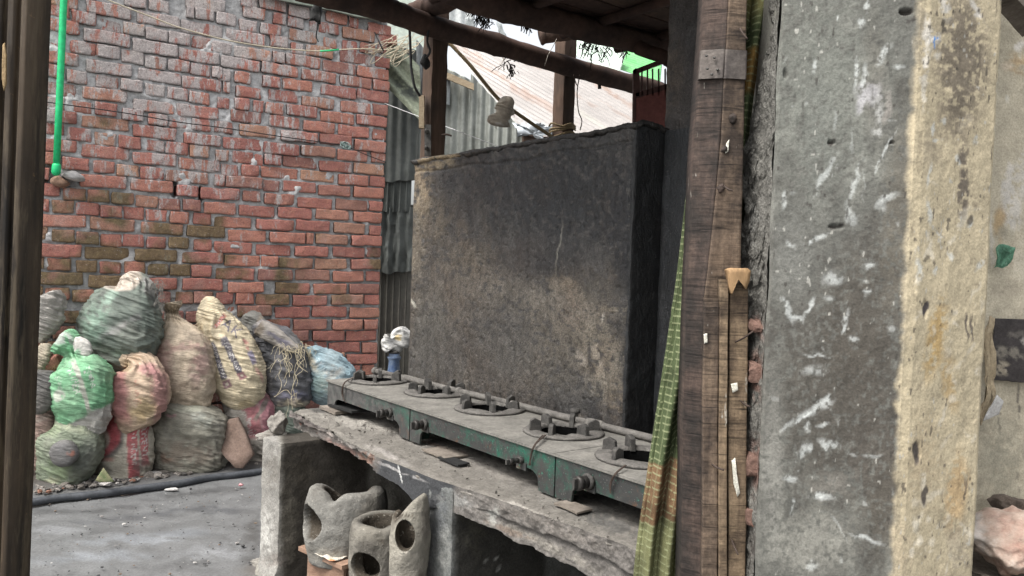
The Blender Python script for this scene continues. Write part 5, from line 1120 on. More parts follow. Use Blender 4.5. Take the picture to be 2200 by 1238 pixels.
# dry creeper hanging from the rafters
M_CREEP = m_simple('dead_creeper', (.018, .014, .011), (.05, .04, .03), 40, .95)
def creeper(pts, label, n=160, Y=4.4, spread=.05, L=.08, seed=0):
    o = straw('dry_creeper', [P(x, y, Y) for x, y in pts], n, spread, L, M_CREEP, None, .0022, seed); tag(o, label, 'creeper')
creeper([(1262, 82), (1272, 92), (1284, 86), (1296, 76), (1310, 74), (1290, 102), (1302, 112), (1276, 104), (1320, 84), (1335, 92), (1345, 100), (1260, 96)], 'tangled dead creeper hanging by the short bamboo end above the green roof', 170, 4.45, .08, .05, 1)
creeper([(1020, 20), (1028, 30), (1038, 40), (1048, 48), (1034, 24)], 'black wisps hanging from the roof edge near the first post', 120, 4.0, .05, .04, 2)
creeper([(1128, 38), (1132, 46), (1136, 36)], 'small black tuft hanging from the middle of the roof edge', 70, 4.1, .03, .05, 3)
creeper([(1090, 128), (1096, 142), (1102, 152), (1088, 138)], 'black shreds dangling beneath the bamboo beam between the posts', 26, 4.3, .03, .05, 4)
for i, (pts, lb) in enumerate((([(1000, 40), (1018, 36), (1020, 56), (1008, 66), (1000, 56)], 'grey scrap of tin hanging in the gap under the roof, left one'), ([(1068, 44), (1078, 52), (1090, 84), (1080, 86), (1070, 66)], 'grey pointed tin scrap hanging in the gap under the roof, right one'))):
    tag(prism('tin_scrap', pts, 5.6, .006, m_simple('scrap_tin_%d' % i, (.22, .24, .24), (.34, .36, .36), 20), None, 0, .01), lb, 'scrap')
# ================================================================== kitchen roof frame
def post(label, x0, x1, ytop, ybot, Y, xm, seed, matL, matR, xt=0):
    root = empty('wooden_post', P((x0 + x1) / 2, ybot, Y)); tag(root, label, 'post', 'square wooden posts holding the kitchen roof')
    a = P(x0, ybot, Y); b = P(x1, ybot, Y); w_ = b[0] - a[0]; zt = P(x0, ytop, Y)[2]
    ang = math.radians(30)
    # box turned so that its left face and its right face both show: widths from the corner position
    f = (xm - x0) / (x1 - x0); c = P(xm, ybot, Y - .03); c[2] = 0
    eL = P(x0, ybot, Y + .02) - P(xm, ybot, Y - .03); eL[2] = 0; eR = P(x1, ybot, Y + .05) - P(xm, ybot, Y - .03); eR[2] = 0
    o = nbox('post_shaft', c, eR, eL, UP * zt, (8, 8, 160), matR, root, .004, 14, None, seed, 3, .006); rel(o, root)
    o.data.materials.append(matL)
    # left-hand face gets a paler wood: the light on it is painted in
    nrm = np.cross(eL, UP); nrm /= np.linalg.norm(nrm)
    if nrm[1] > 0: nrm = -nrm
    for pl_ in o.data.polygons:
        if pl_.normal.dot(Vector(nrm)) > .75: pl_.material_index = 1
    return root, o
p1, _ = post('tall dark wooden post with a red brown face beside the brick wall end', 901, 956, -80, 340, 4.12, 922, 3, M_WOODR, M_WOODD)
p2, _ = post('rough wooden post tied with cord rising behind the middle of the black wall', 1184, 1232, -20, 310, 4.75, 1207, 5, M_WOODG, M_WOODD)
# batten and iron strap nailed on the first post
rel(nbox('batten', P(900, 205, 4.07), P(911, 205, 4.07) - P(900, 205, 4.07), (0, .03, 0), P(900, 275, 4.07) - P(900, 205, 4.07), (4, 2, 20), M_WOODL, p1, .002, 30), p1)
for y in (282, 318): rel(rock('bolt', 916, y, 4.06, 5, 5, M_IRON, 2, 0, .012, p1, 2), p1)
rel(nbox('iron_strap', P(912, 268, 4.075), P(926, 268, 4.07) - P(912, 268, 4.075), (0, .006, 0), P(912, 335, 4.075) - P(912, 268, 4.075), (3, 1, 8), M_IRON, p1, .001), p1)
rel(tube('hook', crv([P(950, 290, 4.1), P(960, 289, 4.06), P(970, 292, 4.05)], 4), .005, M_WIRE, p1), p1)
mb = MB()
for k, (ya, yb) in enumerate(((265, 268), (276, 272), (282, 276), (296, 285))):
    mb.add(*tubeVF(crv([P(1180, ya + 6, 4.80), P(1186, ya, 4.70), P(1207, yb + 3, 4.69), P(1226, yb - 2, 4.72), P(1236, yb + 4, 4.80)], 5), .006, 6))
rel(mb.build('cord_binding', M_TIE, p2, True), p2)
def bamboo(label, pts, r, seed=0, ends=True, mat=None, nodes=(.3, .62, .9)):
    root = empty('bamboo_beam', pts[0]); tag(root, label, 'beam', 'smoke blackened bamboo beams of the kitchen roof')
    q = crv(pts, 26); n = len(q); q = [p + np.array([0, float(vn(np.array([i * .11, seed, 0]))), float(vn(np.array([i * .11, seed, 5])))]) * .006 for i, p in enumerate(q)]
    rr = [r * (1 + .05 * float(vn(np.array([i * .25, 0, seed])))) + sum(.10 * r * math.exp(-((i / n - d) * n / 1.1) ** 2) for d in nodes) for i in range(n)]
    V, Fc = tubeVF(q, rr, 20); V = V + np.stack([fbm(V, 22, 3, seed + i) for i in range(3)], -1) * .004
    o = obj('beam_shaft', V, Fc, mat or M_BEAM, root, True); rel(o, root); return root
Zb = 2.53
bamboo('long bamboo beam crossing in front of both wooden posts', [PZ(640, -26, Zb), PZ(800, 12, Zb), PZ(930, 58, Zb), PZ(1205, 138, Zb - .01), PZ(1415, 196, Zb)], .056, 1)
bamboo('thick bamboo beam along the edge of the kitchen roof', [PZ(960, -22, 2.60), PZ(1100, 22, 2.60), PZ(1260, 62, 2.60), PZ(1440, 108, 2.60)], .062, 2)
bamboo('bamboo rafter resting on top of the first post', [P(886, 30, 4.06), P(925, 14, 3.98), P(1010, -16, 3.8), P(1100, -60, 3.6)], .05, 3)
bamboo('short bamboo pole with a sawn end poking out past the second post', [P(1160, 75, 4.55), P(1210, 68, 4.55), P(1300, 58, 4.6), P(1440, 52, 4.7)], .052, 4, mat=m_wood('pale_bamboo', (.12, .08, .06), (.20, .14, .11), (.05, .035, .03), (.4, .4, .4), 14), nodes=(.03, .5))
bamboo('lower bamboo rafter running to the black column under the roof', [P(1290, 74, 4.5), P(1350, 92, 4.4), P(1440, 132, 4.2)], .035, 6)
def build_kroof():
    root = empty('kitchen_roof', B(1.2, 1.4, 2.7)); tag(root, 'dark smoke stained underside of the bamboo and board kitchen roof', 'roof')
    # plan: beam line runs along BN; roof covers the side towards BD
    q0 = PZ(960, -22, 2.70); u0 = (q0 - BO) @ BD; w0 = (q0 - BO) @ BN
    for i in range(15):
        wd = .145; u = u0 + .02 + i * .155
        if u > 3.0: break
        o = nbox('roof_board', B(u, w0 - 1.1, 2.665 + random.uniform(-.006, .006)), BD * wd, BN * 3.4, UP * .022, (3, 50, 1), M_BEAM if i % 3 else M_WOODD, root, .005, 8, None, i); rel(o, root)
    for j in range(7):
        w_ = w0 - .5 + j * .42; rel(tube('rafter', [B(u0 - .0, w_, 2.635), B(u0 + 1.0, w_ + .02, 2.645), B(u0 + 1.9, w_, 2.63)], .026, M_BEAM, root, 10), root)
    o = ribbed('roof_tin', B(u0 - .03, w0 - 1.2, 2.72), B(u0 - .03, w0 + 2.5, 2.72), BD * 2.1 , 200, 20, .076, .009, M_TIND, root, seed=4); rel(o, root)
build_kroof()
# red brown gate with barred top
def build_gate():
    root = empty('metal_gate', P(1385, 300, 4.3)); tag(root, 'red brown metal gate with a barred slanting top beside the black column', 'gate')
    M = m_simple('red_oxide_paint', (.13, .045, .04), (.19, .07, .06), 8, .6, .001); Md = m_simple('dark_gate_frame', (.055, .028, .024), (.09, .045, .04), 8, .6); Y = 4.3
    def bar(nm, pts, mat=Md, d=.03):
        P4 = [P(x, y, Y) for x, y in pts]; P4 = np.array(P4 + [p + np.array([0, d, 0]) for p in P4]); o = obj(nm, P4, [(0, 3, 2, 1), (4, 5, 6, 7), (0, 1, 5, 4), (1, 2, 6, 5), (2, 3, 7, 6), (3, 0, 4, 7)], mat, root, False); rel(o, root)
    bar('stile', [(1361, 150), (1367, 146), (1367, 330), (1359, 330)]); bar('top_rail', [(1361, 150), (1440, 120), (1440, 130), (1361, 160)]); bar('mid_rail', [(1366, 200), (1440, 178), (1440, 190), (1366, 212)])
    bar('gate_panel', [(1366, 212), (1440, 190), (1440, 330), (1366, 330)], M, .012)
    for x in (1378, 1390, 1401, 1414, 1428): bar('gate_bar', [(x, 148), (x + 3, 147), (x + 3, 205), (x, 206)], Md, .012)
    bar('gate_bar', [(1367, 156), (1374, 152), (1374, 206), (1367, 208)])
build_gate()
# grey-green strip on top of the right end of the brick wall, behind the beam
o = nbox('mint_sheet', W(.95, 3.075, .05), WE * .96, WN * .02, UP * .30, (60, 2, 18), M_GREEN_PLASTER, None, .012, 6, None, 3)
tag(o, 'grey green plastered strip on the brick wall just below the bamboo beam', 'sheet')
# ================================================================== hanging things, wires
M_CREAM = m_simple('cream_wire', (.42, .36, .26), (.56, .5, .38), 20, .6)
M_BLK = m_simple('black_wire', (.012, .012, .013), (.03, .03, .03), 20, .6)
Yq = lambda x: Yw(x) - .10
cw = empty('cream_wire', P(820, 105, Yq(820))); tag(cw, 'cream wire sagging across the brick wall into a tangled coil', 'wire')
rel(tube('wire_run', crv([P(x, y, Yq(x)) for x, y in ((180, -26), (231, 0), (329, 38), (387, 60), (480, 85), (560, 99), (620, 106), (685, 110), (729, 107), (793, 105), (822, 109))], 6), .0042, M_CREAM, cw, 6), cw)
mb = MB(); rg = np.random.default_rng(6)
for i in range(11):
    c0 = (842 + rg.normal(0, 18), 102 + rg.normal(0, 7)); a = math.radians(-34 + rg.normal(0, 12)); rx, ry = rg.uniform(22, 48), rg.uniform(3, 9); q = []
    for t in np.linspace(0, 2 * PI, 14): u, v = rx * math.cos(t), ry * math.sin(t); q.append(P(c0[0] + u * math.cos(a) - v * math.sin(a), c0[1] + u * math.sin(a) + v * math.cos(a), Yq(830) - .03 + rg.normal(0, .01)))
    mb.add(*tubeVF(crv(q, 2), .0028, 5, False))
rel(mb.build('wire_coil', M_CREAM, cw, True), cw)
rel(tube('green_tape', [P(x, y, Yq(x) - .002) for x, y in ((688, 110), (706, 109), (728, 107))], .006, M_GP, cw), cw)
bw = empty('black_wire', P(740, 312, Yq(740))); tag(bw, 'thin black wire stretched low across the brick wall to a knot', 'wire')
rel(tube('wire_run', crv([P(x, y, Yq(x) + .02) for x, y in ((70, 215), (95, 219), (262, 242), (380, 262), (480, 275), (600, 293), (729, 311), (745, 315), (790, 334), (829, 349))], 5), .0034, M_BLK, bw, 6), bw)
mb = MB()
for i in range(7):
    q = [P(742 + 11 * math.cos(t + i) * rg.uniform(.6, 1.1), 313 + 8 * math.sin(t * 1.3 + i), Yq(742) - .01 + rg.normal(0, .01)) for t in np.linspace(0, 6.2, 10)]; mb.add(*tubeVF(crv(q, 3), .003, 5, False))
rel(mb.build('wire_knot', m_simple('green_grey_wire', (.12, .2, .18), (.3, .34, .33), 60), bw, True), bw)
nl = tube('long_nail', [P(805, 70, Yq(815)), P(824, 110, Yq(820) - .05)], .005, M_BLK, None, 8); tag(nl, 'black spike sticking out of the brick wall above the wire coil', 'nail')
st = tube('string', crv([P(826, 222, 5.75), P(896, 249, 4.9), P(955, 271, 4.4), P(1074, 316, 3.95)], 8), .0022, m_simple('white_string', (.4, .4, .4), (.55, .55, .55), 20), None, 5); tag(st, 'thin white string running from the brick wall end past the first post', 'string')
hc = tube('hanging_cord', crv([P(880, 62, 3.95), P(882, 110, 3.95), P(884, 150, 3.95), P(891, 186, 3.95), P(902, 206, 4.0)], 8), .0065, M_BLK, None, 8); tag(hc, 'knotted black cord hanging from the bamboo beam left of the first post', 'cord')
fl = tube('hanging_cord', crv([P(921, 60, 3.95), P(918, 90, 3.96), P(924, 110, 3.97), P(916, 125, 4.0)], 8), .006, M_BLK, None, 8); tag(fl, 'short black cord looped over the beam beside the black lump', 'cord')
tag(rock('soot_lump', 914, 134, 4.03, 9, 16, M_BLACK, 4, 5, .03, None, 3, .35), 'black sooty lump stuck to the first post below the beam', 'lump')
rg_ = prism('black_rag', [(664, 44), (668, 22), (676, 6), (686, 4), (690, 14), (688, 50), (684, 52), (676, 44)], 3.78, .02, M_BLACK, None, 0, .012); tag(rg_, 'black rag hanging from the left end of the bamboo beam', 'rag')
sg = tube('string', crv([P(683, 40, 3.8), P(682, 60, 3.85), P(679, 78, 3.9), P(684, 90, 3.9)], 5), .003, M_BLK, None, 5); tag(sg, 'short black thread trailing below the black rag', 'string')
cb = tube('slack_cord', crv([P(957, 84, 4.3), P(1010, 140, 4.3), P(1070, 212, 4.3), P(1120, 250, 4.3), P(1186, 294, 4.5)], 6), .010, M_TIE, None, 8); tag(cb, 'dark cord stretched from the beam down to the second post', 'cord')
lt = empty('lamp_holder', P(1080, 230, 4.26)); tag(lt, 'cobwebbed cream lamp holder wrapped in plastic on the slack cord', 'lamp')
M_LINT = m_simple('lint_plastic', (.30, .25, .20), (.5, .46, .4), 50, .9, .006)
rel(sweep('wrapped_plastic', [(1082, 208, 3), (1084, 214, 8), (1087, 224, 12), (1086, 236, 13), (1081, 248, 9), (1076, 258, 12), (1073, 266, 15), (1072, 271, 7)], 4.26, (.36, .31, .25), [('s', 1094, 236, 8, 16, 0, (.12, .10, .08), .8, .5), ('s', 1074, 266, 16, 6, 0, (.6, .58, .55), .8, .5), ('s', 1082, 216, 10, 8, 0, (.16, .13, .1), .7, .5)], nr=90, nc=80, wr=.013, wsc=(9, 14), seed=41, dmax=.04, parent=lt), lt)
rel(straw('cobweb', [P(1074, 220, 4.25), P(1096, 236, 4.25), P(1068, 262, 4.25)], 40, .02, .04, M_LINT, lt, .0008, 6), lt)
for i, (pts, lb) in enumerate(((((1093, 88), (1088, 110), (1080, 132), (1074, 140)), 'cobweb thread on the beam left of the hanging shreds'), (((1196, 84), (1188, 100), (1178, 118), (1170, 142)), 'forked cobweb thread crossing the beam at the second post'), (((1232, 160), (1240, 184), (1246, 160), (1241, 186), (1240, 210), (1243, 240), (1250, 260), (1246, 280)), 'thin tangled wire hanging right of the second post'))):
    tag(tube('thread', crv([P(x, y, 4.45) for x, y in pts], 5), .0022 if i < 2 else .003, M_LINT if i < 2 else M_WIRE, None, 5), lb, 'thread')
hk = nbox('iron_peg', P(1283, 160, 4.9), P(1290, 160, 4.9) - P(1283, 160, 4.9), (0, .02, 0), P(1285, 190, 4.9) - P(1283, 160, 4.9), (2, 2, 6), M_IRON, None, .002); tag(hk, 'short iron peg hanging under the beam right of the second post', 'peg')
# ================================================================== blue can with a plastic bag
bc = empty('blue_can', P(848, 790, 4.55)); tag(bc, 'dented blue metal can standing behind the end of the bench', 'can')
M_BLUE = m_simple('blue_paint', (.035, .07, .16), (.16, .2, .25), 26, .5, .001)
Yc = 4.55; r_ = 14 * Yc / FOC; bx_ = P(849, 700, Yc); z_ = lambda y: P(849, y, Yc)[2]
V, Fc = tubeVF([np.array([bx_[0], Yc, z]) for z in (0.0, z_(900), z_(800), z_(776), z_(770), z_(768), z_(764), z_(758))], [r_ * .95, r_ * 1.0, r_ * .98, r_ * .82, r_ * 1.0, r_ * 1.08, r_ * .8, r_ * .82], 24)
rel(obj('can_body', V, Fc, M_BLUE, bc), bc)
V, Fc = tubeVF([np.array([bx_[0], Yc, z_(759)]), np.array([bx_[0], Yc, z_(754)])], [r_ * .86, r_ * .84], 20); rel(obj('can_lid', V, Fc, M_IRON, bc), bc)
M_BAG = m_simple('thin_plastic_bag', (.52, .52, .5), (.7, .7, .68), 40, .35, .004, spec=.6)
b_ = sweep('plastic_bag', [(842, 713, 3), (848, 718, 12), (854, 727, 20), (846, 738, 19), (852, 747, 12), (850, 755, 6)], Yc, (.42, .42, .41), [('s', 858, 726, 11, 6, 0, (.6, .45, .18), .85, .4), ('s', 842, 735, 8, 8, 0, (.68, .68, .68), .7, .5)], nr=90, nc=90, wr=.016, wsc=(14, 16), seed=43, dmax=.05, mat=M_SACK)
tag(b_, 'crumpled white and yellow plastic bag stuffed on top of the blue can', 'bag')
# ================================================================== near doorway: timber, curtain, plastered pier
def m_timber(name, c1, c2, c3):
    """rough sawn board: saw marks across, grain along"""
    n = NT(name, .82, .3); g = n.noise(10, 6, .7, n.map((6, 6, .5)), .6); saw = n.noise(9, 3, .6, n.map((2, 2, 26))); blot = n.noise(9, 5, .7); f = n.noise(160, 3, .7)
    c = n.mix(n.ramp(g, (.3, 0), (.7, 1)), c1, c2); c = n.mix(n.ramp(blot, (.42, 0), (.60, .9)), c, c3)
    c = n.mix(1, c, n.ramp(saw, (.38, .72), (.52, 1.10)), 'MULTIPLY'); c = n.mix(1, c, n.ramp(f, (.3, .75), (.7, 1.25)), 'MULTIPLY')
    cut = n.ramp(n.noise(3.2, 3, .6, n.map((.7, .7, 17))), (.575, 1), (.60, .35), (.625, 1)); c = n.mix(1, c, cut, 'MULTIPLY')
    c = n.mix(n.ramp(n.noise(30, 4, .8, n.map((1, 1, .35))), (.66, 0), (.71, .7)), c, (.42, .40, .35))
    nr = n.bump(saw, .5, .002); nr = n.bump(g, .5, .003, nr); nr = n.bump(f, .4, .001, nr); return n.done(c, None, nr)
M_T1 = m_timber('dark_sawn_timber', (.040, .028, .023), (.095, .066, .052), (.018, .015, .013))
M_T2 = m_timber('brown_sawn_timber', (.080, .056, .040), (.18, .130, .090), (.035, .026, .021))
M_T3 = m_timber('tan_sawn_timber', (.10, .070, .046), (.24, .175, .11), (.055, .038, .026))
YD = 1.36
def strip(name, L, Rr, Y, th, mat, parent, seed=0, yr=0.0, amp=.0012, nz=260):
    """upright board between two image edges [(x, y)...] at distance Y, real thickness th; yr turns the right edge away"""
    ys = np.linspace(min(p[1] for p in L), max(p[1] for p in L), nz); lx = np.interp(ys, [p[1] for p in L], [p[0] for p in L]); rx = np.interp(ys, [p[1] for p in Rr], [p[0] for p in Rr])
    nx = 18; V = []
    for x0, x1, y in zip(lx, rx, ys):
        a, b = P(x0, y, Y), P(x1, y, Y + yr); b[2] = a[2]
        row = [a + np.array([0, th, 0])] + [a + (b - a) * t for t in np.r_[0, .03, np.linspace(.1, .9, nx - 4), .97, 1]] + [b + np.array([0, th, 0])]
        V.append(row)
    V = np.array(V); m = V.shape[1]; f = fbm(V * [1, 1, .35], 30, 3, seed) * amp + fbm(V * [1, 1, 3], 26, 2, seed + 4) * amp * .8
    e = np.zeros(m); e[1] = .0018; e[-2] = .0018; V[..., 1] += f + e
    V[..., 0] += fbm(V * [0, 0, 1], 12, 3, seed + 9) * .0012
    o = obj(name, V.reshape(-1, 3), gridF(nz, m, True)[:, ::-1], mat, parent, True)
    bm = bmesh.new(); bm.from_mesh(o.data); bmesh.ops.recalc_face_normals(bm, faces=bm.faces); bm.to_mesh(o.data); bm.free(); return o
def build_timber():
    root = empty('timber_jamb', P(1520, 1200, YD)); tag(root, 'rough sawn timber door post with a nailed metal strap beside the curtain', 'door post')
    T, Bt = -160, 1400
    A = [(1521, T), (1514, 0), (1503, 150), (1490, 350), (1478, 600), (1469, 900), (1463, 1238), (1460, Bt)]
    Bq = [(1571, T), (1566, 0), (1558, 130), (1549, 300), (1530, 500), (1513, 640), (1510, 900), (1508, 1238), (1507, Bt)]
    C = [(1612, T), (1605, 0), (1602, 130), (1598, 300), (1591, 590), (1589, Bt)]
    rel(strip('shaded_face_board', A, Bq, YD + .02, .05, M_T1, root, 1, -.018), root)  # darker timber colour paints in the shade on this face
    rel(strip('main_board', Bq, C, YD, .05, M_T2, root, 2, .004), root)
    rel(strip('cover_strip', [(1514, 640), (1511, 900), (1509, 1238), (1508, Bt)], [(1546, 640), (1543, 900), (1542, 1238), (1541, Bt)], YD - .012, .013, M_T2, root, 3), root)
    rel(strip('cover_strip', [(1548, 600), (1546, 900), (1545, 1238), (1544, Bt)], [(1566, 600), (1563, 900), (1562, 1238), (1562, Bt)], YD - .018, .018, M_T3, root, 4), root)
    rel(strip('cover_strip', [(1569, 610), (1566, 900), (1565, 1238), (1565, Bt)], [(1609, 590), (1606, 900), (1602, 1238), (1602, Bt)], YD - .010, .030, M_T3, root, 5), root)
    # freshly chopped top of the last strip
    rel(prism('chopped_end', [(1562, 590), (1560, 580), (1566, 576), (1604, 576), (1610, 582), (1607, 606), (1600, 622), (1594, 604), (1582, 600), (1574, 616), (1570, 632), (1565, 618)], YD - .018, .02, m_simple('fresh_cut_wood', (.20, .125, .06), (.33, .21, .11), 40, .8, .001, (1, 1, .3)), root, 0, .0015), root)
    MS = m_simple('strap_steel', (.075, .065, .06), (.15, .13, .115), 30, .6, .001, metal=.4)
    rel(strip('metal_strap', [(1506, 108), (1502, 170)], [(1559, 106), (1555, 170)], YD + .012, .012, MS, root, 6, -.014, .0006, 20), root)
    rel(strip('metal_strap', [(1559, 106), (1555, 168)], [(1606, 112), (1603, 170)], YD - .004, .008, MS, root, 7, .004, .0006, 20), root)
    for x, y in ((1518, 120), (1535, 124), (1520, 148), (1542, 150), (1530, 160)): rel(rock('nail_head', x, y, YD - .001, 3, 3, M_IRON, 1, 0, .003, root, 2, .1), root)
    for x, y, r in ((1574, 258, 9), (1556, 322, 7), (1548, 405, 8), (1536, 1216, 12), (1535, 1078, 7)): rel(rock('wood_knot', x, y, YD + .002, r, r * 1.3, M_WOODR if y > 1100 else M_T1, int(x), 0, .006, root, 3, .2), root)
    for (x0, y0, x1, y1) in ((1580, 735, 1618, 712), (1530, 998, 1556, 1010), (1572, 1160, 1586, 1192), (1590, 62, 1606, 84), (1556, 400, 1574, 410), (1592, 862, 1612, 874)): rel(tube('bent_nail', crv([P(x0, y0, YD - .012), P((x0 + x1) / 2, (y0 + y1) / 2 + 2, YD - .035), P(x1, y1, YD - .04)], 4), .0016, M_WIRE, root, 6), root)
    # paint drips
    MP = m_simple('white_paint_drip', (.5, .48, .4), (.62, .6, .52), 60, .7)
    for pts in ([(1572, 990), (1580, 984), (1583, 1020), (1590, 1060), (1584, 1068), (1576, 1040)], [(1570, 825), (1584, 822), (1586, 838), (1574, 844)], [(1512, 718), (1519, 716), (1520, 736), (1513, 738)], [(1560, 308), (1566, 300), (1564, 326), (1558, 330)]): rel(prism('paint_drip', pts, YD - .0125 if pts[0][0] > 1566 else (YD - .014 if pts[0][1] > 640 else YD - .001), .003, MP, root, 0, .0006), root)
build_timber()
def build_curtain():
    L = [(1525, -160), (1512, 0), (1500, 200), (1487, 300), (1476, 420), (1456, 600), (1432, 760), (1408, 900), (1390, 1020), (1372, 1140), (1361, 1238), (1350, 1400)]
    Rr = [(1672, -160), (1652, 0), (1628, 130), (1612, 250), (1606, 400), (1600, 560), (1580, 700), (1530, 900), (1500, 1020), (1484, 1140), (1476, 1238), (1470, 1400)]
    ny, nx = 620, 150
    ys = np.linspace(-160, 1400, ny); lx = np.interp(ys, [p[1] for p in L], [p[0] for p in L]); rx = np.interp(ys, [p[1] for p in Rr], [p[0] for p in Rr])
    ker = np.hanning(61); ker /= ker.sum(); sm = lambda a: np.convolve(np.pad(a, 30, 'edge'), ker, 'valid'); lx, rx = sm(lx), sm(rx)
    Yc = 1.455; S_ = np.linspace(0, 1, nx)
    zc = np.array([P(1500, y, Yc)[2] for y in ys]); X0 = np.array([P(x, y, Yc)[0] for x, y in zip(lx, ys)]); X1 = np.array([P(x, y, Yc)[0] for x, y in zip(rx, ys)])
    X = X0[:, None] + (X1 - X0)[:, None] * S_[None]; Z = np.repeat(zc[:, None], nx, 1)
    q = np.stack([np.repeat(S_[None], ny, 0) * 3, Z * .6, Z * 0], -1)
    ph = S_[None] * 2 * PI * 3.1 + fbm(q, 1.5, 3, 2) * 3.0
    D = np.sin(ph) * .015 + np.sin(ph * 2.1 + 1) * .004 + fbm(np.stack([X, Z, X * 0], -1), 14, 3, 4) * .004 + S_[None] * 0
    X = X + np.cos(ph) * .0035
    V = np.stack([X, Yc + D, Z], -1)
    # cloth coordinate along the length, slightly uneven, gives the woven lines and colour bands
    yy = np.repeat(ys[:, None], nx, 1) + S_[None] * 30 + fbm(q, 2, 2, 8) * 8
    px = yy
    g = np.array((.070, .090, .042)); gd = np.array((.085, .115, .045)); org = np.array((.155, .095, .052)); yl = np.array((.155, .158, .078)); ol = np.array((.15, .14, .06))
    col = np.empty(V.shape); t1 = sst(1000, 1006, px)[..., None]; t2 = sst(1128, 1136, px)[..., None]; t0 = sst(30, 90, px)[..., None]; t3 = sst(235, 215, px)[..., None] * sst(120, 140, px)[..., None]
    col[:] = g; col = col * t0 + ol * (1 - t0); col = col * (1 - t3 * .9) + np.array((.22, .13, .04)) * t3 * .9
    col = col * (1 - t1) + org * t1; col = col * (1 - t2) + yl * t2
    ln = ((px % 15.5) < 1.9)[..., None] * .75; u = (S_ * 26) % 1; vl = (u < .10)[None, :, None] * .28
    col = col * .86; ln = np.maximum(ln, vl); col = col * (1 - ln) + np.array((.26, .28, .16)) * ln
    st_ = sst(.2, .5, fbm(V, 20, 3, 5))[..., None]; col = col * (1 - .35 * st_)
    n = NT('woven_cotton', .92, .15); c = n.attr(); f = n.noise(500, 2, .6); m = n.noise(25, 4, .6); c = n.mix(1, c, n.ramp(f, (.3, .7), (.7, 1.25)), 'MULTIPLY'); c = n.mix(1, c, n.ramp(m, (.3, .85), (.7, 1.15)), 'MULTIPLY')
    M = n.done(c, None, n.bump(f, .4, .0008, n.bump(m, .4, .003)))
    V[..., 1] -= ((px % 15.5) < 2.2) * .0008
    o = obj('curtain', V.reshape(-1, 3), gridF(ny, nx), M, None, True, col.reshape(-1, 3)); s_ = o.modifiers.new('s', 'SOLIDIFY'); s_.thickness = .0012
    tag(o, 'green and orange checked cotton curtain gathered in the doorway', 'curtain')
build_curtain()
YP = 1.30
M_PLAST = m_painted('trowelled_plaster', .88, 260, .0012, 30, .22, .25, None, .6, 0)
M_BRICKE = m_simple('dusty_brick_end', (.10, .055, .042), (.19, .12, .095), 60, .95, .003)
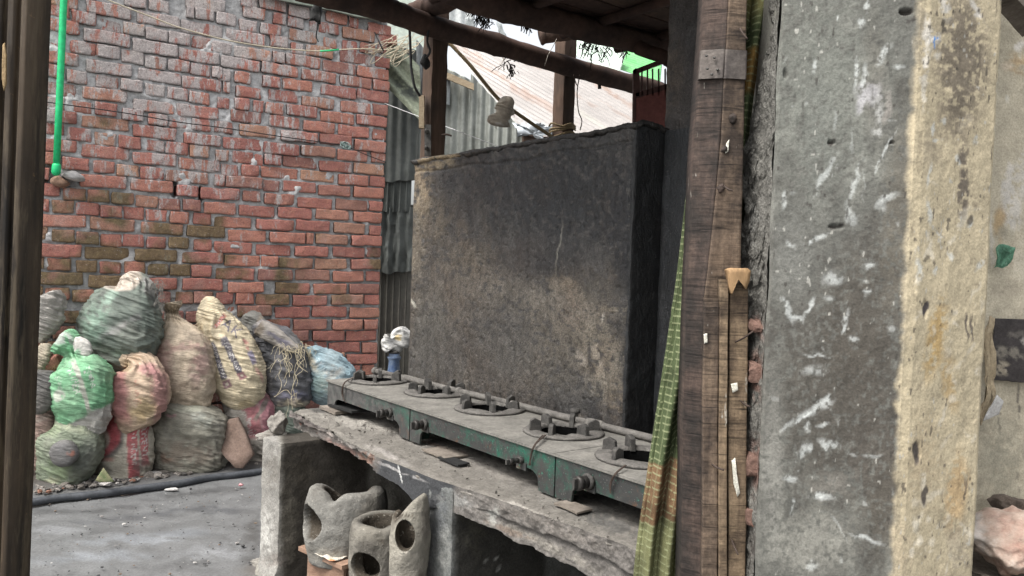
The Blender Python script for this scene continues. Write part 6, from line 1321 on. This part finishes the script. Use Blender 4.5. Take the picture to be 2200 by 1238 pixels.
def build_pier():
    root = empty('plaster_pier', P(1800, 1238, YP)); tag(root, 'grey and beige plastered brick pier marked with white scrapes beside the doorway', 'pier')
    WH = (.50, .52, .50)
    E_ = lambda x, y, rx, ry, a=0, c=WH, al=.9: ('s', x, y, rx * 1.05, ry * 1.05, a, c, al * .68, .7)
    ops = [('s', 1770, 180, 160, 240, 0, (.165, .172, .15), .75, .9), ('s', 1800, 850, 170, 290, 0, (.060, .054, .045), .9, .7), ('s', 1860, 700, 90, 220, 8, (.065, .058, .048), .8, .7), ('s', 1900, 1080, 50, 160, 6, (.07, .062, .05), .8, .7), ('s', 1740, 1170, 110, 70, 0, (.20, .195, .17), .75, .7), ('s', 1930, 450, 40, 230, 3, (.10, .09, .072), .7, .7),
           ('s', 1870, 960, 60, 120, 10, (.07, .062, .052), .7, .6), ('s', 1700, 560, 60, 120, 0, (.16, .16, .145), .6, .7), ('s', 1760, 300, 40, 160, 0, (.13, .135, .12), .45, .7), ('s', 1880, 180, 30, 150, 0, (.14, .13, .11), .5, .7), ('s', 1660, 980, 26, 200, 0, (.19, .185, .165), .7, .6), ('s', 1790, 1040, 60, 30, -20, (.17, .16, .14), .6, .6),
           E_(1693, 664, 6, 27, -28), E_(1712, 682, 16, 5, 35), E_(1737, 664, 5, 26, 30), E_(1820, 680, 7, 14, 20), E_(1816, 700, 4, 18, 10), E_(1754, 765, 28, 4, 3), E_(1749, 798, 26, 10, 0, WH, .6), E_(1748, 880, 44, 10, -27), E_(1775, 858, 12, 4, -50), E_(1722, 898, 26, 4, -38), E_(1690, 916, 24, 5, -50, WH, .6), E_(1739, 918, 7, 14, 0), E_(1768, 912, 12, 5, -10),
           E_(1780, 952, 22, 7, 20), E_(1776, 962, 10, 5, 45), E_(1722, 972, 8, 24, 25), E_(1738, 962, 6, 12, 20), E_(1696, 1027, 17, 8, 0), E_(1767, 1068, 27, 8, 4), E_(1870, 1160, 32, 7, 22, WH, .8), E_(1845, 1150, 20, 4, 10, WH, .6), E_(1836, 730, 11, 7, 0), E_(1918, 706, 9, 10, 0, WH, .6), E_(1865, 628, 10, 5), E_(1790, 600, 22, 16, 0, WH, .8), E_(1870, 572, 18, 7, -15), E_(1780, 640, 14, 6, 0, WH, .6), E_(1874, 980, 20, 4, 0, WH, .5), E_(1832, 980, 12, 4, 20, WH, .5), E_(1706, 1090, 6, 16), E_(1745, 1215, 12, 10, 0, WH, .6), E_(1800, 1130, 30, 3, 60, WH, .4),
           E_(1750, 143, 6, 14), E_(1838, 155, 5, 34), E_(1856, 168, 6, 26), E_(1868, 200, 26, 24, 10, (.40, .39, .40)), E_(1852, 225, 8, 24, 20, (.40, .39, .40)), E_(1886, 238, 10, 40, 0, (.40, .40, .38)), E_(1884, 285, 12, 12, 0, (.40, .40, .38)), E_(1906, 232, 9, 36, 6, (.28, .255, .23)), E_(1898, 120, 7, 24, 32), E_(1890, 134, 10, 10, 0, WH, .6), E_(1928, 143, 12, 5, -20), E_(1772, 375, 5, 46, 32, WH, .75), E_(1835, 398, 7, 46, 18, WH, .7), E_(1900, 325, 3, 48, 28, WH, .8), E_(1683, 430, 5, 18, 12), E_(1911, 425, 22, 7, -18, WH, .8), E_(1892, 440, 10, 14, 0, WH, .5), E_(1754, 512, 28, 6, -28), E_(1700, 526, 5, 12, -35), E_(1832, 472, 14, 14, 0, WH, .6), E_(1826, 456, 6, 12, 0, WH, .6), E_(1849, 50, 7, 12), E_(1862, 14, 5, 14), E_(1798, 38, 3, 6), E_(1795, 262, 4, 22, 0, WH, .35), E_(1830, 305, 3, 30, 0, WH, .3), E_(1855, 400, 2, 40, 0, WH, .3)]
    bl = (.05, .045, .04)
    ops += [('e', 1946, 26, 15, 7, 10, bl, .95, .3), ('e', 1688, 160, 6, 12, 0, (.07, .07, .06), .8, .4), ('e', 1787, 306, 9, 5, -10, bl, .9, .3), ('e', 1917, 306, 6, 3, 0, bl, .8, .3), ('e', 1798, 487, 18, 5, -10, (.04, .035, .03), .9, .3), ('r', 1815, 104, 26, 1.2, 2, (.06, .055, .05), .7, .4)]
    # beige face
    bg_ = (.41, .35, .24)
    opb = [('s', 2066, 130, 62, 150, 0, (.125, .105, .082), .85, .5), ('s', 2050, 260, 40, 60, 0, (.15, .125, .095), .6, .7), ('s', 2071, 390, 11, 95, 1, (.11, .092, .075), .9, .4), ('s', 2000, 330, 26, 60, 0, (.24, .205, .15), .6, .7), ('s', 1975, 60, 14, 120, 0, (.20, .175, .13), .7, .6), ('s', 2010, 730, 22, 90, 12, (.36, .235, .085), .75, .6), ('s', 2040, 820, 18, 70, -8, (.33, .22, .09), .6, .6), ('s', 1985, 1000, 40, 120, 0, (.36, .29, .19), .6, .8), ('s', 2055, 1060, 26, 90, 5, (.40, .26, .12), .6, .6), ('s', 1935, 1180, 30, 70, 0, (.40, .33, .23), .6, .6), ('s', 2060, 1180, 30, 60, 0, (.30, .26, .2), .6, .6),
           E_(1993, 70, 12, 34, -6, (.62, .60, .56)), E_(1988, 140, 9, 40, 6, (.62, .60, .56)), E_(1984, 200, 6, 34, 4, (.6, .57, .5)), E_(2008, 84, 16, 14, 20, (.62, .60, .57)), E_(2030, 14, 12, 30, -8, (.60, .58, .54)), E_(2097, 22, 8, 36, -24, (.60, .58, .54)), E_(2014, 122, 8, 8, 0, (.6, .57, .5)), ('r', 2007, 90, 1.6, 13, 0, (.10, .25, .55), .9, .3), ('r', 2010, 84, 6, 1.3, 0, (.10, .25, .55), .9, .3),
           E_(2075, 265, 8, 20, 25, (.42, .37, .28), .7), E_(2016, 300, 10, 4), E_(2006, 276, 4, 14), E_(2028, 262, 4, 8), E_(1996, 380, 5, 22, 8), E_(1995, 455, 5, 26), E_(2042, 555, 6, 13), E_(2010, 582, 5, 8), E_(2105, 565, 6, 12, 20), E_(1972, 575, 8, 26), E_(2018, 500, 14, 4, 50), E_(2085, 480, 5, 10, 30), E_(2060, 345, 6, 12), E_(2095, 300, 5, 12)]
    rg = np.random.default_rng(12)
    for i in range(60): opb.append(E_(rg.uniform(1955, 2125), rg.uniform(380, 1230), rg.uniform(3, 8), rg.uniform(8, 26), rg.normal(12, 26), (.58, .53, .43), rg.uniform(.5, .95)))
    for i in range(40): opb.append(E_(rg.uniform(1955, 2125), rg.uniform(300, 1230), rg.uniform(2, 6), rg.uniform(5, 18), rg.normal(0, 30), (.17, .14, .10), rg.uniform(.4, .8)))
    opb += [('e', 1987, 664, 6, 20, 14, (.045, .04, .045), .95, .3), ('e', 1970, 972, 9, 25, 6, (.07, .06, .055), .95, .3), ('e', 1985, 1064, 6, 22, 20, (.06, .05, .045), .9, .3), ('e', 1990, 555, 4, 8, 20, bl, .6, .3), ('r', 2077, 700, 2, 30, 0, (.06, .05, .05), .8, .4), ('r', 2086, 705, 2, 26, -3, (.06, .05, .05), .8, .4), ('e', 2084, 472, 6, 8, 30, bl, .8, .4), ('r', 2072, 1050, 3, 22, 4, (.12, .1, .08), .7, .4)]
    for i in range(110): ops.insert(int(rg.integers(0, 8)), ('s', rg.uniform(1650, 1950), rg.uniform(0, 1238), rg.uniform(6, 30), rg.uniform(14, 70), rg.normal(0, 14), (.05, .046, .04) if rg.random() < .55 else (.20, .20, .175), rg.uniform(.25, .6), .7))
    for i in range(26): ops.append(E_(rg.uniform(1660, 1930), rg.uniform(20, 1230), rg.uniform(1.5, 5), rg.uniform(2, 12), rg.normal(0, 50), (.36, .37, .35), rg.uniform(.4, .8)))
    def xcol(a0, a1): return lambda y: np.interp(y, [0, 1238], [a0, a1])
    def face(nm, xa, xb, Ya, Yb, ops_, base, nx, nz, seed, holes=()):
        S_, T_ = np.meshgrid(np.linspace(0, 1, nx), np.linspace(0, 1, nz), indexing='ij')
        # vertical plane through two upright image lines
        pa0, pb0 = P(xa(600), 600, Ya), P(xb(600), 600, Yb); X = pa0[0] + (pb0[0] - pa0[0]) * S_; Y = pa0[1] + (pb0[1] - pa0[1]) * S_
        Z = 0 + 2.55 * T_; V = np.stack([X, Y, Z], -1)
        q = V; d = fbm(q, 6, 4, seed) * .004 + fbm(q * [1, 1, .5], 30, 4, seed + 1) * .0016 + fbm(q, 120, 2, seed + 2) * .0005
        px, py = topx(V)
        ea = sst(0, 6, (px - xa(600)) ) if False else 1
        e = sst(.03, 0, S_) + sst(.97, 1, S_); d = d + e * .005
        for hx, hy, rx, ry, dp in holes: d = d + dp * sst(1.2, .6, np.hypot((px - hx) / rx, (py - hy) / ry))
        V[..., 1] += d; V[..., 0] += fbm(q * [0, 0, 1], 9, 3, seed + 6) * .0025 * (S_ < .02)
        col = paint(px, py, base, ops_, 9, .05, seed)
        o = obj(nm, V.reshape(-1, 3), gridF(nx, nz), M_PLAST, root, True, col.reshape(-1, 3)); return rel(o, root)
    S_, T_ = np.meshgrid(np.linspace(0, 1, 400), np.linspace(0, 1, 950), indexing='ij')
    xs_ = 1652 + (2124 - 1652) * S_; Yk = np.interp(xs_, [1652, 1930, 1949, 1970, 2124], [YP, YP - .046, YP - .050, YP - .047, YP + .02])
    V = np.stack([(xs_ - 1100) / FOC * Yk, Yk, 2.55 * T_], -1); off = P(1652, 600, YP)[0] - (1652 - 1100) / FOC * YP; V[..., 0] += off
    q = V.copy(); d = fbm(q, 6, 4, 3) * .004 + fbm(q * [1, 1, .5], 30, 4, 4) * .0018 + fbm(q, 120, 2, 5) * .0007
    d = d + (sst(.012, 0, S_) + sst(.985, 1, S_)) * .005
    px, py = topx(V)
    for hx, hy, rx, ry, dp in ((1946, 26, 15, 7, .010), (1688, 158, 6, 12, .004), (1787, 306, 9, 5, .007), (1798, 487, 18, 5, .006), (1917, 306, 6, 3, .006), (1987, 664, 6, 20, .004), (1970, 972, 9, 25, .004)):
        d = d + dp * sst(1.2, .6, np.hypot((px - hx) / rx, (py - hy) / ry))
    rgp = np.random.default_rng(31); n0 = len(ops)
    V[..., 1] += d; V[..., 0] += fbm(q * [0, 0, 1], 9, 3, 9) * .004 * (S_ < .012)
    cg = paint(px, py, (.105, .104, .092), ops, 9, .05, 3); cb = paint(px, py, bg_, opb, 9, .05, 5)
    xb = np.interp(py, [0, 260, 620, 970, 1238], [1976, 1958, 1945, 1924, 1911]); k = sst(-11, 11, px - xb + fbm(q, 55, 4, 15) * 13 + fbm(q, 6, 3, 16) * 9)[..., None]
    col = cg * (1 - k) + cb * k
    # worn speckle: hard little chips of lime and dark pits
    sp = fbm(q * [1, 1, .6], 150, 2, 41); sp2 = fbm(q * [1, 1, .35], 60, 3, 44); big = fbm(q, 9, 3, 45)
    m = (sst(.64, .70, sp + big * .3) * .6)[..., None]; col = col * (1 - m) + np.array((.40, .39, .35)) * m
    m = (sst(.56, .66, -sp + big * .25) * .7)[..., None]; col = col * (1 - m) + np.array((.045, .04, .035)) * m
    m = (sst(.42, .50, sp2 - big * .3) * .5)[..., None]; col = col * (1 - m) + col * .55 * m
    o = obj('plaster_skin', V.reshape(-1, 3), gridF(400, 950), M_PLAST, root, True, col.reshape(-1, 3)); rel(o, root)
    # body of the pier behind the faces
    a = P(1653, 600, YP); a[2] = 0; b = P(2123, 600, YP + .02); b[2] = 0; b[1] = a[1] = YP + .03
    rel(nbox('pier_core', a + [.012, 0, 0], b - a - np.array([.014, 0, 0]), (0, .24, 0), UP * 2.55, (6, 6, 20), M_PLAST, root, .001, 10, lambda V: np.tile(np.array((.16, .155, .135)), (len(V), 1))), root)
    # ragged broken edge: lumps of mortar and brick ends on the doorway side
    xl = lambda y: np.interp(y, [0, 300, 600, 900, 1238], [1648, 1612, 1602, 1600, 1596]); 
    ny, nx = 620, 60; T_, S_ = np.meshgrid(np.linspace(0, 1, ny), np.linspace(0, 1, nx), indexing='ij')
    Z = 2.5 * (1 - T_); yy = 0 * Z; Yr = YP + .018 + .10 * (1 - S_)
    yc_ = 600 - (Z - P(1600, 600, YP)[2]) * FOC / YP; X0 = np.interp(yc_, [-400, 0, 130, 300, 600, 900, 1238], [1652, 1634, 1618, 1594, 1588, 1598, 1600]); X0 = P(1600, 600, YP + .11)[0] + (X0 - 1600) * (YP + .11) / FOC; X1 = P(1654, 600, YP + .006)[0]; X = X0 + (X1 - X0) * S_ ** .8
    V = np.stack([X, Yr, Z], -1); d = fbm(V * [1, 1, .8], 22, 5, 3, .68) * .055 + (1 - np.abs(fbm(V, 44, 3, 5)) * 3) * .010 + fbm(V, 120, 3, 8) * .004
    V[..., 1] += d * (1 - .75 * sst(.86, 1, S_)); V[..., 0] += fbm(V + 9, 20, 4, 6) * .012 * (1 - sst(.9, 1, S_)) 
    px, py = topx(V)
    cj = paint(px, py, (.15, .145, .13), [E_(1625, 805, 14, 50, 0, (.22, .085, .055), .8), E_(1622, 1000, 14, 60, 0, (.20, .08, .055), .75), E_(1628, 700, 12, 30, 0, (.2, .08, .06), .6), E_(1640, 60, 16, 60, 0, (.06, .06, .05), .7), E_(1620, 480, 10, 60, 0, (.20, .20, .19), .5), E_(1614, 1180, 14, 40, 0, (.05, .04, .035), .8)], 12, .05)
    jo = obj('broken_edge', V.reshape(-1, 3), gridF(ny, nx), m_painted('rough_mortar', .95, 150, .004, 60, .35, .15, None, .9), root, True, cj.reshape(-1, 3)); rel(jo, root)
    for i, (x, y, sx, sy) in enumerate(((1626, 700, 12, 13), (1625, 800, 13, 22), (1622, 1000, 13, 26), (1618, 1110, 12, 18), (1634, 905, 10, 14))):
        p_ = P(x - sx, y + sy, YP + .040); rel(nbox('brick_end', p_, (2 * sx * YP / FOC, -.012, 0), (0, .06, 0), UP * (2 * sy * YP / FOC), (8, 4, 12), M_BRICKE, root, .010, 50, None, i, 4, .004), root)
M_RM = m_simple('grey_rough_mortar', (.10, .098, .088), (.21, .205, .19), 60, .95, .004)
build_pier()
# ------------------------------------------------------------------ recessed wall on the right with torn posters
def build_recess():
    Yr = 1.62; WH = (.50, .47, .42)
    ops = [('s', 2170, 80, 40, 80, 0, (.30, .27, .20), .6, .7), ('s', 2190, 140, 30, 26, 0, (.36, .24, .12), .6, .6), ('s', 2165, 140, 16, 10, 0, (.55, .47, .36), .8, .5), ('e', 2160, 212, 7, 9, 0, (.55, .52, .44), .9, .3), ('s', 2192, 100, 10, 14, 40, (.6, .57, .52), .8, .4), ('s', 2168, 400, 16, 60, 8, WH, .95, .4), ('s', 2178, 455, 22, 40, 0, WH, .9, .4), ('s', 2196, 380, 12, 60, 0, WH, .8, .4), ('s', 2150, 480, 14, 40, 0, (.33, .22, .10), .7, .5), ('s', 2160, 500, 16, 18, 0, (.3, .28, .22), .8, .5), ('s', 2130, 520, 5, 60, 0, (.5, .47, .4), .8, .4),
           ('s', 2190, 560, 14, 60, 0, (.46, .42, .34), .6, .6), ('s', 2160, 620, 40, 30, 0, (.34, .30, .23), .7, .6), ('s', 2150, 980, 60, 120, 0, (.26, .245, .19), .7, .8), ('r', 2188, 862, 1.5, 40, 2, (.06, .05, .05), .8, .4), ('r', 2150, 890, 1.5, 40, 4, (.07, .06, .05), .6, .4), ('s', 2190, 1030, 2, 60, 2, (.12, .10, .09), .5, .5)]
    def f(S_, T_):
        a = P(2080, 600, Yr); X = a[0] + 2.2 * S_ ** 2.2; V = np.stack([X, Yr + .25 * S_ ** 2, 2.6 * T_], -1); V[..., 1] += fbm(V, 5, 4, 3) * .008 + fbm(V, 34, 4, 5) * .0025; return V
    o = surf('side_wall', f, 200, 520, M_PLAST, None, lambda V: paint(*topx(V), (.42, .375, .285), ops, 9, .05, 7)); s_ = o.modifiers.new('s', 'SOLIDIFY'); s_.thickness = .12; s_.offset = 1 if False else -1
    tag(o, 'set back beige wall with peeling paper to the right of the pier', 'wall')
    # dark poster remnant, curled paper, green foil
    def sheet(nm, label, pts, Y, mat, curl=.0, cat='poster', cell=None):
        o = prism(nm, pts, Y, .0025, mat, None, 0, curl); tag(o, label, cat); return o
    Mp = m_painted('faded_black_poster', .8, 200, .0006, 30, .3)
    def pf(S_, T_):
        a = P(2136, 684, Yr - .008); V = np.stack([a[0] + .30 * S_, a[1] + 0 * S_, a[2] - .125 * T_], -1); V[..., 1] += fbm(V, 22, 3, 4) * .004; V[..., 0] += fbm(V, 30, 3, 9) * .006 * (S_ < .02) ; V[..., 2] += fbm(V, 24, 3, 8) * .014 * ((T_ > .97) + 0); return V
    o = surf('poster', pf, 120, 60, Mp, None, lambda V: paint(*topx(V), (.040, .035, .034), [E2(2170, 760, 40, 14, 10, (.16, .145, .12)), E2(2150, 790, 20, 16, 0, (.24, .21, .16)), E2(2185, 720, 20, 10, 0, (.10, .09, .08)), E2(2198, 735, 8, 8, 0, (.3, .28, .25))], 8, .06)); s_ = o.modifiers.new('s', 'SOLIDIFY'); s_.thickness = .0012
    tag(o, 'scuffed black poster remnant on the set back wall', 'poster')
    sheet('curled_paper', 'long curled strip of brown paper peeling beside the black poster', [(2122, 680), (2136, 684), (2140, 760), (2134, 830), (2128, 870), (2118, 905), (2112, 912), (2110, 870), (2116, 800), (2120, 740)], Yr - .03, m_simple('brown_paper', (.24, .19, .12), (.38, .31, .21), 30, .85, .002), .010, 'paper')
    sheet('plastic_tag', 'small clear plastic corner hanging from the curled paper strip', [(2112, 905), (2140, 848), (2156, 862), (2146, 890), (2124, 902)], Yr - .045, m_simple('clear_tag', (.30, .29, .27), (.46, .45, .43), 40, .25, .001, spec=.7), .004, 'tag')
    sheet('foil_wrapper', 'crumpled green foil wrapper stuck on the set back wall', [(2134, 540), (2150, 524), (2166, 526), (2182, 530), (2178, 552), (2170, 566), (2146, 570), (2132, 572)], Yr - .02, m_simple('green_foil', (.02, .10, .05), (.10, .26, .16), 90, .3, .004, spec=.6), .012, 'wrapper')
    # weathered timber end poking in at the top right corner
    o = nbox('timber_end', P(2160, -30, 1.5), P(2240, 60, 1.5) - P(2160, -30, 1.5), (0, .06, 0), UP * .045, (14, 3, 4), M_WOODG, None, .002, 20); tag(o, 'grey weathered timber end at the top right corner above the set back wall', 'timber')
    # ledge of packed rubble and the pale brick lump on it
    p = P(2088, 1225, 1.44); o = nbox('rubble_ledge', (p[0], 1.36, 0), (.9, 0, 0), (0, .26, 0), UP * (p[2] + .0), (60, 20, 50), m_painted('packed_rubble', .95, 120, .004, 26, .35, .15), None, .016, 12, lambda V: paint(*topx(V), (.13, .11, .09), [], 6), 6, 4)
    tag(o, 'low ledge of packed brown rubble at the foot of the set back wall', 'ledge')
    n = NT('pale_brick_lump', .92, .2); c = n.ramp(n.noise(9, 5, .7), (.3, (.30, .18, .14)), (.5, (.42, .33, .27)), (.68, (.56, .53, .49))); v = n.ramp(n.noise(40, 4, .7), (.3, .7), (.6, 1.1)); c = n.mix(1, c, v, 'MULTIPLY'); M = n.done(c, None, n.bump(n.noise(60, 4, .75), .9, .004))
    tag(rock('brick_lump', 2168, 1165, 1.44, 84, 56, M, 9, 22, .07, None, 5, .34), 'large pale pinkish brick lump resting on the ledge, bottom right', 'brick')
    tag(rock('soil_clod', 2180, 1090, 1.54, 40, 22, m_simple('soil', (.07, .055, .045), (.13, .105, .085), 40, .95, .004), 12, -12, .05, None, 4, .3), 'brown clod of rubble behind the pale brick lump', 'rubble')
def E2(x, y, rx, ry, a=0, c=(.5, .5, .5), al=.9): return ('s', x, y, rx, ry, a, c, al, .45)
build_recess()
# ------------------------------------------------------------------ left door edge
def build_left():
    root = empty('door_edge', P(40, 1238, .95)); tag(root, 'dark brown grooved door edge along the left side of the view', 'door')
    n = NT('dark_grooved_wood', .8, .25); v = n.map((1, 1, .12)); a = n.noise(16, 5, .7, v); b = n.noise(90, 4, .7); c = n.mix(n.ramp(a, (.38, 0), (.62, 1)), (.009, .007, .005), (.062, .044, .028)); c = n.mix(n.ramp(n.noise(70, 4, .8, v), (.5, 0), (.62, .5)), c, (.10, .078, .05)); c = n.mix(n.ramp(n.noise(40, 4, .8), (.66, 0), (.7, .5)), c, (.16, .10, .05))
    M = n.done(c, n.ramp(b, (.3, .42), (.7, .68)), n.bump(b, .4, .001, n.bump(a, .4, .003)))
    ny, nx = 200, 160; Y = .95
    xr = P(88, 640, Y + .04)[0]
    S_, T_ = np.meshgrid(np.linspace(0, 1, nx), np.linspace(0, 1, ny), indexing='ij')
    X = xr - .30 * (1 - S_); Z = 2.6 * T_; ph = (X - xr) / .0165
    g = np.abs((ph % 1) * 2 - 1); D = sst(.45, .9, g) * .009 - sst(0, .2, g) * .001 - .010 * sst(-.012, -.004, X - xr) + .010 * sst(-.003, 0, X - xr)
    D = sst(.45, .9, g) * .009 + .004 * fbm(np.stack([X * 30, X * 0, Z * .4], -1), 1, 2, 3)
    V = np.stack([X + (Z - 1.35) * .020, Y + D, Z], -1)
    bk0 = V[:1] * [1, 0, 1] + [0, Y + .04, 0]; bk1 = V[-1:] * [1, 0, 1] + [0, Y + .04, 0]
    V = np.concatenate([bk0, V, bk1]); o = obj('door_face', V.reshape(-1, 3), gridF(nx + 2, ny, False), M, root, False); rel(o, root)
    Vb = [V[0, 0], V[-1, 0], V[-1, -1], V[0, -1]]; rel(obj('door_back', [p + np.array([0, .0005, 0]) for p in Vb], [(0, 1, 2, 3)], M, root, False), root)
    rel(prism('chip_mark', [(6, 96), (10, 92), (14, 120), (14, 180), (9, 196), (5, 170)], Y - .004, .002, m_simple('bare_wood_chip', (.20, .14, .07), (.30, .21, .11), 40), root, 0, .0005), root)
build_left()
